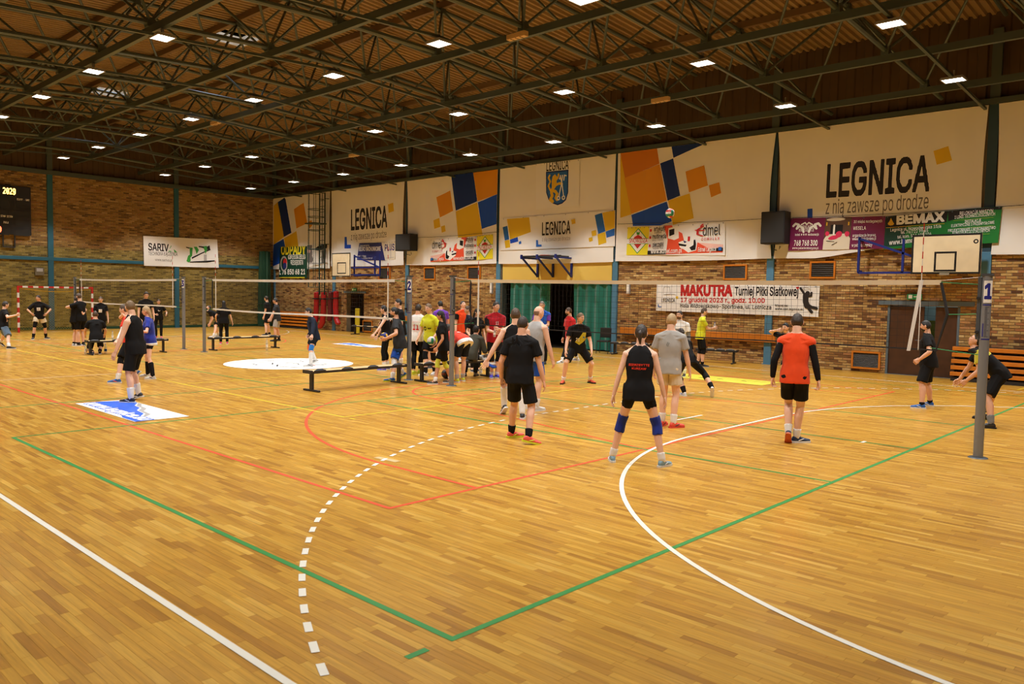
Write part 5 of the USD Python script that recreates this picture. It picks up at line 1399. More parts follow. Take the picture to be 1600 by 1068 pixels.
        if mb.n:
            obj('shirt_print', mb.mesh(), C.get(m_) or P[m_], t)
    return t

# ------------------------------------------------------------------ who is in the hall (world places; the turn is taken from the sight line: 0 = back to the camera, 90 = facing left)
def put(label, p, turn, H, **k):
    return person(label, p, math.degrees(math.atan2(p[1] - CAM[1], p[0] - CAM[0])) + turn, H, **k)


def tee(c, **k): return dict(kind='tee', m=C[c], **k)
def tank(c, **k): return dict(kind='tank', m=C[c], **k)
def shorts(c, ln=.78, **k): return dict(kind='shorts', m=C[c], len=ln, **k)
def leggings(c, end=.95, **k): return dict(kind='leggings', m=C[c], end=end, **k)


HIPS = ((-.150, .015, .585), (.150, .015, .585))
HIP_EL = ((-1.0, -.45, .1), (1.0, -.45, .1))
SLEEVES = ((C['black'], 0.1), (C['black'], 0.1))
badge = box(0, 0, 1, 1)
# --- near court
put('woman seen from behind in a black sleeveless shirt with red lettering and blue knee pads', (-2.071, 5.033), -4, 1.78, feet=[(-2.414, 4.99), (-1.816, 5.206)], foot_yaw=(14, -34), sex='f', hair='dark', cut='pony', head=(-4, 4), top=tank('black', loose=.9), bottom=shorts('black', .36, loose=.5, flare=1.0), pads=C['pad_blue'], socks=(C['white'], .22), shoes=('steel', 'white', 'white'),
    hands=[(-.185, .02, .465), (.185, .05, .455)], fine=.022, prints=[('scarlet', 'BIERZBYTTE', 'back', 0, .335, .26, .030), ('scarlet', 'KURZAW', 'back', 0, .29, .18, .028)])
put('man in black T-shirt and shorts with lime and coral shoes, seen from behind', (-4.172, 5.117), -14, 1.82, feet=[(-4.449, 5.264), (-3.928, 5.027)], foot_yaw=(-50, -62), knees=(38, 50), skin=1, hair='dark', cut='buzz', head=(-6, 2), top=tee('black', loose=1.15), bottom=shorts('black', .86, loose=1.4), socks=(C['black'], .24), shoes=('pink', 'yellow', 'yellow'),
    hands=[(-.165, .06, .49), (.185, .06, .47)], foot_pitch=(0, 14), fine=.022)
put('man in black sleeveless shirt and long white socks behind the man with lime shoes', (-5.573, 6.523), 2, 1.88, feet=[(-6.008, 6.774), (-5.528, 6.683)], foot_yaw=(20, -10), foot_pitch=(38, 0), hair='brown', cut='short', top=tank('black', loose=1.2), bottom=shorts('black', .9, loose=1.3), socks=(C['white'], .8), shoes=('black', 'white', 'white'), hands=[(-.26, .10, .50), (.15, .08, .48)], palms=((0, -1, .2), None), curl=(12, 30), fine=.025)
put('bald man in grey sleeveless shirt and royal blue shorts', (-6.115, 7.605), -38, 1.90, feet=[(-6.27, 7.671), (-5.964, 7.539)], skin=0, hair='stubble', cut='bald', head=(-18, 0), lean=8, top=tank('heather', loose=1.2), bottom=shorts('blue', .8, loose=1.4), socks=(C['white'], .3), shoes=('white', 'white'), hands=[(-.14, .2, .56), (.17, .08, .49)], build=1.06, fine=.025)
put('grey-haired man in blue and purple shirt behind the bald man', (-12.434, 15.112), 165, 1.9, hair='grey', cut='short', top=dict(kind='tee', m=C['sky'], sleeve_m=C['purple']), bottom=dict(kind='trousers', m=C['black'], loose=1.0, end=.97), shoes=('black', 'black'), hands=[(-.04, .16, .60), (.1, .16, .60)])
put('man in red T-shirt over black long sleeves and leggings, by the gap in the curtains', (-12.24, 16.183), 122, 1.9, feet=[(-12.209, 15.828), (-12.536, 17.008)], foot_yaw=(10, -60), beard='brown', hair='brown', cut='short', head=(-28, 0), top=tee('red'), armsleeve=SLEEVES, bottom=shorts('black', .8), tights=(C['black'], .3, .85), socks=(C['white'], .22), shoes=('white', 'white', 'black'))
put('crouching man in a black and yellow jersey facing the camera near the curtains', (-8.334, 11.669), 192, 1.84, feet=[(-8.208, 12.059), (-8.525, 11.419)], foot_yaw=(24, -24), knees=(6, -6), drop=.05, lean=16, hair='fair', cut='short', head=(34, 0), top=dict(kind='tee', m=C['black'], sleeve_m=C['black']), bottom=shorts('black', .84, loose=1.3), socks=(C['white'], .2), shoes=('orange', 'black', 'black'),
    hands=[(-.17, .12, .44), (.17, .12, .44)], prints=[('mustard', Polygon([(0, .2), (.35, 0), (1, .45), (1, 1), (.55, 1), (.3, .6)]), 'front', .05, .27, .30, .30), ('white', '21', 'front', -.04, .25, .09, .09), ('tape_blue', badge, 'front', .1, .3, .04, .05)])
put('blond man in light grey T-shirt and beige shorts with red shoes, from behind', (-3.404, 7.874), -8, 1.83, feet=[(-3.537, 7.911), (-3.308, 7.893)], foot_yaw=(-12, -48), knees=(0, 26), hair='blond', cut='short', head=(-6, 2), top=tee('lightgrey', loose=1.15), bottom=shorts('beige', .62, loose=1.5), socks=(C['white'], .3), shoes=('red', 'red', 'black'), hands=[(-.15, .08, .50), (.175, .09, .47)], fine=.025,
    prints=[('grey', shapely.union_all([LineString([(0, 0), (.4, 1)]).buffer(.1), LineString([(.4, -.2), (.8, .8)]).buffer(.1)]), 'back', -.02, .36, .05, .07)])
put('woman all in black lunging forward, one leg stretched behind her', (-5.368, 11.592), 24, 1.72, feet=[(-5.399, 11.723), (-4.791, 11.814)], foot_z=(0, .06), foot_pitch=(0, 58), foot_yaw=(10, -28), pelvis=(.06, .02, .455), lean=(20, 32, 44), sex='f', hair='dark', cut='bun', head=(0, -10), top=tee('black', sleeve=.5), bottom=leggings('black', .42), socks=(C['black'], .3), shoes=('white', 'white', 'blue'), hands=[(-.16, .36, .52), (.14, .34, .50)], build=1.06,
    prints=[('white', 'SPORT', 'back', 0, .33, .12, .02), ('white', 'TEAM', 'back', 0, .29, .1, .02)])
put('man in white T-shirt with dark print behind the woman lunging in black', (-7.682, 15.242), 168, 1.75, feet=[(-7.585, 15.373), (-7.78, 15.111)], hair='dark', cut='short', beard='brown', head=(-14, 0), top=tee('white', loose=1.2), bottom=shorts('black', .9), armsleeve=((C['grey'], .55), None), socks=(C['white'], .3), shoes=('black', 'white'), build=1.12,
    prints=[('black', shapely.union_all([text_shape('RED', 1, 2), affinity.translate(text_shape('OLD', 1, 2), 0, -1.4), affinity.translate(text_shape('SKI', 1, 2), 0, -2.8)]), 'front', 0, .26, .17, .22)])
yman = (-8.957, 18.57)
put('man in bright yellow T-shirt standing sideways by the brick wall, holding a bottle', yman, -82, 1.79, feet=[(-8.994, 18.518), (-8.792, 18.436)], hair='brown', cut='short', top=tee('yellow', loose=1.2), bottom=shorts('black', .9, loose=1.2), pads=C['black'], socks=(C['black'], .18), shoes=('black', 'grey'), hands=[(-.06, .20, .66), (.06, .22, .67)], palms=((1, 0, 0), (-1, 0, 0)))
put('man in orange vest over black long sleeves, seen from behind', (-1.334, 7.915), -4, 1.90, feet=[(-1.394, 7.92), (-1.377, 8.168)], foot_yaw=(4, -58), knees=(0, 40), foot_pitch=(48, 0), hair='dark', cut='short', head=(3, 2), top=dict(kind='tee', m=C['orange'], sleeve=.1, loose=.95), armsleeve=((C['black'], 0.08), (C['black'], 0.08)), bottom=shorts('black', .78, loose=1.3), socks=(C['white'], .26), shoes=('navy', ['gum', 'white'], 'white'), hands=[(-.165, .06, .50), (.175, .07, .47)], curl=(70, 90), fine=.022)
put('person in black with one bare arm raised, behind the orange vest', (-4.757, 15.666), 150, 1.72, lean=(16, 28, 36), drop=.05, hair='black', cut='short', top=tee('black'), bottom=shorts('black', .9), shoes=('black', 'white'), socks=(C['black'], .3), hands=[(-.08, .22, .62), (.12, .22, .79)], elbows=(None, (1, .1, .25)))
put('bearded man in black T-shirt and long shorts with blue shoes, facing left by the net', (-1.223, 13.945), 84, 1.75, feet=[(-1.246, 13.778), (-1.249, 14.341)], foot_yaw=(4, -6), hair='black', cut='short', beard='black', top=tee('black', loose=1.3), bottom=shorts('black', .95, loose=1.6), shoes=('blue', 'white', 'white'), socks=(C['black'], .1), hands=[(-.125, .075, .555), (.11, .075, .55)], elbows=((-.5, -1, 0), (.5, -1, 0)), curl=(60, 60), build=1.18, skin=1)
put('man in black and yellow jersey crouching forward behind the net post numbered 1', (0.217, 12.423), 94, 1.84, feet=[(0.326, 12.048), (0.009, 13.154)], foot_yaw=(0, -8), pelvis=(0, -.06, .492), lean=(24, 38, 46), hair='dark', cut='buzz', head=(0, -32), skin=1, top=dict(kind='tee', m=C['black'], sleeve_m=(C['mustard'], C['black'])), bottom=shorts('black', .9, loose=1.5), socks=(C['grey'], .3), shoes=('black', 'black'), hands=[(-.13, .21, .42), (.12, .26, .40)],
    prints=[('mustard', Polygon([(0, .3), (.5, 0), (1, .4), (1, 1), (0, 1)]), 'front', 0, .28, .34, .26), ('white', '8', 'front', -.05, .27, .06, .08), ('mustard', box(0, 0, 1, 1), 'back', 0, .37, .3, .07)])
# --- between the courts
put('man in black sweatshirt with orange and blue taped knees on the white circle', (-15.814, 9.179), 104, 1.74, feet=[(-15.69, 9.017), (-16.447, 9.694)], foot_pitch=(0, 20), lean=10, shift=(0, -.01), hair='black', cut='short', head=(-8, 12), top=dict(kind='long', m=C['navy'], loose=1.3), bottom=shorts('black', .62), tights=[(C['tape_blue'], .72, .12), (C['tape_orange'], .66, .2)], socks=(C['white'], .78), shoes=('white', 'white', 'black'), hands=[(-.16, .06, .47), (.15, .04, .48)])
ballman = (-11.193, 8.586)
put('man in charcoal T-shirt with neon shoulder stripe and blue shorts, carrying a ball', ballman, 80, 1.84, feet=[(-11.544, 9.047), (-11.301, 8.443)], foot_pitch=(34, 0), foot_yaw=(0, 0), lean=9, hair='black', cut='short', beard='black', skin=1, top=tee('charcoal', loose=1.25), bottom=shorts('blue', .92, loose=1.5), tights=(C['white'], .8, .5), socks=(C['white'], .3), shoes=('blue', 'yellow', 'yellow'), hands=[(-.075, .17, .56), (.06, .18, .55)], palms=((.6, -.2, .6), (-.6, -.2, .6)), build=1.05)
put('woman in black top and cropped leggings behind the man carrying a ball', (-13.47, 9.913), 84, 1.74, feet=[(-13.49, 9.885), (-13.711, 10.187)], sex='f', hair='black', cut='pony', top=tank('black'), bottom=leggings('black', .55), socks=(C['white'], .35), shoes=('violet', 'white'), hands=[(-.2, .2, .5), (.1, .15, .5)])
put('tall dark-haired man in black behind the man carrying a ball', (-14.3, 11.1), 100, 1.9, hair='black', cut='short', top=tee('black'), bottom=shorts('black'), shoes=('black', 'white'), socks=(C['white'], .3))
put('player in white jersey numbered 11 and black tights, from behind', (-12.463, 10.14), -18, 1.80, feet=[(-12.376, 9.981), (-12.404, 10.221)], foot_yaw=(0, -50), hair='dark', cut='short', skin=1, top=tee('white', loose=1.25), bottom=shorts('black', .8, loose=1.3), tights=(C['black'], .3, .9), shoes=('yellow', 'yellow'), hands=[(-.15, .14, .52), (.15, .1, .5)], prints=[('red', '11', 'back', .0, .26, .16, .17), ('pink', 'LEGNICA', 'back', 0, .385, .24, .035), ('pink', 'TEAM', 'back', 0, .14, .1, .025)])
put('man in bright yellow T-shirt with a black round print facing the group by the bench', (-11.877, 10.118), 138, 1.84, feet=[(-11.929, 10.316), (-11.826, 9.923)], foot_yaw=(20, -20), hair='fair', cut='short', top=tee('yellow', loose=1.2), bottom=shorts('black', .72, loose=1.2), tights=(C['black'], .8, .25), socks=(C['black'], .3), shoes=('white', 'white', 'black'), hands=[(-.16, .12, .54), (.15, .1, .5)], prints=[('black', Point(0, 0).buffer(1).difference(Point(.1, 0).buffer(.55)), 'front', -.05, .25, .10, .10), ('black', 'sp', 'front', .08, .25, .09, .05)])
put('brown-haired person in black between the white jersey and the yellow T-shirt', (-13.3, 11.35), 120, 1.8, hair='brown', cut='short', top=tee('black'), bottom=shorts('black'), shoes=('black', 'white'), socks=(C['white'], .3))
put('dark-haired person in purple shirt behind the man in yellow', (-15.5, 13.7), 24, 1.84, hair='black', cut='short', top=tee('purple'), bottom=shorts('black'), shoes=('white', 'white'), socks=(C['white'], .3))
put('person in orange and black shirt looking up, behind the woman with the ball', (-14.7, 13.9), 205, 1.86, hair='dark', cut='short', head=(12, -26), top=dict(kind='tee', m=C['orange'], sleeve_m=C['black']), bottom=shorts('black'), shoes=('white', 'white'), socks=(C['white'], .3))
put('brown-haired person in navy half hidden behind a grey net post', (-12.75, 12.35), 100, 1.74, hair='brown', cut='short', top=tee('navy'), bottom=shorts('black'), shoes=('black', 'white'), socks=(C['white'], .3))
ballgirl = (-10.296, 9.102)
put('dark-haired woman in black with yellow knee pads carrying a white and green ball', ballgirl, 82, 1.74, feet=[(-10.267, 9.358), (-10.289, 8.897)], foot_yaw=(-6, 4), sex='f', lean=4, hair='black', cut='long', skin=2, top=tee('black', loose=1.2), bottom=shorts('black', .8, loose=1.4), tights=(C['pad_yellow'], .72, .3), socks=(C['white'], .2), shoes=('black', 'white', 'grey'), hands=[(-.14, .05, .49), (.13, .11, .51)], palms=(None, (0, 0, 1)))
put('player in red jersey with a white hem bending over the bench', (-10.237, 9.619), 40, 1.86, feet=[(-10.274, 9.571), (-10.392, 9.87)], lean=(40, 64, 82), shift=(.0, -.06), hair='dark', cut='short', head=(0, -10), top=dict(kind='tee', m=C['scarlet'], band=C['white'], band_h=.05, loose=1.1), bottom=shorts('navy', .8, loose=1.3), socks=(C['heather'], .22), shoes=('yellow', 'white', 'red'), hands=[(-.08, .34, .34), (.08, .36, .33)], prints=[('white', box(0, 0, 1, .4), 'back', .0, .2, .1, .035)])
put('dark-haired woman in black T-shirt standing behind the bench, looking right', (-11.9, 11.75), 204, 1.70, sex='f', hair='dark', cut='long', head=(26, 0), top=tee('black'), bottom=leggings('black', .9), shoes=('black', 'white'), hands=[(-.15, .05, .5), (.13, .12, .56)])
bottleman = (-10.446, 11.007)
put('man in red and black jersey holding a bottle in front of the brick wall', bottleman, 188, 1.90, feet=[(-10.406, 11.059), (-10.485, 10.954)], foot_yaw=(30, -10), hair='dark', cut='short', head=(24, 0), top=dict(kind='tee', m=C['crimson'], sleeve_m=(C['crimson'], C['black']), loose=1.1), bottom=shorts('black', .72), pads=C['black'], shoes=('violet', 'white'), socks=(C['white'], .15), hands=[(-.02, .16, .66), (.03, .17, .615)], palms=((1, 0, 0), (-1, 0, 0)), prints=[('white', '11', 'front', .03, .36, .07, .08)])
# --- the far left
put('young man in black T-shirt and denim blue shorts at the left edge of the picture', (-26.788, 4.451), -72, 1.79, feet=[(-27.853, 4.494), (-26.446, 4.438)], foot_pitch=(40, 0), hair='dark', cut='short', top=tee('black', loose=1.3), bottom=shorts('denim', .95, loose=1.8), socks=(C['white'], .28), shoes=('black', 'white'), hands=[(-.14, .02, .52), (.1, .14, .62)], elbows=(None, (.3, -1, -.6)), curl=(30, 80))
put('goalkeeper in black T-shirt and cream shorts with hands on hips', (-31.228, 6.719), 172, 1.74, feet=[(-31.54, 7.036), (-31.334, 6.526)], foot_yaw=(50, -4), hair='dark', cut='short', head=(-38, 0), skin=1, top=tee('black', loose=1.2, sleeve=.85), bottom=shorts('cream', .58, loose=1.6), tights=(C['black'], .4, .06), socks=(C['black'], .34), shoes=('black', 'white'), hands=HIPS, elbows=HIP_EL, prints=[('white', badge, 'front', 0, .30, .13, .13), ('grey', '10', 'front', 0, .30, .06, .04)])
put('man in black in front of the goal, hugging another player, seen from the side', (-26.961, 6.629), -62, 1.74, hair='dark', cut='short', top=tee('black', loose=1.2), bottom=shorts('black', .8, loose=1.4), shoes=('white', 'white'), socks=(C['black'], .12), hands=[(-.05, .18, .68), (.06, .18, .72)])
put('man in black seen from behind, arm round the other player before the goal', (-26.867, 6.787), 48, 1.84, hair='brown', cut='short', top=tee('black', loose=1.3), bottom=shorts('black', .86, loose=1.5), shoes=('black', 'white'), socks=(C['black'], .1), hands=[(-.05, .17, .73), (.04, .19, .72)], elbows=((-1, -.2, .1), (1, -.2, 0)))
put('girl with glasses in black T-shirt with a white square, behind the bench by the goal', (-28.262, 7.942), 186, 1.72, sex='f', hair='brown', cut='pony', head=(-10, 0), glasses=True, top=tee('black', loose=1.2), bottom=leggings('black', .95), shoes=('black', 'white'), prints=[('white', badge, 'front', -.03, .30, .12, .13), ('mustard', '7', 'front', -.03, .30, .05, .05)])
seat_l = (-23.162, 5.991)
put('boy in black sitting on the left bench with his back to the camera', seat_l, 4, 1.74, pelvis=(0, -.08, .315), feet=[(-22.71, 5.742), (-22.85, 5.996)], lean=(6, 14, 20), hair='brown', cut='short', skin=1, top=tee('black', loose=1.3), bottom=shorts('black', .9, loose=1.3), socks=(C['black'], .25), shoes=('black', 'white', 'white'), hands=[(-.16, .16, .33), (.16, .16, .33)])
put('player in red jersey with a white arm sleeve walking left beside the blonde woman', (-14.727, 3.718), 78, 1.80, feet=[(-14.725, 3.513), (-15.313, 4.258)], foot_pitch=(0, 50), shift=(.0, .0), lean=6, hair='brown', cut='short', head=(-6, 4), top=tee('scarlet', loose=1.1), armsleeve=((C['white'], .35), None), bottom=shorts('black', .85, loose=1.4), tights=(C['black'], .8, .2), socks=(C['white'], .28), shoes=('blue', 'white', 'red'), hands=[(-.17, .08, .50), (.02, .05, .83)], elbows=(None, (.6, 1, -.1)))
put('man in black sleeveless shirt and white striped socks walking away on the floor sticker', (-11.568, 2.646), 58, 1.86, feet=[(-11.442, 2.529), (-11.77, 2.819)], foot_pitch=(0, 16), foot_yaw=(6, 0), lean=5, hair='fair', cut='short', head=(-30, 8), skin=0, top=tank('black', loose=1.3), bottom=shorts('black', .9, loose=1.5), socks=(C['white'], .42), shoes=('black', 'white', 'white'), hands=[(-.15, .11, .49), (.13, .1, .5)], fine=.025)
put('blonde woman with a long ponytail in a blue jersey and black knee socks, walking left', (-15.195, 4.414), 86, 1.69, feet=[(-15.031, 4.405), (-15.635, 4.535)], foot_pitch=(0, 0), lean=4, sex='f', hair='blond', cut='long', head=(-4, 2), top=dict(kind='tee', m=C['jersey_blue'], band=C['white'], band_h=.03), bottom=shorts('black', .3, loose=.5, flare=1.0), socks=(C['black'], .78), shoes=('white', 'white', 'black'), hands=[(-.05, .16, .66), (.05, .16, .66)])
put('tall young man in black T-shirt with a round print behind the left net', (-28.231, 9.589), 196, 1.92, hair='dark', cut='curly', head=(-6, 6), top=tee('black'), bottom=shorts('black'), shoes=('white', 'white'), socks=(C['white'], .3), prints=[('pale', Point(0, 0).buffer(1).difference(Point(0, 0).buffer(.82)), 'front', 0, .30, .2, .14)])
put('girl in black T-shirt with a white mark and black trousers with pink shoes, far left', (-29.997, 10.856), 188, 1.62, feet=[(-29.962, 10.922), (-30.055, 10.748)], foot_yaw=(4, -50), sex='f', hair='brown', cut='pony', top=tee('black', loose=1.2), bottom=dict(kind='trousers', m=C['black'], loose=.8, end=.95), shoes=('hotpink', 'white'), hands=[(-.16, .1, .62), (.1, .16, .62)], prints=[('white', Polygon([(0, .6), (.25, 1), (.6, .4), (1, .7), (.7, .1), (.4, 0)]), 'front', 0, .33, .13, .07)])
put('man in black bending forward with hands on his knees beyond the middle net', (-29.832, 13.217), 96, 1.80, feet=[(-29.417, 12.954), (-30.221, 13.558)], lean=(34, 48, 58), shift=(0, -.08), hair='dark', cut='short', beard='dark', head=(0, -34), top=tee('black'), bottom=shorts('black', .8), socks=(C['white'], .2), shoes=('white', 'white'), hands=[(-.075, .12, .32), (.075, .12, .32)])
put('dark-haired woman in black with red shoes seen from behind, beyond the middle bench', (-25.404, 11.39), 2, 1.64, feet=[(-25.462, 11.29), (-25.345, 11.491)], sex='f', hair='black', cut='long', top=tee('black', loose=1.3), bottom=leggings('black', .97), shoes=('hotpink', 'white'), hands=[(-.17, .1, .56), (.19, .04, .5)], build=1.06)
put('man in black T-shirt and shorts facing left in the far corner', (-29.714, 15.691), 70, 1.82, feet=[(-29.74, 15.641), (-30.147, 16.037)], hair='dark', cut='short', head=(-16, 0), top=tee('black', loose=1.2), bottom=shorts('black', .85, loose=1.3), socks=(C['black'], .1), shoes=('black', 'white'))
put('man in charcoal T-shirt and light grey shorts facing left in the far corner', (-25.825, 13.88), 80, 1.77, feet=[(-25.85, 13.836), (-26.146, 14.186)], hair='black', cut='short', skin=1, top=tee('charcoal', loose=1.2), bottom=shorts('lightgrey', .85, loose=1.5), socks=(C['black'], .14), shoes=('black', 'black'), hands=[(-.13, .14, .50), (.12, .14, .5)])

# ------------------------------------------------------------------ volleyball posts and nets
ALU = mat('grey_aluminium', srgb(138, 142, 148), 0.42, metal=0.35)
ALU_D = mat('dark_aluminium', srgb(86, 92, 98), 0.45, metal=0.35)
BLACK = mat('black_steel', (0.022, 0.022, 0.024), 0.45)
BAND = mat('net_tape_cream', srgb(228, 212, 180), 0.7)
BANDW = mat('net_tape_white', srgb(228, 226, 222), 0.7)
NETM = mat('net_cord_black', (0.02, 0.02, 0.022), 0.8)
ROPE = mat('green_rope', srgb(50, 150, 96), 0.7)
NUM = mat('print_number_blue', srgb(30, 34, 130), 0.5)


def volley_post(x, lab, number=None, marks=True, inner=1):
    t = thing('net_post', lab, 'net post', (x, 9, 0))
    n = 20; a = np.arange(n) * 2 * np.pi / n
    sec = [(0.062 * math.cos(w), 0.052 * math.sin(w)) for w in a]
    obj('tube', trimesh.creation.extrude_polygon(Polygon(sec), 2.49, engine='earcut'), ALU, t, smooth=40)
    obj('cap', MB().cbox((0, 0, 2.5), (0.13, 0.11, 0.03)).mesh(), ALU_D, t)
    obj('floor_plate', MB().lathe([(0, 0.012), (0.11, 0.012), (0.125, 0.002), (0.125, 0)], 20).mesh(), ALU_D, t)
    obj('tension_rail', rounded_box((-inner * 0.062 - 0.045, -0.03, 1.62), (-inner * 0.062 + 0.002, 0.03, 2.47), 0.006), ALU_D, t)
    for z in (1.72, 2.18):
        obj('knob', MB().tube([(-inner * 0.085, -0.03, z), (-inner * 0.085, -0.075, z)], 0.022, 8).mesh(), BLACK, t)
    wrap = lambda r0: (lambda s, z, w: np.stack([(0.062 + r0) * np.cos(s / 0.06) * 1.0 + w * np.cos(s / 0.06), (0.052 + r0) * np.sin(s / 0.06) + w * np.sin(s / 0.06), z], 1))
    c = math.radians(-62) * 0.06                                     # the panel faces the near corner of the hall
    ks = np.arange(-0.2, 0.2, 0.008)
    if number:
        S = Sheet(wrap(0.003), ks, np.zeros(len(ks)))
        obj('number_panel', S.flat(box(c - 0.056, 2.12, c + 0.056, 2.42)), WHITE, t)
        g = text_shape(number, 0.19, 3); b = g.bounds
        g = affinity.translate(affinity.scale(g, 0.62, 1, origin=(0, 0)), c - (b[0] + b[2]) / 2 * 0.62, 2.18)
        obj('number', S.flat(g, 0.0015), NUM, t)
    if marks:
        S = Sheet(wrap(0.002), ks, np.zeros(len(ks)))
        obj('ruler_tick', S.flat(shapely.union_all([box(c - 0.03, z, c + (0.0 if k % 5 else 0.022), z + 0.006) for k, z in enumerate(np.arange(1.66, 2.06, 0.016))]), 0), mat('print_dark_scale', (0.05, 0.05, 0.07), 0.5), t, kind='stuff')
        for z in (1.62, 2.085):
            obj('blue_ring', S.flat(box(c - 0.06, z, c + 0.05, z + 0.015), 0.001), NUM, t)
        obj('blue_bar', S.flat(box(c - 0.05, 1.66, c - 0.038, 1.84), 0.001), NUM, t)
    return t


def volley_net(xl, xr, pl, pr, lab, top_m, bottom_m, bottom_w, side_m, lean=0.0, z0=2.43, sag=0.02, strap=False):
    t = thing('volleyball_net', lab, 'net')
    y = 9.0
    u = np.linspace(0, 1, 25)
    zt = z0 - sag * np.sin(math.pi * u); zb = zt - 1.0 - 0.015 * np.sin(2 * math.pi * u)
    X = xl - 0.25 + (xr - xl + 0.5) * u
    f = lambda zz, h: np.vstack([np.stack([X, np.full(25, y - 0.004), zz], 1), np.stack([X, np.full(25, y - 0.004), zz - h], 1), np.stack([X, np.full(25, y + 0.004), zz - h], 1), np.stack([X, np.full(25, y + 0.004), zz], 1)])
    i = np.arange(24)
    q = np.vstack([np.stack([a * 25 + i, b * 25 + i, b * 25 + i + 1, a * 25 + i + 1], 1) for a, b in ((0, 1), (1, 2), (2, 3), (3, 0))])
    obj('top_tape', (f(zt, 0.07), q), top_m, t)
    obj('bottom_tape', (f(zb + bottom_w, bottom_w), q), bottom_m, t)
    net = MB()
    zz = lambda x: np.interp(x, X, zt); zl = lambda x: np.interp(x, X, zb)
    for x in np.arange(xl - 0.2, xr + 0.21, 0.1):
        net.tube([(x, y, zz(x) - 0.06), (x, y, zl(x) + 0.01)], 0.0022, 3, cap=False)
    for k in range(1, 10):
        net.tube([(x, y, zz(x) + (zl(x) - zz(x)) * k / 10 - 0.006) for x in X[::2]], 0.0022, 3, cap=False)
    obj('netting', net.mesh(), NETM, t, kind='stuff')
    for x, s in ((xl, -1), (xr, 1)):
        d = lean if s > 0 else 0.0
        w = 0.05
        obj('side_band', MB().add([(x - w / 2, y - 0.008, zz(x)), (x + w / 2, y - 0.008, zz(x)), (x + w / 2 - d, y - 0.008, zl(x) - 0.02), (x - w / 2 - d, y - 0.008, zl(x) - 0.02), (x - w / 2, y - 0.013, zz(x)), (x + w / 2, y - 0.013, zz(x)), (x + w / 2 - d, y - 0.013, zl(x) - 0.02), (x - w / 2 - d, y - 0.013, zl(x) - 0.02)],
                                [(0, 1, 2, 3), (4, 7, 6, 5), (0, 4, 5, 1), (1, 5, 6, 2), (2, 6, 7, 3), (3, 7, 4, 0)]).mesh(), side_m, t)
        ant = obj('antenna', MB().tube([(x, y - 0.02, zl(x)), (x, y - 0.02, zz(x) + 0.8)], 0.006, 6).mesh(), WHITE, t)
        for k in range(4):
            z = zz(x) + 0.1 + 0.2 * k
            obj('red_stripe', MB().tube([(x, y - 0.02, z), (x, y - 0.02, z + 0.1)], 0.0068, 6).mesh(), P['red'], ant)
        px2 = pl if s < 0 else pr
        xe = x + s * 0.25
        obj('rope', MB().tube([(xe, y, zz(x) - 0.03), ((xe + px2) / 2, y, zz(x) - 0.05), (px2 - s * 0.06, y, zz(x) - 0.06)], 0.006, 5).mesh(), ROPE, t)
        obj('rope', MB().tube([(xe - s * 0.1, y, zl(x) + 0.04), ((xe + px2) / 2, y, zl(x) + 0.0), (px2 - s * 0.06, y, zl(x) - 0.02)], 0.006, 5).mesh(), ROPE, t)
        obj('top_cable', MB().tube([(xe, y, zz(x) - 0.008), (px2 - s * 0.05, y, 2.47)], 0.004, 5).mesh(), BANDW, t)
        if strap or s < 0:
            b = 0.10 if strap and s > 0 else 0.02
            obj('black_strap', MB().tube([(xe, y, zz(x) - 0.04), (xe + s * b, y, zz(x) - 0.48), (xe - s * 0.02, y, zl(x) + 0.02)], (0.02, 0.024, 0.012), 5).mesh(), NETM, t)
            if strap and s > 0:
                obj('rope', MB().tube([(xe + s * b, y, zz(x) - 0.48), (px2 - s * 0.06, y, zz(x) - 0.46)], 0.006, 5).mesh(), ROPE, t)
    return t


PX = [(-9.85, 0.82), (-22.05, -11.37), (-34.25, -23.58)]
volley_post(PX[0][1], 'grey net post with a white panel numbered 1, nearest the right edge', '1', inner=1)
volley_post(PX[0][0], 'grey net post with scale marks but no number, right of the post numbered 2', None, inner=-1)
volley_post(PX[1][1], 'grey net post with a white panel numbered 2', '2', inner=1)
volley_post(PX[1][0], 'plain grey net post at the left end of the middle net', None, False, inner=-1)
volley_post(PX[2][1], 'grey net post with a narrow white panel numbered 3', '3', inner=1)
volley_post(PX[2][0], 'grey net post in front of the handball goal', None, False, inner=-1)
volley_net(-9.0, 0.0, *PX[0], 'nearest volleyball net with a cream top tape, in front of the tournament banner', BAND, NETM, 0.02, BANDW, lean=0.13, strap=True)
volley_net(-21.2, -12.2, *PX[1], 'middle volleyball net with white tapes', BANDW, BANDW, 0.05, BANDW)
volley_net(-33.4, -24.4, *PX[2], 'farthest volleyball net with white tapes, near the handball goal', BANDW, BANDW, 0.05, BANDW)

# ------------------------------------------------------------------ benches
SEAT = mat('pale_bench_wood', srgb(222, 190, 140), 0.45, var=0.1, vscale=5)


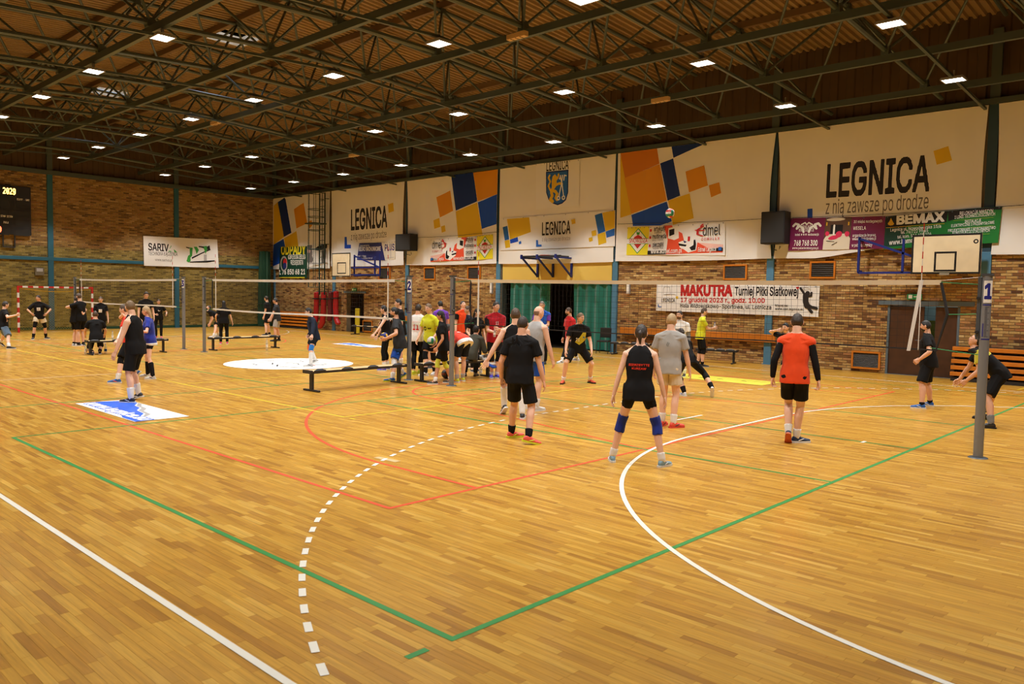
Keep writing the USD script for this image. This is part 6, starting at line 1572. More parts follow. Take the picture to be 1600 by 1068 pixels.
def bench(a, b, lab, h=0.44):
    """A gym bench from one T-shaped foot to the other."""
    a, b = np.array(a), np.array(b)
    L = float(np.linalg.norm(b - a)); rz = math.degrees(math.atan2(b[1] - a[1], b[0] - a[0]))
    t = thing('bench', lab, 'bench', (*((a + b) / 2), 0), rz)
    obj('seat_board', rounded_box((-L / 2 - 0.08, -0.14, h - 0.03), (L / 2 + 0.08, 0.14, h), 0.008), SEAT, t)
    obj('side_rail', MB().box((-L / 2 - 0.1, -0.155, h - 0.055), (L / 2 + 0.1, -0.135, h - 0.012)).mesh(), BLACK, t)
    obj('side_rail', MB().box((-L / 2 - 0.1, 0.135, h - 0.055), (L / 2 + 0.1, 0.155, h - 0.012)).mesh(), BLACK, t)
    for s in (-1, 1):
        lg = obj('leg', rounded_box((s * L / 2 - 0.03, -0.045, 0.03), (s * L / 2 + 0.03, 0.045, h - 0.03), 0.006), BLACK, t)
        obj('foot', rounded_box((s * L / 2 - 0.03, -0.27, 0.0), (s * L / 2 + 0.03, 0.27, 0.04), 0.01), BLACK, lg)
        obj('end_cap', rounded_box((s * (L / 2 + 0.10) - 0.02, -0.16, h - 0.06), (s * (L / 2 + 0.10) + 0.02, 0.16, h + 0.012), 0.008), BLACK, t)
    for k in range(4):
        x = -L / 2 + (k + 0.15) * L / 3.4
        obj('fitting', m3.Manifold.batch_hull([m3.Manifold.sphere(0.012, 8).translate((x - 0.14, -0.15, h)), m3.Manifold.sphere(0.012, 8).translate((x + 0.14, -0.15, h)), m3.Manifold.sphere(0.012, 8).translate((x - 0.06, -0.13, h + 0.028)), m3.Manifold.sphere(0.012, 8).translate((x + 0.06, -0.13, h + 0.028)), m3.Manifold.sphere(0.01, 8).translate((x, -0.08, h))]), BLACK, t)
    return t


bench((-10.896, 5.987), (-11.002, 8.395), 'pale wooden bench with black legs left of the post numbered 2, empty')
b2a, b2b = np.array((-10.882, 8.995)), np.array((-10.762, 11.095))
bench(b2a, b2b, 'pale wooden bench right of the post numbered 2, with people and a jacket on it')
bench((-22.75, 5.681), (-22.606, 7.868), 'pale wooden bench at the left, with a boy in black sitting on it')
bench((-22.568, 9.56), (-22.594, 11.942), 'pale wooden bench under the middle net, empty, a bottle before it')
bench((-13.521, 20.427), (-12.264, 20.744), 'bench with a pale seat right of the green curtain, by the blue column')
bench((-9.823, 20.12), (-8.768, 20.395), 'bench with a pale seat under the orange board, behind the man in bright yellow')
b5a, b5b = np.array((-28.828, 19.946)), np.array((-26.213, 20.154))
bench(b5a, b5b, 'bench by the recess in the far corner, with a person sitting at its right end')

# people sitting on the benches
put('person in dark olive jacket sitting on the bench with the back to the camera', tuple(b2a * .28 + b2b * .72), -30, 1.80, pelvis=(0, -.02, .312), feet=[tuple(np.array(b2a * .28 + b2b * .72) + (-.42, .22)), tuple(np.array(b2a * .28 + b2b * .72) + (-.25, .42))], foot_yaw=(30, 10), lean=(10, 22, 34), hair='black', cut='short', head=(0, -14), top=dict(kind='long', m=C['olive'], loose=1.9), bottom=dict(kind='trousers', m=C['navy'], loose=.9, end=.95), shoes=('grey', 'black'), hands=[(-.1, .25, .36), (.1, .25, .36)])
put('person in black sitting on the far bench with one leg stretched out', tuple(b5a * .1 + b5b * .9), 140, 1.76, pelvis=(0, -.02, .315), feet=[tuple(b5a * .1 + b5b * .9 + (.1, -.5)), tuple((-27.457, 20.121))], hair='dark', cut='short', top=tee('black'), bottom=shorts('black', .9), shoes=('black', 'black'), socks=(C['black'], .2), hands=[(-.12, .2, .36), (.12, .2, .36)])

# jacket thrown over the end of the bench
je = b2a * .06 + b2b * .94
jk = thing('jacket', 'white jacket with a blue lining thrown over the end of the bench', 'jacket', (je[0], je[1], 0))
drape = union([hull(ball((-.12, 0, .50), (.16, .15, .05)), ball((.10, .02, .52), (.12, .14, .07))), hull(ball((.10, 0, .50), (.12, .15, .05)), ball((.34, .02, .36), (.05, .14, .05))), hull(ball((-.05, -.1, .5), .06), ball((.2, -.15, .46), .05))])
obj('white_shell', soften(drape, .03, 4, .05, 5), C['white'], jk, smooth=60)
obj('blue_lining', soften(union([hull(ball((.12, -.1, .44), (.1, .08, .02)), ball((.40, -.04, .28), (.03, .10, .03)))]), .03, 4, .03, 6), C['blue'], jk, smooth=60)

# ------------------------------------------------------------------ balls, bottles
def volleyball(p, lab, cols, r=0.105):
    """A volleyball of three-strip panels in the given colours."""
    t = thing('ball', lab, 'ball', p)
    ic = trimesh.creation.icosphere(3); v, f = np.array(ic.vertices), np.array(ic.faces)
    c = v[f].mean(1)
    a = np.argmax(np.abs(c), 1)
    strip = np.take_along_axis(c, ((a + 1) % 3)[:, None], 1)[:, 0]
    which = np.clip(np.floor((strip / 0.62 + 1) * 1.5), 0, 2).astype(int)
    for k in range(3):
        fk = f[which == k]
        pm = trimesh.Trimesh(v * r, fk, process=False); pm.remove_unreferenced_vertices(); obj('panel_strip', pm, cols[k], t, smooth=True)
    return t


def local(p, turn, q, H):
    """A point given in a person's body heights (x right, y forward, z up) as a place in the hall."""
    a = math.atan2(p[1] - CAM[1], p[0] - CAM[0]) + math.radians(turn) - math.pi / 2
    return (p[0] + (q[0] * math.cos(a) - q[1] * math.sin(a)) * H, p[1] + (q[0] * math.sin(a) + q[1] * math.cos(a)) * H, q[2] * H)


BALLC = {'y': mat('ball_yellow', srgb(240, 196, 30), 0.5), 'b': mat('ball_blue', srgb(30, 34, 110), 0.5), 'w': mat('ball_white', srgb(226, 222, 214), 0.5), 'g': mat('ball_green', srgb(40, 140, 110), 0.5), 'r': mat('ball_red', srgb(190, 44, 40), 0.5), 'br': mat('ball_brown', srgb(120, 58, 40), 0.6), 'k': mat('ball_black', (0.03, 0.03, 0.03), 0.6)}
volleyball((-6.123, 12.094, 3.979), 'white, green and red volleyball in the air before the blue and yellow squares', (BALLC['g'], BALLC['w'], BALLC['r']))
volleyball(local(ballman, 80, (-.01, .205, .575), 1.84), 'yellow and blue volleyball held by the man in charcoal', (BALLC['b'], BALLC['y'], BALLC['b']))
volleyball(local(ballgirl, 82, (.135, .165, .565), 1.74), 'white and green volleyball carried by the dark-haired woman', (BALLC['g'], BALLC['w'], BALLC['w']))
bl = (-11.062, 9.934)
volleyball((bl[0], bl[1], 0.118), 'dark red and black ball lying on the floor behind the woman\'s legs', (BALLC['k'], BALLC['br'], BALLC['k']), 0.118)
WATER = usdkit.material(stage, '/World/Looks/bottle_plastic', {'p': ('principled_bsdf', {'base_color': (0.9, 0.95, 0.97), 'roughness': 0.12, 'transmission_weight': 0.75, 'ior': 1.33})}, [], surface='p.BSDF')


def bottle(p, lab, m=WATER, capm='blue', h=0.30, r=0.040, labelm='white'):
    t = thing('bottle', lab, 'bottle', p)
    obj('bottle_body', MB().lathe([(0, 0), (r * .9, 0), (r, h * .05), (r, h * .62), (r * .6, h * .84), (r * .34, h * .9), (r * .34, h * .95), (0, h * .95)], 14).mesh(), m, t, smooth=40)
    obj('label', MB().lathe([(r * 1.02, h * .25), (r * 1.02, h * .5)], 14).mesh(), P[labelm], t, smooth=True)
    obj('cap', MB().lathe([(0, h), (r * .4, h), (r * .4, h * .93), (0, h * .93)], 10).mesh(), P[capm], t)


q = (-23.067, 5.659); bottle((*q, 0), 'clear water bottle on the floor at the left end of the left bench', capm='green')
q = (-23.012, 6.225); bottle((*q, 0), 'water bottle with a blue label on the floor under the left bench', labelm='blue')
q = (-29.992, 8.989); bottle((*q, 0), 'water bottle with a blue cap standing beyond the left bench', h=.34)
q = (-21.632, 11.06); bottle((*q, 0), 'tall clear bottle on the floor before the bench under the middle net', capm='pale', h=.42)
q = (-11.098, 11.173); bottle((*q, 0), 'clear water bottle with a dark cap on the floor below the thrown jacket', capm='black', h=.28)
q = local(bottleman, 188, (.03, .195, .555), 1.90); bottle(q, 'small clear bottle held by the man in the red and black jersey', h=.22, r=.033)
q = local(yman, -82, (.0, .235, .635), 1.79); bottle(q, 'small clear bottle held by the man in bright yellow', h=.24, r=.033)
CUP = mat('paper_cup_white', srgb(230, 226, 218), 0.5)

# ------------------------------------------------------------------ stickers on the floor
def sticker(x0, x1, y0, y1, lab, base, art):
    t = thing('floor_sticker', lab, 'sticker', (0, 0, 0))
    S = Sheet(floor_plane(0.0048))
    obj('vinyl', S.flat(box(x0, y0, x1, y1)), base, t)
    o = [x1 - x0, 0, 0, y1 - y0, x0, y0]
    for k, (m_, g) in enumerate(art):
        obj('print', S.flat(affinity.affine_transform(Polygon(g) if isinstance(g, list) else g, o), 0.0006 * (k + 1)), P[m_], t)
    return t


def fit(text, x0, y0, x1, y1, bold=1):
    g = text_shape(text, 1.0, bold); b = g.bounds
    return affinity.affine_transform(g, [(x1 - x0) / (b[2] - b[0]), 0, 0, (y1 - y0) / (b[3] - b[1]), x0 - b[0] * (x1 - x0) / (b[2] - b[0]), y0 - b[1] * (y1 - y0) / (b[3] - b[1])])


PB = mat('sticker_blue', srgb(44, 108, 236), 0.4); P['sticker_blue'] = PB
web = fit('www.legnica.eu', .03, .05, .98, .42, 3)
skyline = [(.0, .46), (.04, .6), (.1, .6), (.1, .72), (.2, .7), (.24, .58), (.34, .62), (.38, .5), (.5, .52), (.56, .58), (.62, .5), (.74, .46), (.86, .38), (1.0, .30), (.97, .40), (.8, .52), (.66, .6), (.6, .72), (.5, .66), (.44, .84), (.3, .8), (.24, .96), (.06, .96), (.02, .8)]
sticker(-11.93, -9.27, 1.74, 2.62, 'white and blue web address sticker on the floor under the man in striped socks', WHITE, [('sticker_blue', [(.0, .38), (.08, .98), (.22, .98), (.34, .78), (.46, .74), (.56, .56), (.72, .5), (.94, .1), (1, .12), (1, .02), (.8, .02), (.5, .30), (.2, .36)]), ('pale', [(.24, .97), (.36, .80), (.48, .75), (.58, .57), (.74, .51), (.9, .24), (.78, .56), (.62, .62), (.52, .8), (.4, .84), (.3, .97)]), ('sticker_blue', web.buffer(.018)), ('white', web)])
sticker(-23.5, -20.85, 14.95, 15.85, 'white and blue web address sticker lying by the far sideline', WHITE, [('sticker_blue', [(.0, .38), (.1, .9), (.3, .8), (.6, .56), (.94, .1), (1, .12), (1, .02), (.8, .02), (.4, .34)]), ('sticker_blue', web.buffer(.018)), ('white', web)])
YS_ = mat('sticker_yellow', srgb(226, 216, 70), 0.4)
sticker(-7.95, -5.22, 15.05, 16.1, 'pale yellow sticker on the floor beyond the near court', YS_, [('ink', Point(.30, .45).buffer(.04)), ('ink', Point(.48, .5).buffer(.035)), ('ink', Point(.72, .55).buffer(.03)), ('lime', LineString([(.1, .75), (.9, .72)]).buffer(.012)), ('lime', LineString([(.1, .25), (.5, .22)]).buffer(.012))])
cs = thing('floor_sticker', 'large round white sticker with thin dark drawing on the centre spot', 'sticker', (-16.75, 9.0, 0))
S = Sheet(floor_plane(0.0048))
obj('vinyl', S.flat(Point(0, 0).buffer(1.80, 48)), WHITE, cs)
for k, (pts, w) in enumerate((((( -1.1, .4), (-.7, .75), (-.2, .6), (-.35, .2)), .018), (((-.9, -.5), (-.4, -.3), (0, -.55), (.2, -.2)), .018), (((.2, .7), (.7, .8), (.95, .45), (.6, .3)), .016), (((.2, -.5), (.6, -.75), (1.1, -.5), (1.2, 0), (.9, .1)), .02), (((-.2, 0), (.2, .15), (.5, 0)), .014), (((-1.2, -.1), (-.8, .05)), .02), (((-.5, -.9), (0, -1.0)), .016))):
    obj('print', S.flat(LineString(pts).buffer(w), 0.0006 * (k + 1)), P['ink'], cs)
obj('print', S.flat(LineString([(.75, .25), (1.0, .2)]).buffer(.02), 0.005), P['red'], cs)

# ------------------------------------------------------------------ handball goal
RED = mat('goal_red', srgb(190, 34, 34), 0.45); GW = mat('goal_white', srgb(226, 224, 220), 0.45)
gl = thing('handball_goal', 'red and white handball goal with a yellow net by the left wall', 'goal', (-36.7, 9, 0))
def goal_bar(a, b, name, n):
    a, b = np.array(a, float), np.array(b, float)
    bar = None
    for k in range(n):
        p, q = a + (b - a) * k / n, a + (b - a) * (k + 1) / n
        m_ = MB().beam(p, q, 0.08, 0.08).mesh()
        if k == 0:
            bar = obj(name, m_, RED, gl)
        else:
            obj('painted_band', m_, GW if k % 2 else RED, bar)
goal_bar((0, -1.54, 0), (0, -1.54, 2.0), 'post', 9); goal_bar((0, 1.54, 0), (0, 1.54, 2.0), 'post', 9); goal_bar((0, -1.58, 2.04), (0, 1.58, 2.04), 'crossbar', 15)
ZN = mat('goal_net_yellow', srgb(150, 126, 34), 0.8)
fr = MB()
for y in (-1.54, 1.54):
    fr.tube([(0, y, 2.04), (-.9, y, 2.0), (-1.1, y, .03), (0, y, .03)], .018, 6)
fr.tube([(-1.1, -1.54, .03), (-1.1, 1.54, .03)], .018, 6)
obj('net_frame', fr.mesh(), ZN, gl)
nt = MB(); cell = 0.11
for k in range(int(3.08 / cell) + 1):
    y = -1.54 + k * cell
    for s in (-1, 1):
        y2 = y + s * 2.0
        p0, p1 = np.array((-.9, y, 2.0)), np.array((-1.08, y2, 0.03))
        if abs(y2) > 1.54:
            w = (1.54 - abs(y) * (1 if y2 * y > 0 else -1)) / 2.0 if y2 * y > 0 else (1.54 + abs(y)) / 2.0
            p1 = p0 + (p1 - p0) * min(1, max(0.02, w))
        nt.tube([p0, p1], .006, 3, cap=False)
for z0 in np.arange(0.25, 1.95, cell):
    for s in (-1, 1):
        p0 = np.array((-1.08 + .18 * z0 / 2, s * 1.54, z0)); w = min(1, (z0 - .03) / 2.0)
        nt.tube([p0, p0 + (np.array((-1.08, s * 1.54 - s * 2.0, z0 - 2.0)) - p0) * w * .98], .006, 3, cap=False)
for s in (-1, 1):
    for k in range(9):
        nt.tube([(-.95 * k / 9, s * 1.54, 2.02), (-1.08 * k / 9, s * 1.54, .03)], .006, 3, cap=False)
    for z in np.arange(.2, 2.0, .2):
        nt.tube([(0, s * 1.54, z), (-1.0, s * 1.54, z)], .006, 3, cap=False)
for k in range(26):
    y = -1.5 + k * .12
    nt.tube([(0, y, 2.0), (-.9, y, 2.0)], .006, 3, cap=False)
obj('netting', nt.mesh(), ZN, gl, kind='stuff')
obj('net_rope', MB().tube([(-.03, -1.5 + 3.0 * w, 1.98 - .14 * math.sin(math.pi * w)) for w in np.linspace(0, 1, 16)], .016, 5).mesh(), mat('yellow_rope', srgb(206, 168, 30), 0.7), gl)

# ------------------------------------------------------------------ scoreboard and fittings on the left wall
(sy1, sz1), (sy2, sz2) = (8.51, 6.649), (8.475, 4.424)
sb = thing('scoreboard', 'black electronic scoreboard with amber clock digits on the left wall', 'scoreboard', (-38.5, 0, 0))
ya, yb, za, zb = 4.6, sy1, sz2, sz1
obj('case', rounded_box((-0.06, ya, za), (0.1, yb, zb), 0.015), mat('scoreboard_black', (0.014, 0.014, 0.015), 0.4), sb)
SBP = Sheet(lambda s, z, w: np.stack([0.1 + w, s, z], 1))
PANE = mat('scoreboard_pane', (0.03, 0.03, 0.03), 0.25)
YZ = lambda u, v: ((7.251, 5.443)[0] + u, 0)
cols = [(7.902, 6.202), (8.425, 6.256)]
for k in range(4):
    obj('display_window', SBP.flat(box(7.78, zb - .62 - .43 * (k + 1) + .08, yb - .08, zb - .62 - .43 * k - .04), .003), PANE, sb)
    obj('display_window', SBP.flat(box(6.4, zb - .62 - .43 * (k + 1) + .08, 7.6, zb - .62 - .43 * k - .04), .003), PANE, sb)
AMB = glow('amber_digits', (1.0, 0.45, 0.06), 6.0); REDL = glow('red_digits', (1.0, 0.05, 0.02), 6.0)
def digits(text, y0, z0, y1, h, m_, name='digits'):
    g = text_shape(text, h, 2, y1 - y0, 'mono')
    obj(name, SBP.flat(affinity.translate(g, y0, z0), .006), m_, sb)
(dy0, dz0), (dy1, dz1) = (7.379, 6.264), (7.89, 6.274)
digits('2029', dy0, dz0, dy1, .26, AMB, 'clock_digits')
(ey0, ez0), (ey1, ez1) = (7.937, 6.016), (8.501, 6.072)
digits('MINUTY - KARY', ey0, ez0, ey1 - .05, .085, WHITE, 'lettering')
(ey0, ez0), (ey1, ez1) = (7.272, 5.199), (7.757, 5.239)
digits('STAN SETÓW', ey0, ez0, ey1, .085, WHITE, 'lettering')
(ey0, ez0), (ey1, ez1) = (7.381, 4.918), (7.585, 4.934)
digits('FAULE', ey0, ez0, ey1, .085, WHITE, 'lettering')
(ey0, ez0), (ey1, ez1) = (7.084, 4.505), (7.298, 4.52)
digits('0', ey0, ez0, ey1, .26, REDL, 'score_digit')
(by0, bz0), (by1, bz1) = (7.375, 3.856), (7.846, 4.382)
obj('bracket', MB().beam((0, by0, bz0), (0, by1, bz0), .05, .05).beam((0, by0, bz0), (0, by0, bz1 + .1), .05, .05).beam((0, by1, bz0), (0, by1, bz1 + .1), .05, .05).mesh(), BLACK, sb)
(wy0, wz0), (wy1, wz1) = (8.661, 2.582), (9.045, 2.957)
wl = thing('wall_lamp_box', 'small grey box with a pale front on the left wall above the goal', 'box', (-38.58, (wy0 + wy1) / 2, (wz0 + wz1) / 2))
obj('case', rounded_box((0, -(wy1 - wy0) / 2, -(wz1 - wz0) / 2), (.1, (wy1 - wy0) / 2, (wz1 - wz0) / 2), .01), mat('box_grey_olive', (0.16, 0.13, 0.08), 0.6), wl)
obj('front', MB().box((.1, -(wy1 - wy0) / 2 + .06, .0), (.104, (wy1 - wy0) / 2 - .06, (wz1 - wz0) / 2 - .04)).mesh(), P['pale'], wl)
# gathered divider curtain in the left corner
n = 70; s = np.linspace(0, 2 * np.pi, n, endpoint=False)
v = []
for k, z in enumerate(np.linspace(4.3, 0.02, 12)):
    r = (.24 + .05 * k / 11) * (1 + .16 * np.sin(s * 9) + .05 * np.sin(s * 4 + k * .4))
    v.append(np.stack([-38.2 + r * np.cos(s), 20.35 + r * 1.2 * np.sin(s), np.full(n, z)], 1))
i, j = np.meshgrid(np.arange(11), np.arange(n), indexing='ij')
qd = np.stack([i * n + j, (i + 1) * n + j, (i + 1) * n + (j + 1) % n, i * n + (j + 1) % n], -1).reshape(-1, 4)
dc = thing('divider_curtain', 'dark green divider curtain gathered in the far left corner', 'curtain')
obj('cloth', (np.vstack(v), qd), mat('dark_green_tarpaulin', srgb(16, 62, 40), 0.6), dc, smooth=True)
obj('tie', MB().tube([(-38.2 + .3 * math.cos(w), 20.35 + .36 * math.sin(w), 1.3) for w in np.linspace(0, 2 * np.pi, 20)], .02, 5).mesh(), BLACK, dc)

# ------------------------------------------------------------------ ladder with a cage on the column left of the first LEGNICA hanging
LADG = mat('dark_green_steel', (0.018, 0.045, 0.036), 0.5)
ld = thing('ladder', 'dark green fixed ladder with a safety cage by the left corner', 'ladder', (-33.05, 20.8, 0))
for x in (-.25, .25):
    obj('rail', MB().beam((x, 0, 1.9), (x, 0, 7.3), .05, .05).mesh(), LADG, ld)
for z in np.arange(2.1, 7.2, .3):
    obj('rung', MB().tube([(-.25, 0, z), (.25, 0, z)], .014, 6).mesh(), LADG, ld)
for z in (2.3, 3.3, 4.3, 5.3, 6.0, 6.4, 7.25):
    obj('cage_hoop', MB().tube([(.42 * math.sin(w) * 1.0, -.38 + .42 * math.cos(w) * 1.0 if abs(w) > .6 else 0, z) for w in np.linspace(.6, 2 * np.pi - .6, 15)], .018, 5).mesh(), LADG, ld)
for w in (1.3, 2.2, math.pi, 4.08, 4.98):
    obj('cage_strip', MB().beam((.42 * math.sin(w), -.38 + .42 * math.cos(w), 2.3), (.42 * math.sin(w), -.38 + .42 * math.cos(w), 7.25), .035, .012).mesh(), LADG, ld)
obj('platform', MB().box((-.42, -.8, 5.62), (.42, .0, 5.68)).mesh(), LADG, ld)
for z in (2.2, 4.6, 7.0):
    obj('wall_bracket', MB().beam((-.25, 0, z), (-.25, .25, z), .03, .03).beam((.25, 0, z), (.25, .25, z), .03, .03).mesh(), LADG, ld)

# ------------------------------------------------------------------ basketball boards
BLUEF = mat('board_frame_blue', srgb(22, 40, 120), 0.45); BOARD = mat('backboard_cream', srgb(228, 212, 176), 0.5, var=0.04)


def backboard(x0, x1, z0, z1, y, lab, frame_x, inner):
    t = thing('basketball_backboard', lab, 'backboard', (0, 0, 0))
    obj('board', rounded_box((x0, y - .02, z0), (x1, y + .02, z1), .005), BOARD, t)
    S_ = Sheet(right_plane(y - .02))
    obj('border', S_.flat(box(x0, z0, x1, z1).difference(box(x0 + .05, z0 + .05, x1 - .05, z1 - .05)), .002), P['black'], t)
    w, h = x1 - x0, z1 - z0
    a = box(x0 + w * inner[0], z0 + h * inner[1], x0 + w * inner[2], z0 + h * inner[3])
    obj('target_square', S_.flat(a.difference(a.buffer(-.05, join_style='mitre')), .002), P['black'], t)
    f0, f1 = frame_x
    bars = []
    fy = y + .25
    for p, q in (((f0, fy, z0 + .05), (f1, fy, z0 + .05)), ((f0, fy, z0 + .05), (f0, fy, z0 + 1.1)), ((f1, fy, z0 + .05), (f1, fy, z0 + 1.1)), ((f0, fy, z0 + 1.05), (f1, fy, z0 + .45)), ((f1, fy, z0 + .45), ((x0 + x1) / 2, y + .05, z0 + .45)), ((f1, fy, z0 + .1), ((x0 + x1) / 2, y + .05, z0 + .1)), ((f0, fy, z0 + .1), (f0, 21.03, z0 + .1)), ((f0, fy, z0 + 1.0), (f0, 21.03, z0 + 1.0)), ((f1 - .4, fy, z0 + .05), (f1 - .4, fy, z0 + 1.0))):
        obj('frame_tube', MB().beam(p, q, .06, .06).mesh(), BLUEF, t)
    hp = obj('hoop_mount', MB().box(((x0 + x1) / 2 - .12, y - .05, z0 - .03), ((x0 + x1) / 2 + .12, y - .01, z0 + .03)).mesh(), mat('hoop_mount_grey', (0.3, 0.27, 0.2), .5), t)
    return t


(ax0, az0), (ax1, az1) = (-3.58, 2.887), (-1.861, 2.898)
rb = backboard(ax0, ax1, az0, az0 + 1.08, 20.55, 'cream basketball backboard with a black square, under the green banner', ((-5.102, 3.051)[0], ax0 + .1), (.34, .06, .66, .56))
obj('ring_mark', Sheet(right_plane(20.53)).flat(Point(ax1 - .14, az0 + .86).buffer(.06).difference(Point(ax1 - .14, az0 + .86).buffer(.03)), .003), P['black'], rb)
(ax0, az0), (ax1, az1) = (-31.359, 2.849), (-29.761, 2.879)
backboard(ax0, ax1, az0, az0 + 1.2, 20.3, 'cream basketball backboard with a black square, left end of the wall by the ladder', ((-29.78, 2.991)[0], (-27.681, 2.983)[0]), (.3, .12, .78, .6))
# the folded hoop over the curtains
fh = thing('basketball_hoop_frame', 'blue bracket frame with a folded black board above the green curtains', 'hoop frame')
zw0, zw1 = (-17.156, 2.827)[1], (-17.177, 3.571)[1]
for u in (838.5, 864.5, 894.5):
    x = (-17.139, 2.827)[0] + (u - 864.5) * 0.0316
    br = obj('bracket', MB().beam((x, 21.12, zw0), (x, 21.12, zw1 + .05), .07, .07).mesh(), BLUEF, fh)
    obj('arm', MB().beam((x, 21.12, zw1), (x, 20.15, zw1), .06, .06).mesh(), BLUEF, br)
    obj('strut', MB().beam((x, 20.2, zw1 - .02), (x, 21.1, zw0 + .05), .06, .06).mesh(), BLUEF, br)
    obj('arm_end', MB().box((x - .035, 20.1, zw1 - .05), (x + .035, 20.17, zw1 + .12)).mesh(), BLUEF, br)
xa, xb_ = (-18.051, 3.585)[0], (-16.173, 3.554)[0]
obj('cross_bar', MB().beam((xa - .1, 20.3, zw1 + .05), (xb_ + .1, 20.3, zw1 + .05), .08, .08).mesh(), BLACK, fh)
obj('folded_board', rounded_box((xa + .05, 20.35, zw1 + .035), (xb_ - .05, 21.0, zw1 + .085), .01), BLACK, fh)
obj('hoop_ring', MB().tube([((xa + xb_) / 2 + .225 * math.cos(w), 20.62 + .225 * math.sin(w), zw1 + .11) for w in np.linspace(0, 2 * np.pi, 20)], .01, 6).mesh(), mat('hoop_orange', srgb(200, 80, 30), .5), fh)

# ------------------------------------------------------------------ loudspeakers on the columns
SPK = mat('speaker_black', (0.012, 0.012, 0.013), 0.55)
def speaker(c0, c1, y, lab, d=.45):
    (a, z1), (b, z0) = c0, c1
    t = thing('loudspeaker', lab, 'loudspeaker', ((a + b) / 2, y, (z0 + z1) / 2))
    w, h = abs(b - a) / 2, abs(z1 - z0) / 2
    obj('cabinet', rounded_box((-w, 0, -h), (w, d, h), .02), SPK, t)
    obj('grille', rounded_box((-w + .03, -.015, -h + .03), (w - .03, .0, h - .03), .006), mat('speaker_grille', (0.02, 0.02, 0.02), .7), t)
    obj('wall_arm', MB().beam((0, d, 0), (0, 21.03 - y, 0), .08, .08).mesh(), BLACK, t)
    obj('cable', MB().tube([(-w * .3, d * .8, -h), (-w * .4, d, -h - .15), (0, d + .1, -h - .2), (.05, 21.02 - y, -h - .05)], .012, 5).mesh(), BLACK, t)
speaker((-8.079, 4.863), (-7.302, 3.852), 20.55, 'black loudspeaker on the column left of the maroon banner')
speaker((-26.523, 4.853), (-25.394, 4.068), 20.55, 'black loudspeaker on the column right of the PLUS banner')

# ------------------------------------------------------------------ stowed bleachers, boards, pads along the wall
def bleacher(x0, x1, y0, lab):
    t = thing('bleacher', lab, 'bleacher', (0, 0, 0))
    obj('body', MB().box((x0 + .03, y0 + .28, 0), (x1 - .03, 21.08, .93)).box((x0 + .02, y0 + .02, 0), (x1 - .02, y0 + .3, .10)).mesh(), mat('bleacher_dark', (0.02, 0.014, 0.01), .7), t)
    for k in range(5):
        z = .14 + k * .17
        obj('slat', rounded_box((x0, y0 + .035 * k, z), (x1, y0 + .035 * k + .30, z + .105), .008), ORANGE, t)
    return t
bleacher((-2.47, 20.596)[0], 4.4, 20.55, 'stowed bleacher of orange wooden slats at the right edge of the wall')
bleacher(-37.3, -34.15, 20.55, 'stowed bleacher of orange wooden slats in the far left corner')
def board(x0, x1, z0, lab):
    t = thing('wall_board', lab, 'board', ((x0 + x1) / 2, 21.1, z0))
    w = (x1 - x0) / 2
    obj('plank', rounded_box((-w, -.05, 0), (w, .0, .26), .012), ORANGE, t)
    for x in np.linspace(-w + .3, w - .3, 4):
        obj('wall_block', MB().box((x - .05, 0, .04), (x + .05, .09, .22)).mesh(), BLACK, t)
board((-13.764, 0.844)[0], (-7.699, 1.014)[0], .72, 'long orange wooden board on the brick wall under the tournament banner')
board((-26.572, 0.827)[0], (-20.44, 0.765)[0], .72, 'orange wooden board on the brick wall left of the green curtains')
PADR = mat('red_pad_vinyl', srgb(176, 22, 26), .4); PADD = mat('dark_red_pad_vinyl', srgb(96, 14, 22), .45)
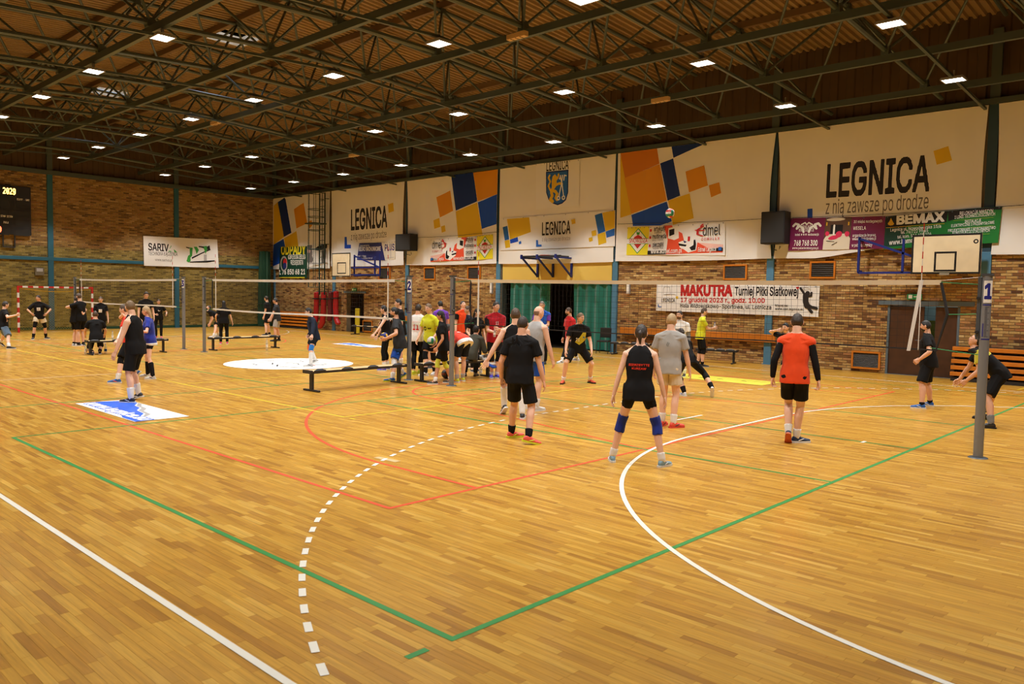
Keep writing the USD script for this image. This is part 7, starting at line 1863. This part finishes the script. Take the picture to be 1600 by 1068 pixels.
for x, w, z0, z1, m_, lab, boot in ((-33.78, .17, .35, 2.0, PADR, 'red padded cushion hanging on the wall, the left one of four', 0), (-33.08, .18, .03, 2.0, PADR, 'red padded cushion reaching the floor, the second of four from the left', -.3), (-32.45, .16, .45, 2.02, PADD, 'dark red padded cushion on the wall beside the blue column', 0), (-31.95, .17, .30, 2.06, PADR, 'red padded cushion on the wall right of the blue column', .28)):
    t = thing('wall_pad', lab, 'pad', (x, 20.95, 0))
    pts = [(0, 0, z1), (0, -.02, (z0 + z1) / 2), (boot * .3, -.03, z0 + .35), (boot, -.06, z0 + .12)]
    obj('cushion', soften(union([bone(a, (w * .95, w * .8, .06), b, (w * (1.15 if boot and k == 2 else .95), w * .8, .09)) for k, (a, b) in enumerate(zip(pts[:-1], pts[1:]))]), .08, 2), m_, t, smooth=60)
    obj('strap', MB().box((-w * 1.02, -.16, z1 - .35), (w * 1.02, .15, z1 - .30)).mesh(), BLACK, t)
    obj('hook', MB().tube([(0, 0, z1 + .05), (0, .14, z1 + .1)], .015, 6).mesh(), GREYM, t)
# a black chair by the curtain
cx_, cy_ = (-13.944, 20.332)
ch = thing('chair', 'black padded chair in front of the green curtain', 'chair', (cx_, cy_, 0), 200)
obj('seat', rounded_box((-.22, -.21, .43), (.22, .21, .49), .02), SPK, ch)
obj('backrest', rounded_box((-.21, -.25, .58), (.21, -.21, .95), .02), SPK, ch)
for sx_ in (-.2, .2):
    for sy_ in (-.2, .2):
        obj('leg', MB().tube([(sx_, sy_, .44), (sx_ * 1.1, sy_ * 1.15, 0)], .012, 6).mesh(), BLACK, ch)
    obj('back_post', MB().tube([(sx_, -.2, .44), (sx_, -.24, .9)], .012, 6).mesh(), BLACK, ch)

# ------------------------------------------------------------------ old cream battens on the roof beams, conduit boxes on the wall
BAT = mat('cream_batten', srgb(206, 170, 120), .5)
for (x, y), lab in (((-9.089, 10.178), 'small cream batten on a roof beam near the middle of the picture'), ((-9.083, 16.141), 'small cream batten on a roof beam above the large coloured squares'), ((-23.732, 16.167), 'small cream batten on a roof beam above the left LEGNICA hanging'), ((-23.699, 10.242), 'small cream batten on a roof beam at the upper left')):
    t = thing('batten', lab, 'batten', (x, y, z_bottom(y) - .34))
    obj('case', rounded_box((-.28, -.07, -.05), (.28, .07, .07), .01), BAT, t)
    for k in (-.14, 0, .14):
        obj('grid_bar', MB().box((k - .008, -.075, -.06), (k + .008, .075, -.05)).mesh(), mat('batten_bar', (.2, .14, .08), .6), t)
for (x, z), lab in (((-20.605, 2.361), 'pale oblong box on the wall left of the green curtains'), ((-13.478, 2.445), 'pale oblong box on the wall right of the green curtains')):
    t = thing('wall_box', lab, 'box', (x, 21.1, z))
    obj('case', rounded_box((-.07, 0, -.24), (.07, .09, .24), .01), P['pale'], t)
    obj('cover', rounded_box((-.05, -.015, -.2), (.05, 0, .2), .005), WHITE, t)
